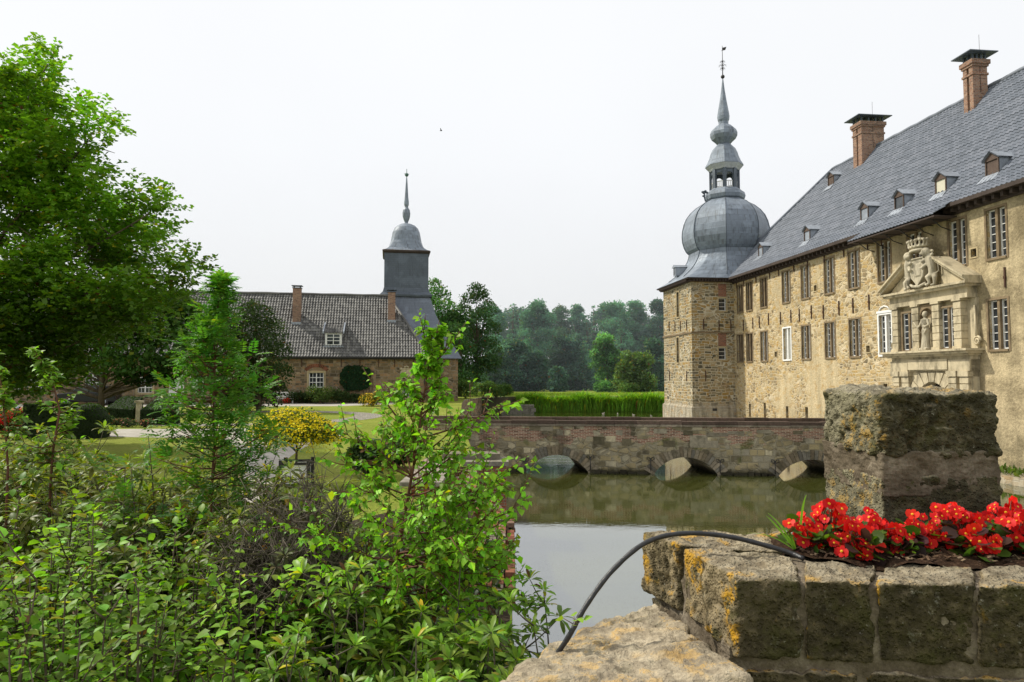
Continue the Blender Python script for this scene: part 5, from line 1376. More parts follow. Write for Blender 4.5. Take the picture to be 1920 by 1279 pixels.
class Fol:
    def __init__(s): s.P = []; s.A = []; s.U = []; s.S = []; s.C = []
    def add(s, p, a, u, sz, c):
        p = np.atleast_2d(np.asarray(p, float)); n = len(p)
        s.P.append(p); s.A.append(np.broadcast_to(np.asarray(a, float), (n, 3))); s.U.append(np.broadcast_to(np.asarray(u, float), (n, 3)))
        s.S.append(np.broadcast_to(np.asarray(sz, float).reshape(-1), (n,))); s.C.append(np.broadcast_to(np.asarray(c, float), (n, 3)))
    def build(s, name, tpl, mat, parent=None, origin=(0, 0, 0), stuff=False):
        T, F = TPL[tpl] if isinstance(tpl, str) else tpl[:2]
        vc = tpl[2] if not isinstance(tpl, str) and len(tpl) > 2 else None
        P_ = np.concatenate(s.P) - np.array(origin, float); A = unit(np.concatenate(s.A)); U = np.concatenate(s.U); S = np.concatenate(s.S); C = np.concatenate(s.C)
        X = unit(np.cross(A, U) + 1e-6); Z = np.cross(X, A)
        n, k = len(P_), len(T)
        V = P_[:, None, :] + S[:, None, None] * (T[None, :, 0:1] * X[:, None, :] + T[None, :, 1:2] * A[:, None, :] + T[None, :, 2:3] * Z[:, None, :])
        V = V.reshape(-1, 3).astype(np.float32)
        ls = np.array([len(f) for f in F]); idx = np.concatenate([np.array(f) for f in F])
        L = (idx[None, :] + (np.arange(n) * k)[:, None]).ravel().astype(np.int32)
        tot = np.tile(ls, n); st = np.concatenate([[0], np.cumsum(tot)[:-1]]).astype(np.int32)
        me = bpy.data.meshes.new(name); me.vertices.add(len(V)); me.vertices.foreach_set('co', V.ravel())
        me.loops.add(len(L)); me.loops.foreach_set('vertex_index', L)
        me.polygons.add(len(tot)); me.polygons.foreach_set('loop_start', st); me.polygons.foreach_set('loop_total', tot.astype(np.int32))
        me.update(calc_edges=True)
        col = np.ones((n, k, 4), np.float32); col[:, :, :3] = C[:, None, :]
        if vc is not None: col[:, :, :3] = np.where(np.isnan(vc)[None], col[:, :, :3], vc[None])
        ca = me.color_attributes.new('col', 'FLOAT_COLOR', 'POINT'); ca.data.foreach_set('color', col.ravel())
        o = link_mesh(name, me, mat, parent)
        if stuff: tag(o, kind='stuff')
        return o
def leafmat(name, rough=.45, trans=.35, spec=.4, tcol=(1.25, 1.35, .45)):
    m = newmat(name); t = NT(m); a = t.n('ShaderNodeAttribute', attribute_name='col').outputs['Color']
    o = t.obj(); n = t.noise(o, 35, 3)
    a2 = t.mix(.35, a, t.ramp(n.outputs[0], [(.3, .55), (.7, 1.25)]), 'MULTIPLY')
    b = t.n('ShaderNodeBsdfPrincipled', {'Base Color': a2, 'Roughness': rough, 'Specular IOR Level': spec}).outputs[0]
    tr = t.n('ShaderNodeBsdfTranslucent', {'Color': t.mix(1.0, a2, tcol, 'MULTIPLY')}).outputs[0]
    t.surf(t.n('ShaderNodeMixShader', {0: trans, 1: b, 2: tr}).outputs[0]); return m
LM = leafmat('leaf', .48, .4, .22, (1.4, 1.5, .4)); LG = leafmat('glossy_leaf', .42, .34, .25, (1.4, 1.5, .4)); LF = leafmat('far_leaf', .8, .3, .1); LPY = leafmat('yellow_petal', .6, .2, .2, (1.1, 1.05, .6)); LP = leafmat('petal', .5, .3, .22, (1.15, .6, .5))
BK = plain('bark', (.11, .085, .06), .9, 14, .5, .1, .6); BKR = plain('reddish_young_bark', (.13, .055, .03), .7, 14, .4); BKG = plain('grey_twig_bark', (.12, .1, .075), .85, 18, .4)
def rv(n=None, k=3): return RNG.normal(size=(n, k)) if n else RNG.normal(size=k)
def jit(c, n, amt=.25, hue=.1):
    c = np.array(c, float); g = np.exp(RNG.normal(0, amt, (n, 1))); h = 1 + RNG.normal(0, hue, (n, 3)); r_ = np.clip(c * g * h, .003, .9)
    if c[1] > c[0] * 1.15 and n > 3: k = RNG.random(n) < .035; r_[k] = r_[k] * [2.2, 1.15, .6]; k = RNG.random(n) < .012; r_[k] = np.array([.13, .06, .02])
    return r_

FARB = []
# ---- leaf units
def whorl(F, p, d, size, n, col, young=True):
    """rhododendron rosette"""
    d = unit(np.asarray(d, float)); t1 = unit(np.cross(d, [0.3, .2, 1.0])); t2 = np.cross(d, t1)
    for ring, (el, m, sc, cm) in enumerate((((55, 4, .75, 1.5), (30, 5, 1.0, 1.1), (0, 5, 1.05, .8)) if young else ((25, 5, 1, 1.0), (-15, 5, 1.05, .7)))):
        a = np.arange(m) / m * 2 * np.pi + RNG.uniform(0, 6.3) + RNG.normal(0, .2, m); e_ = np.radians(el + RNG.normal(0, 9, m))
        dirs = np.cos(e_)[:, None] * (np.cos(a)[:, None] * t1 + np.sin(a)[:, None] * t2) + np.sin(e_)[:, None] * d
        F.add(np.tile(p, (m, 1)) + dirs * .006, dirs, np.tile(d, (m, 1)) + .15 * rv(m), size * sc * RNG.uniform(.8, 1.15, m), jit(np.array(col) * cm, m, .2))
def pinnate(F, p, d, length, pairs, col, lsz):
    d = unit(np.asarray(d, float)); up = np.array([0, 0, 1.0]); side = unit(np.cross(d, up)); nrm = np.cross(side, d)
    ts = np.linspace(.25, .96, pairs); pos = p + np.outer(ts * length, d) - np.outer((ts ** 2) * length * .25, up)
    c = jit(col, 1, .18)[0]
    for sg in (-1, 1):
        dirs = unit(side * sg * .95 + d * .45 - up * .12) + .12 * rv(pairs)
        F.add(pos, dirs, np.tile(nrm, (pairs, 1)) + .15 * rv(pairs), lsz * (1 - .35 * np.abs(ts - .5)), jit(c, pairs, .08, .04))
    F.add(pos[-1:], d - up * .3, nrm, lsz, jit(c, 1, .08))
def alt_leaves(F, pts, size, step, col, hang=0.0, out=.9, rnd_=.25):
    pts = np.asarray(pts, float); seg = np.linalg.norm(np.diff(pts, axis=0), axis=1); tot = seg.sum(); cum = np.concatenate([[0], np.cumsum(seg)])
    n = max(2, int(tot / step)); ds = (np.arange(n) + .5) / n * tot
    P_ = np.stack([np.interp(ds, cum, pts[:, i]) for i in range(3)], 1); D_ = unit(np.stack([np.interp(ds, cum[:-1] + seg / 2, np.diff(pts, axis=0)[:, i] / seg) for i in range(3)], 1))
    side = unit(np.cross(D_, [0, 0, 1.0]) + 1e-3); sg = np.where(np.arange(n) % 2 == 0, 1, -1)[:, None]
    a = side * sg * out + D_ * .6 + np.array([0, 0, -hang]) + rnd_ * rv(n)
    F.add(P_ + .006 * rv(n), a + .15 * rv(n), np.array([0, 0, 1.0]) + .35 * rv(n) + (side * sg * .6 if hang > .5 else 0), size * RNG.uniform(.45, 1.25, n), jit(col, n, .26))
def bezier(p0, p1, p2, n=7):
    t = np.linspace(0, 1, n)[:, None]; return (1 - t) ** 2 * p0 + 2 * t * (1 - t) * p1 + t * t * p2

def shrub(name, label, cat, px, py, Y, Rr, kind, col, nst=26, size=.11, group=None, z0=1.82, flat=.45, wood=BK, mat=LM, dens=1.0, gz=None, ry=None):
    top = P(px, py, Y); H = top.z - z0; cx, cy = top.x, Y; root = empty(name, (cx, cy, z0)); tag(root, label, cat, group)
    F = Fol(); W_ = MB(); ry = ry or Rr
    for i in range(nst):
        r = math.sqrt(RNG.uniform()); a = RNG.uniform(0, 2 * math.pi); x, y = cx + Rr * r * math.cos(a), cy + ry * r * math.sin(a)
        z = z0 + H * (1 - flat * r * r) * RNG.uniform(.72, 1.0)
        if i == 0: x, y, z = cx, cy, top.z - .02
        b = np.array([cx + .25 * Rr * r * math.cos(a), cy + .25 * ry * r * math.sin(a), z0 - .03]); tip = np.array([x, y, z])
        mid = np.array([b[0] * .4 + x * .6, b[1] * .4 + y * .6, z0 + (z - z0) * .45]) + .06 * rv()
        pts = bezier(b, mid, tip, 8); W_.tube([v - (cx, cy, z0) for v in pts], list(np.linspace(.012, .003, 8)), 5)
        units = [(tip, tip - pts[-3], pts[-4:])]
        for j in range(int(7 * dens)):
            k = RNG.integers(3, 8) if j > 2 else RNG.integers(2, 5)
            q = pts[k]; outd = np.array([math.cos(a), math.sin(a), 0]) * .5 + rv() * .55 + np.array([0, 0, .55]); l = RNG.uniform(.12, .3) * (Rr + .5)
            e_ = q + unit(outd) * l; m_ = q + unit(outd) * l * .5 + np.array([0, 0, -.02]); tw = bezier(q, m_, e_, 4)
            W_.tube([v - (cx, cy, z0) for v in tw], [.005, .004, .003, .002], 4); units.append((e_, e_ - m_ + np.array([0, 0, l * .3]), tw))
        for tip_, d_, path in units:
            hf = .22 + .95 * min(1, max(0, (tip_[2] - z0) / max(H, .1)))  # lower leaves coloured darker, the shade inside the shrub painted in
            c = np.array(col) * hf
            if kind == 'rhodo': whorl(F, tip_, unit(d_) + [0, 0, .7], size * RNG.uniform(.8, 1.1), 8, c, RNG.random() < .75)
            elif kind == 'ovate':
                alt_leaves(F, path, size, size * .42, c, .15); alt_leaves(F, [tip_, tip_ + unit(d_) * size * .8], size, size * .3, c * 1.15, .1)
            elif kind == 'rowan':
                for q in range(4): pinnate(F, path[-1 - q % len(path)], unit(d_) * .4 + rv() * .7 + [0, 0, .25], size * 1.8, 6, c, size * .42)
            elif kind == 'bare':
                if RNG.random() < .25: whorl(F, tip_, unit(d_) + [0, 0, .4], size * .6, 5, c, False)
                for q in range(6):
                    e_ = tip_ + unit(rv() + [0, 0, .8]) * .16; W_.tube([tip_ - (cx, cy, z0), e_ - (cx, cy, z0)], [.003, .0015], 3)
    F.build('foliage', {'rhodo': 'long', 'ovate': 'ovate', 'rowan': 'leaflet', 'bare': 'long'}[kind], mat, root, (cx, cy, z0)); W_.build('stem', wood, root)
    return root
VG = (.165, .3, .028); RG = (.135, .235, .025); RO = (.12, .25, .035)
broad = [(40, 905, 3.9, .75, 30), (175, 960, 3.5, .6, 26), (-70, 985, 3.1, .6, 22), (330, 990, 3.9, .6, 24), (70, 1080, 2.8, .5, 22), (260, 1100, 2.9, .45, 20), (450, 1070, 3.5, .45, 20), (590, 1120, 3.8, .45, 18), (430, 1190, 2.9, .35, 14), (620, 1235, 2.9, .3, 10)]
bl = ['tall light green broad leaved shrub rising at the left edge', 'broad leaved shrub with arching stems right of the left edge shrub', 'light leaved shrub cut by the left frame edge', 'broad leaved shrub with pale shiny leaves in the middle of the lower left', 'low broad leaved shrub in the bottom left corner', 'low bright leaved shrub along the bottom edge left of centre', 'broad leaved shrub with pale leaf tips below the bare twigs', 'small light leaved shrub between the rhododendrons and bare twigs', 'small broad leaved shrub with a pale spray at the bottom edge', 'lowest little broad leaved plant at the bottom edge near the centre']
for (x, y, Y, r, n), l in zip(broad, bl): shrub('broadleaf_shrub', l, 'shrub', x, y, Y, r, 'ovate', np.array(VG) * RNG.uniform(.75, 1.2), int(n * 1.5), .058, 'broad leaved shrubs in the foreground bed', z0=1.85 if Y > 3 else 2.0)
rh = [(735, 1075, 4.1, .6, 26, .12), (860, 1120, 3.7, .5, 22, .12), (660, 1110, 3.5, .45, 20, .12), (780, 1190, 3.1, .45, 20, .11), (925, 1185, 3.3, .35, 16, .11), (1000, 1165, 3.6, .22, 8, .11), (560, 1180, 3.1, .4, 16, .11), (1022, 1128, 3.9, .1, 2, .1),
      (440, 872, 6.0, .85, 30, .14), (545, 900, 6.4, .6, 20, .14), (310, 872, 6.3, .8, 28, .14), (180, 848, 6.6, .8, 28, .14), (70, 842, 7.0, .8, 26, .14), (-40, 838, 6.6, .8, 24, .14), (400, 935, 4.9, .6, 24, .13), (250, 930, 5.0, .6, 22, .13), (640, 950, 5.6, .5, 16, .13), (120, 900, 5.3, .6, 20, .13), (460, 1030, 4.3, .35, 14, .12), (655, 1060, 4.6, .3, 10, .12)]
rl_ = ['rhododendron with upright bright rosettes below the birch sapling', 'rhododendron with long glossy leaves left of the black hose', 'rhododendron between the bare twigs and the birch foot', 'low rhododendron at the bottom edge beneath the birch', 'rhododendron spreading to the pale sandstone slab', 'small rhododendron shoots touching the hose end', 'dark rhododendron at the bottom edge centre left', 'single upright leaf rosette standing against the water',
       'rhododendron with yellowish shoots in front of the grey path', 'rhododendron with open rosettes before the white tub', 'rhododendron in the middle of the back row under the rowan', 'rhododendron in the back row before the striped lawn and path', 'rhododendron in the back row before the clipped hedge', 'rhododendron in the back row at the far left', 'dense rhododendron in front of the back row left of the bare twigs', 'rhododendron with brown seed heads behind the broad leaved shrubs', 'rhododendron with drooping leaves behind the birch stem', 'rhododendron behind the leftmost broad leaved shrub', 'half bare rhododendron beside the twiggy shrub', 'rhododendron under the left birch branches']
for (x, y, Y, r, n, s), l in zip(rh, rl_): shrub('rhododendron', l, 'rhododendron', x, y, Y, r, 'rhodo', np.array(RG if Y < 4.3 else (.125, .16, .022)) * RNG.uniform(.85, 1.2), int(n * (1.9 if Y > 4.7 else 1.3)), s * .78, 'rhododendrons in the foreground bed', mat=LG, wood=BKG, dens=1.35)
for x, y, Y, r, l in ((575, 930, 4.35, .5, 'bare twiggy shrub with grey stems left of the birch'), (520, 985, 4.1, .35, 'smaller tangle of bare grey twigs beside the twiggy shrub')):
    shrub('bare_shrub', l, 'shrub', x, y, Y, r, 'bare', (.1, .11, .035), 60, .1, wood=BKG, dens=2.0)
for x, y, Y, r, n, l in ((278, 812, 5.2, .28, 6, 'young rowan shoots with feathery leaves left of the tall rowan'), (330, 1005, 4.5, .3, 6, 'low rowan shoots with feathery leaves amid the rhododendrons')):
    shrub('rowan_shoot', l, 'shrub', x, y, Y, r, 'rowan', RO, n, .13)
# undergrowth that fills the bed
F = Fol(); n = 16000
x = RNG.uniform(-5.6, -.12, n); y = RNG.uniform(2.1, 9.2, n)
h = .55 * RNG.random(n) ** .7 * (1 - .5 * np.clip((y - 6.5) / 2.5, 0, 1)); h = h * np.clip((y + 1) / 6, .3, 1)
F.add(np.stack([x, y, GZ + .02 + h], 1), rv(n) * .8 + [0, 0, .2], rv(n) * .5 + [0, 0, 1], RNG.uniform(.05, .1, n), jit((.02, .045, .008), n, .35))
F.build('undergrowth', 'ovate', LM, None, stuff=True)

# ---- birch sapling
BY = 4.2
root = empty('birch_sapling', tuple(P(742, 1190, BY))[:2] + (1.82,)); tag(root, 'young birch with fresh heart shaped leaves rising in front of the brick wall', 'tree'); bo = np.array(root.location)
F = Fol(); W_ = MB()
def stemline(pl): return [np.array(P(x, y, Y)) for x, y, Y in pl]
tr = [np.array((bo[0], bo[1], 1.82))] + stemline([(738, 1120, 4.2), (745, 1040, 4.2), (760, 960, 4.18), (778, 860, 4.15), (792, 760, 4.12), (803, 690, 4.1), (815, 640, 4.08), (824, 600, 4.06)])
W_.tube([v - bo for v in tr], [.016, .014, .012, .01, .008, .006, .0045, .003, .0015], 7)
def birch_branch(p, d, L_, depth=0):
    d = unit(np.asarray(d, float)); e_ = p + d * L_ + np.array([0, 0, .12 * L_]); m_ = p + d * L_ * .5 - np.array([0, 0, .06 * L_]); pts = bezier(p, m_, e_, 8)
    W_.tube([v - bo for v in pts], list(np.linspace(.0065 * (1 - .45 * depth), .0015, 8)), 5)
    g = .75 + .55 * RNG.random(); c = np.array((.19, .39, .028)) * g
    alt_leaves(F, pts[2:], .045, .022, c, .75, .6, .35)
    if depth < 2:
        for k in range(int(5 + L_ * 5) if depth == 0 else 2):
            q = pts[RNG.integers(2, 7)]; dd = d * .8 + rv() * .5 + [0, 0, .15]; birch_branch(q, dd, L_ * RNG.uniform(.22, .42), depth + 1)
cum = tr
for k in range(92):
    t_ = .06 + .92 * RNG.random() ** 1.75; i = min(int(t_ * (len(tr) - 1)), len(tr) - 2); f_ = t_ * (len(tr) - 1) - i; p = tr[i] * (1 - f_) + tr[i + 1] * f_
    a = RNG.uniform(0, 2 * math.pi); L_ = float(np.interp(t_, [0, .2, .45, .6, .75, 1], [.6, .85, .6, .22, .1, .04])) * RNG.uniform(.55, 1.0)
    birch_branch(p, (math.cos(a), math.sin(a) * .6, .7 if t_ > .4 else .25), max(.06, L_))
for (x0, y0, Y0), (x1, y1, Y1) in (((775, 960, 4.15), (978, 858, 4.0)), ((765, 1000, 4.15), (985, 945, 3.95)), ((760, 1040, 4.2), (965, 1030, 4.0)), ((790, 820, 4.12), (945, 750, 4.05)), ((780, 900, 4.15), (640, 800, 4.2)), ((770, 930, 4.15), (640, 860, 4.1)), ((790, 830, 4.1), (690, 700, 4.1)), ((805, 690, 4.1), (868, 610, 4.05)), ((806, 670, 4.1), (788, 590, 4.1)), ((760, 1040, 4.2), (985, 1110, 3.95)), ((765, 1010, 4.2), (930, 985, 3.85)), ((760, 1040, 4.2), (940, 1075, 3.8)), ((750, 1080, 4.2), (945, 1130, 3.8)), ((755, 1060, 4.2), (900, 1030, 3.7)), ((770, 960, 4.2), (900, 930, 3.9)), ((765, 1000, 4.15), (660, 940, 4.0)), ((760, 1020, 4.15), (690, 1010, 3.8)), ((770, 950, 4.15), (700, 890, 4.0)), ((775, 900, 4.1), (850, 850, 4.0)), ((775, 930, 4.1), (880, 870, 3.8)), ((760, 1000, 4.2), (860, 1000, 3.6)), ((790, 840, 4.1), (800, 830, 3.8)), ((765, 980, 4.1), (770, 960, 3.6)), ((750, 1080, 4.2), (750, 1070, 3.6))):
    a_, b_ = np.array(P(x0, y0, Y0)), np.array(P(x1, y1, Y1)); L_ = np.linalg.norm(b_ - a_); birch_branch(a_, b_ - a_ - np.array([0, 0, .12 * L_]), L_)
F.build('foliage', 'birch', LM, root, bo); W_.build('trunk', BKR, root)

# ---- rowan sapling
def rowan(px_b, pts_, Y, lab, spread, nb, sz, col=RO, tplk='rowan', name='rowan_sapling'):
    b0 = P(pts_[0][0], pts_[0][1], Y); root = empty(name, (b0.x, b0.y, 1.82)); tag(root, lab, 'tree'); bo = np.array(root.location); F = Fol(); W_ = MB()
    tr = [bo.copy()] + [np.array(P(x, y, Y)) for x, y in pts_]; W_.tube([v - bo for v in tr], list(np.linspace(.011, .002, len(tr))), 6)
    for k in range(nb):
        t_ = RNG.uniform(.08, 1.0); i = min(int(t_ * (len(tr) - 1)), len(tr) - 2); f_ = t_ * (len(tr) - 1) - i; p = tr[i] * (1 - f_) + tr[i + 1] * f_
        a = RNG.uniform(0, 2 * math.pi); L_ = spread * float(np.interp(t_, [0, .2, .5, .72, 1], [.8, 1.15, .8, .22, .04])) * RNG.uniform(.6, 1.1); d = unit(np.array([math.cos(a), math.sin(a) * .7, RNG.uniform(.1, .7)])); e_ = p + d * L_; pts = bezier(p, p + d * L_ * .5 - [0, 0, .05], e_, 6)
        W_.tube([v - bo for v in pts], list(np.linspace(.006, .002, 6)), 4); g = (.6 + .6 * t_) * RNG.uniform(.8, 1.2)
        for j in range(7 if tplk == 'rowan' else 1):
            q = pts[RNG.integers(2, 6)] if j > 1 else pts[-1]
            if tplk == 'rowan': pinnate(F, q, d * .45 + rv() * .6 + [0, 0, .15], sz * RNG.uniform(.8, 1.2) * (1.15 - .5 * t_), 6, np.array(col) * g, sz * .27 * (1.1 - .35 * t_))
        if tplk != 'rowan':
            alt_leaves(F, pts, sz, sz * .35, np.array(col) * g, .1)
            for j in range(5):
                q = pts[RNG.integers(1, 6)]; e2 = q + unit(d * .6 + rv() * .6) * L_ * .4; alt_leaves(F, [q, (q + e2) / 2, e2], sz, sz * .35, np.array(col) * g, .1); W_.tube([q - bo, e2 - bo], [.003, .001], 3)
    if tplk == 'rowan':
        for q in range(5): pinnate(F, tr[-1], rv() * .6 + [0, 0, .5], sz * .55, 5, np.array(col) * 1.6, sz * .18)
    F.build('foliage', 'leaflet' if tplk == 'rowan' else 'ovate', LM, root, bo); W_.build('trunk', BKR, root)
rowan(0, [(398, 900), (402, 840), (400, 760), (403, 690), (402, 620), (410, 560), (416, 522)], 5.0, 'slender rowan sapling with feathery leaflets rising above the roof line', .4, 150, .17, (.1, .25, .03))
rowan(0, [(95, 900), (100, 840), (112, 770), (100, 720), (80, 680), (60, 650)], 5.2, 'light green leafy sapling at the left edge before the clipped hedge', .25, 34, .06, (.17, .3, .045), 'ovate', 'leafy_sapling')
rowan(0, [(15, 880), (10, 800), (2, 720), (-10, 660)], 5.4, 'light green leafy sapling cut by the left frame edge', .25, 24, .06, (.16, .28, .045), 'ovate', 'leafy_sapling')

# ---- trees
def crown_blobs(F, blobs, dens, size, col, clumpvar=.25, flatten=.8, spray=0, up=.5):
    for (c, r) in blobs:
        c = np.array(c, float); n = max(6, int(dens * r * r)); g = np.exp(RNG.normal(0, clumpvar)); cc = np.array(col) * g
        d = unit(rv(n)); d[:, 2] = np.where(d[:, 2] < -.35, -d[:, 2], d[:, 2]); rad = r * RNG.random(n) ** .35 * (1 + .12 * rv(n)[:, 0])
        pos = c + d * rad[:, None] * [1, 1, flatten]
        sh = .62 + .5 * (d[:, 2:3] * .5 + .5)  # light from above painted into leaf colour, clump tops lighter
        if spray:
            for q, dd, s_ in zip(pos, d, sh):
                ax = unit(dd * .9 + rv() * .5 + [0, 0, .15]); m = spray; ts = np.linspace(-.2, 1, m)[:, None]
                base = q + ax * ts * size * 3.2; base[:, 2] -= (ts[:, 0] ** 2) * size * .8
                side = unit(np.cross(ax, [0, 0, 1.0]) + 1e-3); sg = np.where(np.arange(m) % 2 == 0, 1, -1)[:, None]
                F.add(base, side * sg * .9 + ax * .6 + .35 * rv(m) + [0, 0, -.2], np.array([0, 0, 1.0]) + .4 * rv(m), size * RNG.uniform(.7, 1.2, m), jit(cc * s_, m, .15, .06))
        else:
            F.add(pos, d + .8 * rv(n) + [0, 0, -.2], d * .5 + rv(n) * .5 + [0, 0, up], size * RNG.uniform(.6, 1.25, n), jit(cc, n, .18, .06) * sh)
def tree(name, label, cat, px, py_top, Y, hw, col, size, dens=26, group=None, z0=1.78, base=None, nb=22, conifer=False, lowf=.12, tw=None, mat=None, ground=1.8):
    t_ = P(px, py_top, Y); H = t_.z - z0; Rr = hw / 1280 * Y; root = empty(name, (t_.x, Y, z0)); tag(root, label, cat, group); o = np.array(root.location)
    W_ = MB(); tw = tw or max(.12, H * .018); F = Fol()
    W_.tube([(0, 0, 0), (.1, 0, H * .3), (-.05, .1, H * .55), (0, 0, H * .72)], [tw * 1.3, tw, tw * .5, tw * .1], 8)
    bl = []
    for k in range(nb):
        if conifer:
            h = (k + .5) / nb; r = Rr * (1 - h) * 1.0 + .15; m = max(2, int(5 * (1 - h) + 2))
            for j in range(m):
                a = RNG.uniform(0, 6.28); bl.append(((o[0] + r * .6 * math.cos(a), o[1] + r * .6 * math.sin(a), z0 + H * (lowf + (1 - lowf) * h)), max(.3, r * .5)))
        else:
            h = RNG.random(); env = math.sin(math.pi * min(1, (.18 + .82 * h) ** 1.1 * .93)) ** .6; a = RNG.uniform(0, 6.28); q = math.sqrt(RNG.random()) * .8
            r = Rr * RNG.uniform(.28, .42)
            bl.append(((o[0] + (Rr - r * .6) * env * q * math.cos(a), o[1] + (Rr - r * .6) * env * q * math.sin(a), z0 + H * (lowf + (1 - lowf) * h) - r * .5), r))
    if not conifer: bl.append(((t_.x, Y, t_.z - Rr * .28), Rr * .3))
    for c, r in bl[::2]:
        c = np.array(c); h = (c[2] - z0) * .65; W_.tube([(0, 0, h), tuple((c - o) * [.5, .5, 1] - [0, 0, (c[2] - z0 - h) * .4]), tuple(c - o)], [tw * .4, tw * .25, tw * .08], 5)
    crown_blobs(F, bl, dens, size, col, .32, .85 if not conifer else .6)
    F.build('crown', 'card', mat or LF, root, o); W_.build('trunk', BK, root)
    return root
# wood across the water (distance haze painted into the bluish leaf colours)
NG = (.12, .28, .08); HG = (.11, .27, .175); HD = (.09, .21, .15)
far = [(828, 522, 86, 46, NG, 0, 'tree with a mid green crown just right of the slate turret'), (893, 528, 90, 44, (.07, .14, .06), 0, 'tall mid green tree with sky gaps near its top'), (865, 600, 84, 48, (.05, .11, .04), 0, 'lower dark tree beside the chapel corner'),
       (930, 575, 125, 34, HG, 0, 'bluish wood tree right of the tall mid green one'), (962, 568, 135, 24, HD, 1, 'dark conifer tip behind the bluish wood edge'), (1008, 565, 130, 48, HG, 0, 'broad bluish crown left of the middle of the wood'), (1052, 572, 138, 36, (.055, .11, .07), 0, 'bluish crown in the middle of the wood'),
       (1085, 574, 142, 30, HD, 0, 'dark narrow crown in the middle of the wood'), (1114, 572, 145, 16, HD, 1, 'thin pointed conifer in the dip of the wood'), (1100, 590, 140, 30, HD, 1, 'conifer left of the thin pointed one'), (1150, 566, 138, 44, HG, 0, 'rounded bluish crown right of the conifers'), (1192, 563, 140, 40, HG, 0, 'tallest rounded crown of the wood on the right'), (1238, 563, 136, 44, (.05, .11, .085), 0, 'bluish crown touching the castle tower'), (1290, 570, 140, 50, HG, 0, 'bluish crown mostly behind the castle tower'),
       (965, 640, 112, 46, (.06, .125, .09), 0, 'pale bluish lower tree at the wood edge left'), (1060, 632, 118, 50, (.045, .095, .075), 0, 'dark lower tree at the wood edge centre'), (1045, 690, 108, 24, (.06, .13, .1), 0, 'small pale tree at the foot of the wood'), (1005, 660, 112, 34, (.05, .11, .08), 0, 'medium bluish tree at the foot of the wood'),
       (1138, 628, 104, 38, (.11, .25, .085), 0, 'light green rounded tree in front of the wood'), (1192, 660, 98, 48, (.12, .2, .06), 0, 'olive green round tree in front of the castle tower edge'), (1228, 640, 112, 36, (.05, .11, .07), 0, 'dim tree right behind the olive green one'), (1095, 640, 122, 36, HD, 1, 'dark spruce behind the light green tree'), (1165, 600, 128, 34, HD, 1, 'dark spruce between the rounded crowns'), (925, 655, 108, 36, (.055, .115, .075), 0, 'dim bluish tree at the left foot of the wood')]
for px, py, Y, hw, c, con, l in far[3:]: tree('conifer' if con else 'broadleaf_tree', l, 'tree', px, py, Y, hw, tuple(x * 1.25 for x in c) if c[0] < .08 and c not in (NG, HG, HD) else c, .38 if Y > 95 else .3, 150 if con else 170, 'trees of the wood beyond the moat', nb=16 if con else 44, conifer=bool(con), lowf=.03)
for i_, (blobs_, base_, Y_) in enumerate((([(820, 560, 26), (800, 575, 26), (835, 585, 26), (812, 535, 15), (850, 610, 28), (815, 620, 34), (840, 650, 34), (805, 665, 34), (835, 700, 34)], (828, 740), 86),
        ([(893, 545, 16), (900, 560, 20), (880, 565, 18), (915, 580, 18), (870, 585, 17), (900, 600, 26), (872, 615, 24), (920, 620, 20), (885, 640, 32), (915, 655, 26), (870, 670, 30), (905, 690, 30), (880, 710, 32), (925, 680, 18)], (893, 740), 90),
        ([(858, 600, 22), (850, 630, 28), (866, 660, 28), (852, 690, 28), (868, 715, 26)], (862, 740), 82))):
    FARB.append((blobs_, base_, Y_, far[i_][6], far[i_][4]))
# far wood as a backdrop mass, haze tinted into its leaf colour
F = Fol(); bl = []
for k in range(150):
    x = RNG.uniform(-22, 50); hh = RNG.uniform(0, 1) ** .7; bl.append(((x, RNG.uniform(150, 160), 2 + hh * 15.5), RNG.uniform(2.2, 3.6)))
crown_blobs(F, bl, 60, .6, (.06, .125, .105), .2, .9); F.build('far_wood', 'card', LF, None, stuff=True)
# reeds
F = Fol(); n = 26000; x = RNG.uniform(.9, 24, n); yy = 81.3 + RNG.gamma(1.2, .6, n); hh = 1.55 + .2 * np.sin(x * .9) + .12 * np.sin(x * 2.3 + 1) + RNG.normal(0, .24, n)
F.add(np.stack([x, yy, np.full(n, -.05) + 0 * x], 1), np.array([0, 0, 1.0]) + .12 * rv(n), rv(n) + 1e-3, hh + .1, jit((.15, .3, .03), n, .3, .08))
n = 14000; x = RNG.uniform(-8, 45, n); yy = RNG.uniform(84, 92, n)
F.add(np.stack([x, yy, np.full(n, 1.75)], 1), np.array([0, 0, 1.0]) + .2 * rv(n), rv(n), RNG.uniform(.25, .5, n), jit((.24, .36, .06), n, .15, .07))
F.build('reeds', 'blade', LM, None, stuff=True)

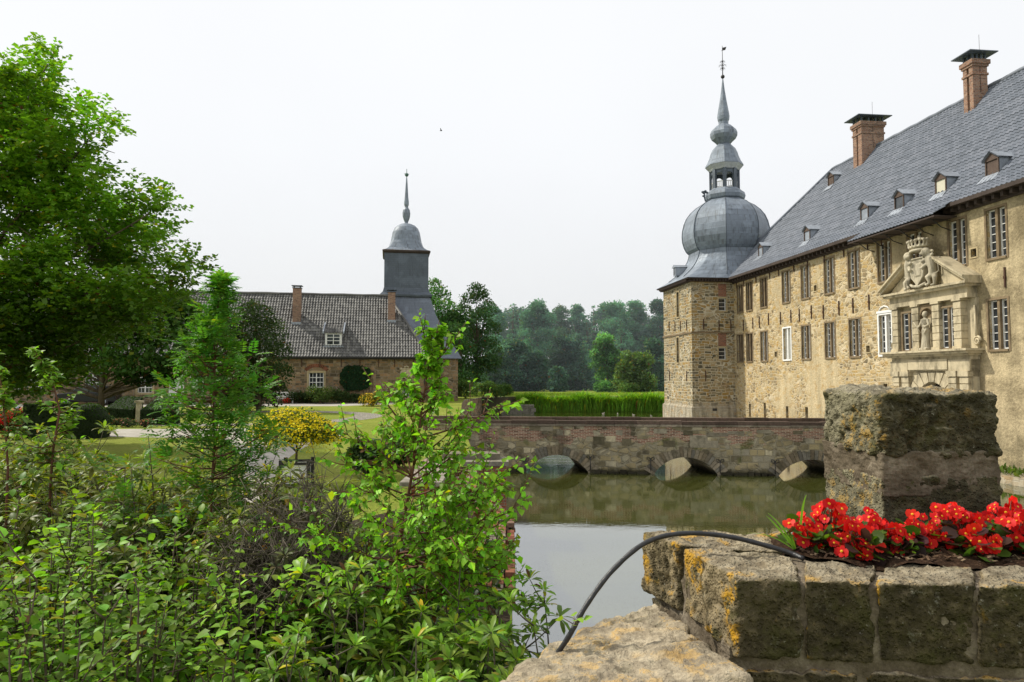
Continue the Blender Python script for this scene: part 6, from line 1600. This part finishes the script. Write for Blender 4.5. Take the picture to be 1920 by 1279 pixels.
# big tree at the left
root = empty('leafy_tree', tuple(P(-150, 780, 22))[:2] + (1.8,)); tag(root, 'large fresh green leafy tree filling the upper left of the view', 'tree'); bo = np.array(root.location)
bl = []
for px, py, r in ((85, 110, 22), (70, 130, 30), (30, 165, 45), (95, 160, 22), (-20, 190, 55), (75, 200, 40), (160, 205, 20), (185, 225, 26), (205, 250, 16), (165, 250, 24), (185, 280, 16), (20, 250, 60), (90, 270, 50), (-40, 280, 70), (130, 310, 40), (205, 320, 12), (60, 340, 60), (185, 335, 22), (150, 370, 45), (0, 370, 60), (100, 400, 55), (245, 350, 14), (255, 375, 20), (290, 370, 22), (310, 395, 20), (270, 410, 30), (205, 410, 40), (320, 425, 14), (40, 440, 50), (160, 460, 55), (250, 450, 40), (300, 450, 24), (90, 500, 55), (210, 510, 50), (280, 500, 35), (335, 500, 22), (365, 495, 18), (320, 530, 30), (370, 520, 14), (20, 540, 60), (130, 560, 60), (240, 560, 50), (300, 570, 30), (60, 610, 60), (170, 620, 50), (250, 610, 36), (0, 670, 55), (90, 680, 45), (150, 690, 30), (340, 560, 20), (30, 730, 40), (120, 720, 30), (-90, 330, 80), (-110, 480, 90), (-80, 600, 90)):
    Y = 22 + RNG.uniform(-1.6, 1.6); c = P(px, py, Y); bl.append((tuple(c), r / 1280 * Y))
    if r > 35: c = P(px + RNG.uniform(-15, 15), py + 10, Y + 2.2); bl.append((tuple(c), r / 1280 * Y))
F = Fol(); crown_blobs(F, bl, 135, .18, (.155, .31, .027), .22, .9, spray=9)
z_ = np.concatenate(F.P)[:, 2]; k_ = np.clip((z_ - 4.5) / 5.5, 0, 1)[:, None]; F.C = [np.concatenate(F.C) * (.38 + .62 * k_)]  # shade of the lower crown painted into the leaf colours
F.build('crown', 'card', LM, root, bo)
W_ = MB(); top = np.array(P(-110, 250, 22.5)) - bo
W_.tube([(0, 0, 0), (.1, 0, 2.5), tuple(top * .6), tuple(top)], [.38, .3, .2, .06], 10)
for (x0, y0), (x1, y1), r in (((-110, 640), (60, 500), .13), ((-110, 620), (110, 430), .12), ((-110, 560), (90, 330), .12), ((-110, 500), (60, 200), .11), ((-110, 430), (90, 120), .09), ((-110, 640), (200, 560), .12), ((-60, 600), (300, 500), .1), ((0, 530), (280, 400), .08), ((20, 420), (180, 240), .07), ((-100, 700), (150, 640), .1)):
    a_, b_ = np.array(P(x0, y0, 22.3)) - bo, np.array(P(x1, y1, 22)) - bo; m_ = (a_ + b_) / 2 + np.array([0, 0, -.5]); pts = bezier(a_, m_, b_, 9); W_.tube(list(pts), list(np.linspace(r, .015, 9)), 6)
    for k in range(7):
        q = pts[RNG.integers(2, 8)]; W_.tube([q, q + unit(rv() * .7 + unit(b_ - a_)) * .9], [.03, .008], 4)
W_.build('trunk', BK, root)
# shade tree behind, dark round tree, small garden trees
def blobtree(name, label, Y, base, blobs, col, size, dens, tw=.2, spray=0, mat=None, k2=True):
    b = G(base[0], base[1], GZ); b = Vector((P(base[0], base[1], Y).x, Y, 1.8)); root = empty(name, b); tag(root, label, 'tree'); bo = np.array(b); F = Fol(); W_ = MB(); bl = []
    for px, py, r in blobs:
        c = P(px, py, Y + RNG.uniform(-1, 1) * r / 1280 * Y); bl.append((tuple(c), r / 1280 * Y))
        W_.tube([(0, 0, max(.4, (c.z - 1.8) * .45)), tuple((np.array(c) - bo) * [.5, .5, .75]), tuple(np.array(c) - bo)], [tw * .5, tw * .3, tw * .1], 5)
    zt = max(c[2] for c, r in bl) - 1.8; W_.tube([(0, 0, -.05), (.03, 0, zt * .4), (0, 0, zt * .75)], [tw * 1.25, tw, tw * .4], 9)
    crown_blobs(F, bl, dens, size, col, .3, .9, spray=spray); F.build('crown', 'card', mat or LF, root, bo); W_.build('trunk', BK, root)
blobtree('shade_tree', 'dark leafy tree with a short trunk on the lawn before the parked car', 44, (190, 760), [(150, 650, 50), (200, 640, 55), (260, 640, 55), (320, 640, 50), (350, 600, 40), (180, 600, 60), (250, 590, 60), (310, 580, 50), (120, 620, 50), (210, 690, 38), (270, 690, 40), (330, 690, 30), (150, 690, 30), (370, 650, 30), (90, 690, 35), (40, 690, 40), (100, 640, 50), (60, 650, 50), (370, 700, 34), (300, 715, 26), (345, 680, 36), (265, 715, 24), (60, 715, 28), (110, 715, 24), (230, 712, 20), (400, 690, 30), (10, 710, 30)], (.05, .11, .022), .3, 300, .17)
blobtree('dark_round_tree', 'dense dark green round tree in front of the gatehouse wall', 47, (485, 765), [(480, 600, 36), (455, 620, 38), (505, 625, 34), (440, 660, 40), (485, 660, 45), (520, 665, 30), (450, 700, 45), (500, 705, 45), (530, 700, 22), (470, 735, 40), (515, 735, 28), (430, 735, 34), (475, 578, 16), (400, 700, 30), (455, 752, 30), (495, 755, 30), (435, 640, 34), (420, 600, 26), (395, 650, 34), (415, 750, 26)], (.04, .07, .026), .17, 480, .15)

for blobs_, base_, Y_, l_, c_ in FARB: blobtree('broadleaf_tree', l_, Y_, base_, blobs_, tuple(x * .85 for x in c_), .3, 230, .2)
# clipped hedges
def hedge(label, mb, o_loc, rz, n, name='clipped_hedge', dome=False):
    root = empty(name, o_loc, rz); tag(root, label, 'hedge', 'clipped yew hedges on the lawn')
    core = mb.build('core', plain('hedge_core', (.012, .022, .006), .9), root)
    me = core.data; F = Fol(); ar = np.array([p.area for p in me.polygons]); pr = ar / ar.sum(); ids = RNG.choice(len(ar), n, p=pr)
    for i in ids:
        p = me.polygons[i]; vs = [np.array(me.vertices[v].co) for v in p.vertices]; u, v = RNG.random(2)
        if len(vs) == 4: q = (vs[0] * (1 - u) + vs[1] * u) * (1 - v) + (vs[3] * (1 - u) + vs[2] * u) * v
        else:
            if u + v > 1: u, v = 1 - u, 1 - v
            q = vs[0] + (vs[1] - vs[0]) * u + (vs[2] - vs[0]) * v
        nn = np.array(p.normal); up_ = .55 + .75 * max(0, nn[2]); F.add([q - nn * .02], nn + rv() * .9, nn + rv() * .4, RNG.uniform(.04, .08), jit(np.array((.045, .09, .02)) * up_, 1, .2))  # up_ paints top light into the leaf colour on upward faces
    F.build('foliage', 'card', LF, root)
a_ = G(38, 822, GZ); b_ = G(178, 826, GZ)
mb = MB(); mb.box(0, 1.5, 0, 1.2, 0, 1.32, taper=.05); mb.box(1.5, 1.9, .5, 1.2, 0, 1.25)
prof = [(1.9 + .95 * (1 - math.cos(k * math.pi / 12 * 1)) , 0) for k in range(1)]
ring = lambda z, r: [(2.45 + r * .75 * math.cos(2 * math.pi * k / 20), .55 + r * .8 * math.sin(2 * math.pi * k / 20), z) for k in range(20)]
mb.rings([ring(0, .85), ring(.5, .9), ring(.85, .84), ring(1.12, .66), ring(1.28, .4), ring(1.34, .02)])
hedge('clipped dark hedge block with a rounded right end near the left edge', mb, (a_.x, a_.y, GZ), R(-5), 9000)
a_ = G(197, 797, GZ)
mb = MB(); mb.add([(0, 0, 0), (1.35, 0, 0), (1.35, 1.2, 0), (0, 1.2, 0), (.0, 0, .85), (1.35, 0, .75), (1.2, 1.1, 1.35), (.25, 1.1, 1.4)], [(0, 3, 2, 1), (4, 5, 6, 7), (0, 1, 5, 4), (1, 2, 6, 5), (2, 3, 7, 6), (3, 0, 4, 7)]); hedge('clipped hedge block with a sloping sunlit top left of the stone post', mb, (a_.x, a_.y, GZ), 0, 5000)
mb = MB(); mb.add([(0, 0, 0), (1.4, 0, 0), (1.4, 1.2, 0), (0, 1.2, 0), (.0, 0, .75), (1.4, 0, .8), (1.3, 1.1, 1.2), (.2, 1.1, 1.3)], [(0, 3, 2, 1), (4, 5, 6, 7), (0, 1, 5, 4), (1, 2, 6, 5), (2, 3, 7, 6), (3, 0, 4, 7)]); hedge('clipped hedge block with a sloping sunlit top right of the stone post', mb, (a_.x + 1.75, a_.y, GZ), 0, 5000)
mb = MB(); mb.box(-.12, .12, -.12, .12, 0, 1.1, taper=.02); mb.box(-.16, .16, -.16, .16, 1.102, 1.2); o = mb.build('stone_post', M['sand']); o.location = (a_.x + 1.55, a_.y + .2, GZ); tag(o, 'small pale stone post between the two sloping clipped hedges', 'post')

# leafy mounds by the house and in the garden
def mound(name, label, cat, px, py_b, hw, ph, Y, col, size=.12, n=1500, fl=None, nf=0, group=None, fsz=.05, z0=GZ, tplf='card', mat=None, tpl='card'):
    b = P(px, py_b, Y); r = hw / 1280 * Y; h = ph / 1280 * Y; root = empty(name, (b.x, Y, z0)); tag(root, label, cat, group); o = np.array(root.location); F = Fol(); W_ = MB()
    nb = 9; c0 = RNG.uniform(-1, 1, (nb, 3)) * [r * .55, r * .5, 0] ; bl = [((o[0] + c[0], o[1] + c[1], z0 + h * RNG.uniform(.14, .62)), min(r, h) * RNG.uniform(.42, .58)) for c in c0]
    for c, rr in bl: W_.tube([(0, 0, 0), tuple((np.array(c) - o) * .6), tuple(np.array(c) - o)], [.025, .018, .008], 4)
    crown_blobs(F, bl, n / (nb * (min(r, h) * .43) ** 2), size, col, .2, .9)
    F.build('foliage', tpl, mat or LF, root, o); W_.build('stem', BK, root)
    if fl is not None:
        F2 = Fol()
        for k in range(nf):
            c, rr = bl[RNG.integers(nb)]; d = unit(rv() + [0, -.4, .5]); F2.add([np.array(c) + d * rr * 1.03 * [1, 1, .95]], d + rv() * .5, d + rv() * .3, fsz * RNG.uniform(.7, 1.2), jit(fl, 1, .12, .05))
        F2.build('blossoms', FLW, LPY if fl[1] > .3 else LP, root, o)
    return root
# simple five petalled flower
fv = [(0, .0, 0)]; ff = []
for k in range(5):
    a = 2 * math.pi * k / 5; b = 2 * math.pi * (k + .5) / 5
    fv += [(.32 * math.cos(a - .45), .32 * math.sin(a - .45), .08), (.5 * math.cos(a), .5 * math.sin(a), .05), (.32 * math.cos(a + .45), .32 * math.sin(a + .45), .08)]; i = 1 + 3 * k; ff += [(0, i, i + 1, i + 2)]
FLW = (np.array([(x, z, y) for x, y, z in fv]), ff)
specs = [(562, 762, 22, 24, 61.3, (.05, .085, .03), 'dark low bush left of the latticed window'), (605, 766, 28, 36, 60.3, (.085, .14, .035), 'light green bush under the latticed window'), (640, 765, 22, 28, 61, (.055, .095, .03), 'bush between the window and the ivy'), (668, 764, 14, 20, 61.5, (.05, .085, .03), 'small bush under the ivy patch'), (585, 764, 14, 24, 61.6, (.06, .1, .03), 'small bush just left of the light green bush')]
for px, pb, hw, ph, Y, c, l in specs: mound('wall_bush', l, 'bush', px, pb, hw, ph, Y, c, .14, 1500, group='bushes along the gatehouse wall')
mound('yellow_flower_bush', 'bush dotted with yellow flowers near the gatehouse corner', 'bush', 697, 765, 28, 32, 55, (.1, .14, .03), .12, 1300, (.75, .5, .03), 350, fsz=.16)
mound('flower_pot', 'round cluster of red flowers by the white bench', 'flowers', 537, 758, 8, 14, 60.5, (.06, .1, .03), .1, 250, (.7, .03, .02), 160, fsz=.14)
mound('garden_shrub', 'dark glossy shrub behind the birch right of the yellow flowering bush', 'shrub', 690, 868, 34, 82, 16.5, (.055, .1, .035), .13, 2600, tpl='ovate', mat=LM)
mound('garden_shrub', 'second dark shrub behind the birch near the low garden wall', 'shrub', 745, 850, 36, 66, 18, (.055, .1, .035), .13, 2400, tpl='ovate', mat=LM)
mound('rose_bush', 'rose bush with many red blooms at the left edge beside the lamp', 'roses', 12, 815, 42, 58, 27, (.06, .1, .035), .08, 2200, (.75, .025, .02), 240, fsz=.13)
mound('rose_bush', 'rose bush with scattered red blooms right of the rounded hedge', 'roses', 192, 815, 20, 52, 27.5, (.06, .1, .035), .07, 1200, (.75, .04, .025), 45, fsz=.11)
for x, l in ((215, 'leftmost small pink flowered bush before the sloping hedges'), (240, 'middle small pink flowered bush before the sloping hedges'), (272, 'rightmost small pink flowered bush before the sloping hedges')): mound('rose_bush', l, 'roses', x, 798, 14, 17, 32.5, (.07, .1, .05), .07, 700, (.6, .2, .16), 50, fsz=.09)
for x, pb, hw, ph, Y, l in ((872, 775, 26, 46, 74, 'round bush at the far bank beside the chapel'), (905, 774, 22, 38, 77, 'bush at the far water edge right of the chapel'), (945, 757, 18, 26, 84, 'pale bush at the left end of the reeds'), (1180, 740, 22, 22, 92, 'low pale bush at the foot of the olive tree'), (930, 768, 20, 26, 79, 'light green bush above the stone landing')): mound('bank_bush', l, 'bush', x, pb, hw, ph, Y, (.08, .15, .04), .17, 1400, group='bushes on the far bank')
# yellow flowering standard in the tub
tp_ = P(556, 815, 15.05); root = empty('yellow_flowering_standard', (tp_.x, 15.05, 2.25)); tag(root, 'round bush on a stem covered with bright yellow flowers above the white tub', 'flowering shrub'); o = np.array(root.location)
bl = []
for k in range(60):
    d = unit(rv()); d[2] = abs(d[2]) * 1.0 - .38; bl.append((tuple(np.array(tp_) + d * [.95, .8, .66] * RNG.random() ** .4), .3))
F = Fol(); crown_blobs(F, bl, 1500, .06, (.06, .11, .02), .2, .9); F.build('foliage', 'card', LM, root, o)
F2 = Fol()
for k in range(6500):
    c, rr = bl[RNG.integers(len(bl))]; d = unit(rv() + [0, -.2, .45]); q = np.array(c) + d * rr * 1.08 * [1, 1, .95]
    if (q[2] - tp_.z) < -.2 and RNG.random() < .8: continue
    F2.add([q], d + rv() * .6, d + rv() * .4, .05 * RNG.uniform(.7, 1.2), jit((.9, .7, .01), 1, .1, .04))
F2.build('blossoms', FLW, LPY, root, o)
W_ = MB(); W_.tube([(0, 0, 0), (.01, 0, .3), (0, 0, .7)], [.03, .025, .02], 7)
for k in range(10): a = k * .63; W_.tube([(0, 0, .3), (.3 * math.cos(a), .3 * math.sin(a), .6), (.6 * math.cos(a), .55 * math.sin(a), .85)], [.014, .01, .005], 4)
W_.build('stem', BK, root)
# ivy on the wall
F = Fol(); s_, z_ = Hw(666, 707); n = 3200
u = RNG.uniform(-1, 1, n); v = RNG.uniform(-1, 1, n); keep = (np.abs(u) ** 3 + np.abs(v) ** 3 < 1 + .15 * np.sin(u * 9) + .1 * np.sin(v * 11)); u, v = u[keep], v[keep]; n = len(u)
lx = s_ + u * 1.35; lz = z_ + v * 1.12; pos = np.array(HO)[None] + np.outer(lx, np.array(HX)) + np.outer(np.full(n, -.1) - .12 * RNG.random(n) * (1 - u * u), np.array(HY)); pos[:, 2] = lz
F.add(pos, np.array([0, 0, -1.0]) + .5 * rv(n), -np.array(HY) + .4 * rv(n), RNG.uniform(.13, .22, n), jit((.022, .055, .022), n, .2))
root = empty('ivy', tuple(pos.mean(0))); tag(root, 'dark green ivy patch on the stone wall right of the latticed window', 'ivy'); F.build('foliage', 'card', LF, root, tuple(pos.mean(0)))
W_ = MB(); b0 = HO + HX * (s_ + .9) - HY * .06
for k in range(4): W_.tube([b0 + HX * (k * .1) + Vector((0, 0, 1.8)) - root.location, b0 + HX * (-.2 + k * .3) + Vector((0, 0, 3.2)) - root.location, b0 + HX * (-.9 + k * .5) + Vector((0, 0, 4.6)) - root.location], [.04, .03, .015], 5)
W_.build('stem', BK, root)

# ---- begonias
pv = [(0, 0, 0)]; pf = []; pc_ = [(.8, .5, .02)]
def petal(a, l, w_, cup):
    i = len(pv); ca, sa = math.cos(a), math.sin(a)
    for (r, s) in ((.12, -.3), (.6, -1), (1.0, -.45), (1.0, .45), (.6, 1), (.12, .3)):
        x, y = l * r, w_ * s; pv.append((ca * x - sa * y, cup * r * r, sa * x + ca * y)); pc_.append((np.nan,) * 3)
    pf.append((i, i + 1, i + 2, i + 3)); pf.append((i, i + 3, i + 4, i + 5))
for a, l, w_ in ((0, .5, .36), (math.pi, .5, .36), (math.pi / 2, .44, .22), (-math.pi / 2, .44, .22)): petal(a, l, w_, .12)
i0 = len(pv)
for k in range(6): a = k * math.pi / 3; pv.append((.11 * math.cos(a), .07, .11 * math.sin(a))); pc_.append((.85, .5, .02))
pv.append((0, .14, 0)); pc_.append((.9, .6, .05))
for k in range(6): pf.append((i0 + k, i0 + (k + 1) % 6, i0 + 6))
BEG = (np.array(pv), pf, np.array(pc_))
BM = []
for k_, c_ in enumerate(((.75, .014, .008), (.66, .01, .008), (.8, .03, .012), (.6, .008, .012))):
    F = Fol(); F.add([(0, 0, 0)], (0, 1, 0), (0, 0, 1), 1.0, c_); o = F.build('flower', BEG, LP); me_ = o.data; bpy.data.objects.remove(o); BM.append(me_)
    for v in me_.vertices: v.co.z += .05 * math.sin(v.co.x * 5 + k_ * 2); v.co.y += .06 * math.sin(v.co.z * 6 + k_)
TPL['round'] = (np.array([(0, 0, 0), (.42, .25, .07), (.5, .6, .1), (.25, .95, .04), (-.2, 1.0, .03), (-.48, .65, .1), (-.42, .28, .07), (0, .5, 0)], float), [(0, 1, 7), (1, 2, 7), (2, 3, 7), (3, 4, 7), (4, 5, 7), (5, 6, 7), (6, 0, 7)])
bg = [(1497, 960, 2.84, .085, 15), (1543, 938, 2.86, .08, 20), (1580, 975, 2.74, .09, 20), (1625, 958, 2.82, .085, 20), (1664, 985, 2.78, .07, 15), (1705, 965, 2.84, .08, 18), (1735, 990, 2.8, .07, 14), (1762, 940, 2.88, .085, 24), (1795, 955, 2.8, .09, 24), (1830, 1000, 2.72, .06, 10), (1872, 938, 2.86, .09, 26), (1905, 960, 2.76, .09, 24), (1940, 945, 2.86, .09, 22), (1610, 1010, 2.7, .06, 10), (1990, 950, 2.8, .09, 20)]
ord_ = ['leftmost', 'second', 'third', 'fourth', 'fifth', 'sixth', 'seventh', 'eighth', 'ninth', 'tenth', 'eleventh', 'twelfth', 'thirteenth']
order = sorted(range(len(bg)), key=lambda i: bg[i][0]); nm = {}
for r_, i in enumerate(order): nm[i] = ('leftmost red begonia with grass blades beside it' if r_ == 0 else 'rightmost red begonia partly outside the frame' if r_ == len(bg) - 1 else '%s red begonia from the left in the stone planter' % ['', 'second', 'third', 'fourth', 'fifth', 'sixth', 'seventh', 'eighth', 'ninth', 'tenth', 'eleventh', 'twelfth', 'thirteenth', 'fourteenth'][r_])
for i, (px, py, Y, r, nf) in enumerate(bg):
    px += 14; r *= .82; t_ = P(px, py - 4, Y); z0 = ZT; H = t_.z - z0; root = empty('begonia', (t_.x, Y, z0)); tag(root, nm[i], 'begonia', 'red begonias in the stone planter'); o = np.array(root.location); F = Fol(); F2 = Fol(); W_ = MB()
    for k in range(int(nf * 2.1)):
        q = RNG.random() ** .5; a = RNG.uniform(0, 6.28); h = H * (1 - .35 * q * q) * (RNG.uniform(.08, 1.0) if k > nf * .5 else RNG.uniform(.65, 1)); p = o + [r * 1.05 * q * math.cos(a), r * q * math.sin(a), h]
        d = unit(np.array([.7 * math.cos(a) - .1, .7 * math.sin(a) - .75, .45]) + .35 * rv())
        u_ = rv() * .3 + [0, 0, 1]; X_ = unit(np.cross(d, u_)); Z_ = np.cross(X_, d); fo = bpy.data.objects.new('flower', BM[int(RNG.integers(4))]); COL.objects.link(fo); fo.parent = root; s_ = .047 * RNG.uniform(.65, 1.15)
        fo.matrix_local = Matrix.Translation(Vector(p - o)) @ Matrix(((X_[0], d[0], Z_[0]), (X_[1], d[1], Z_[1]), (X_[2], d[2], Z_[2]))).to_4x4() @ Matrix.Scale(float(s_), 4); W_.tube([(0, 0, 0), tuple((p - o) * [.4, .4, .6]), tuple(p - o - d * .004)], [.0035, .0028, .0018], 4)
    for k in range(int(nf * 2.0)):
        q = RNG.random() ** .5; a = RNG.uniform(0, 6.28); h = H * RNG.uniform(.05, .62); p = o + [r * q * math.cos(a), r * q * math.sin(a), h]; d = unit(np.array([math.cos(a), math.sin(a) - .4, .15]) + .4 * rv())
        c = (.07, .13, .02) if RNG.random() < .5 else (.05, .022, .02)
        F.add([p], d, np.array([0, 0, 1.0]) + .5 * rv(), .05 * RNG.uniform(.8, 1.3), jit(c, 1, .25))
    F.build('foliage', 'round', LG, root, o); W_.build('stem', BKR, root)
# grass blades
W_ = empty('grass_tuft', tuple(P(1488, 1030, 2.8))[:2] + (ZT,)); tag(W_, 'few bright green grass blades at the left end of the planter soil', 'grass'); mb = MB()
o = Vector(W_.location)
for pts in ([(1490, 1030), (1470, 1000), (1450, 975), (1437, 967)], [(1490, 1030), (1480, 1000), (1465, 975), (1440, 962)], [(1500, 1020), (1500, 970), (1503, 935), (1512, 928)], [(1488, 1030), (1460, 1000), (1430, 993), (1400, 1000)], [(1492, 1030), (1488, 1000), (1476, 985), (1470, 990)]):
    q = [P(x, y, 2.8) - o for x, y in pts]; b = bezier(np.array(q[0]), np.array(q[1]) * .5 + np.array(q[2]) * .5, np.array(q[3]), 9); wd = [.005 * math.sin(math.pi * min(1, (k + 1.5) / 10)) + .0008 for k in range(9)]
    vs = []
    for k, p in enumerate(b): vs += [(p[0] - wd[k], p[1], p[2]), (p[0] + wd[k], p[1] + .003, p[2])]
    mb.add(vs, [(2 * k, 2 * k + 1, 2 * k + 3, 2 * k + 2) for k in range(8)], smooth=True, col=(.16, .32, .04))
mb.build('blade', LM, W_, True)
# small seedling in the soil, vine leaves at the hose, weeds at the castle foot
def tuft(name, label, cat, pos, size, n, col, tplk, spread, up=.6):
    root = empty(name, pos); tag(root, label, cat); o = np.array(root.location); F = Fol(); W_ = MB()
    for k in range(n):
        a = RNG.uniform(0, 6.28); p = o + [spread * math.cos(a) * RNG.random(), spread * math.sin(a) * RNG.random(), spread * RNG.uniform(.1, 1.0) * up]; F.add([p], unit(np.array([math.cos(a), math.sin(a) - .2, .3]) + .3 * rv()), np.array([0, -.2, 1.0]) + .3 * rv(), size * RNG.uniform(.7, 1.2), jit(col, 1, .15)); W_.tube([(0, 0, 0), tuple(p - o)], [.002, .0012], 4)
    F.build('foliage', tplk, LM, root, o); W_.build('stem', BKR, root)
tuft('seedling', 'little bright green seedling in the dark soil before the begonias', 'seedling', P(1706, 1036, 2.72), .022, 9, (.16, .32, .05), 'round', .035)
tuft('creeper', 'small bright creeper leaves around the lower end of the hose', 'creeper', P(1078, 1172, 2.62), .035, 8, (.22, .36, .04), 'birch', .09)
F = Fol(); n = 900; s_ = RNG.uniform(8, 33, n); pos = np.array(C0)[None] + np.outer(s_, np.array(CX)) + np.outer(-RNG.uniform(.1, 1.2, n), np.array(CY)); pos[:, 2] = .32
F.add(pos, np.array([0, 0, 1.0]) + .4 * rv(n), rv(n), RNG.uniform(.12, .4, n), jit((.1, .16, .03), n, .25)); F.build('ledge_weeds', 'long', LM, None, stuff=True)
# ================================================================== LIGHT, WORLD, CAMERA
w = bpy.data.worlds.new('World'); SC.world = w; w.use_nodes = True
nt = w.node_tree; nt.nodes.clear()
SUN_AZ = math.atan2(-.93, .36); SUN_EL = R(46)
sky = nt.nodes.new('ShaderNodeTexSky'); sky.sky_type = 'NISHITA'; sky.sun_disc = False
sky.sun_elevation = SUN_EL; sky.sun_rotation = SUN_AZ % (2 * math.pi); sky.dust_density = 4; sky.air_density = 1.2
tc = nt.nodes.new('ShaderNodeTexCoord'); sx = nt.nodes.new('ShaderNodeSeparateXYZ'); nt.links.new(tc.outputs['Generated'], sx.inputs[0])
rp_ = nt.nodes.new('ShaderNodeValToRGB'); nt.links.new(sx.outputs[2], rp_.inputs[0])
cr = rp_.color_ramp; cr.elements.new(.5)
for e_, (p_, c_) in zip(cr.elements, ((0, (.80, .82, .845)), (.3, (.93, .945, .965)), (1, (1.0, 1.0, 1.0)))): e_.position = p_; e_.color = (*c_, 1)
sc_ = nt.nodes.new('ShaderNodeVectorMath'); sc_.operation = 'SCALE'; nt.links.new(rp_.outputs[0], sc_.inputs[0]); sc_.inputs['Scale'].default_value = 10.6
nz_ = nt.nodes.new('ShaderNodeTexNoise'); nz_.inputs['Scale'].default_value = 1.6; nz_.inputs['Detail'].default_value = 4; nt.links.new(tc.outputs['Generated'], nz_.inputs['Vector'])
mp = nt.nodes.new('ShaderNodeMapRange'); nt.links.new(nz_.outputs[0], mp.inputs[0]); mp.inputs[1].default_value = .3; mp.inputs[2].default_value = .7; mp.inputs[3].default_value = .965; mp.inputs[4].default_value = 1.02
s2_ = nt.nodes.new('ShaderNodeVectorMath'); s2_.operation = 'SCALE'; nt.links.new(sc_.outputs[0], s2_.inputs[0]); nt.links.new(mp.outputs[0], s2_.inputs['Scale'])
mx = nt.nodes.new('ShaderNodeMix'); mx.data_type = 'RGBA'; mx.inputs[0].default_value = .93
nt.links.new(sky.outputs[0], mx.inputs[6]); nt.links.new(s2_.outputs[0], mx.inputs[7])
bg = nt.nodes.new('ShaderNodeBackground'); bg.inputs[1].default_value = .1; nt.links.new(mx.outputs[2], bg.inputs[0])
ow = nt.nodes.new('ShaderNodeOutputWorld'); nt.links.new(bg.outputs[0], ow.inputs[0])
sl_ = bpy.data.lights.new('sun', 'SUN'); sl_.energy = 4.3; sl_.angle = R(2.5); sl_.color = (1, .94, .82)
so_ = bpy.data.objects.new('sun', sl_); COL.objects.link(so_)
sd = Vector((math.sin(SUN_AZ) * math.cos(SUN_EL), math.cos(SUN_AZ) * math.cos(SUN_EL), math.sin(SUN_EL)))
so_.rotation_euler = (-sd).to_track_quat('-Z', 'Y').to_euler(); so_.location = (-20, 10, 40)
cd = bpy.data.cameras.new('camera'); cam = bpy.data.objects.new('camera', cd); COL.objects.link(cam)
cam.location = (0, 0, CAM_Z); cam.rotation_euler = (math.pi / 2 + PITCH, 0, 0)
cd.lens = 24.0; cd.sensor_width = 36.0; cd.sensor_fit = 'HORIZONTAL'; cd.clip_start = .05; cd.clip_end = 3000
SC.camera = cam
SC.view_settings.view_transform = 'Standard'; SC.view_settings.look = 'None'; SC.view_settings.exposure = 0; SC.view_settings.gamma = 1
SC.render.engine = 'CYCLES'
SC.cycles.max_bounces = 6; SC.cycles.transparent_max_bounces = 4; SC.cycles.use_denoising = True
SC.render.film_transparent = False
# thin summer haze lying over the far shore: a real scattering volume around the wood
hz = MB(); hz.box(-60, 110, 88, 175, 1.9, 34); hm = newmat('haze'); t = NT(hm)
vs_ = t.n('ShaderNodeVolumeScatter', {'Color': (.8, .93, 1.0), 'Density': .0019, 'Anisotropy': .2}); o_ = t.n('ShaderNodeOutputMaterial'); hm.node_tree.links.new(vs_.outputs[0], o_.inputs['Volume'])
tag(hz.build('haze', hm), kind='structure')
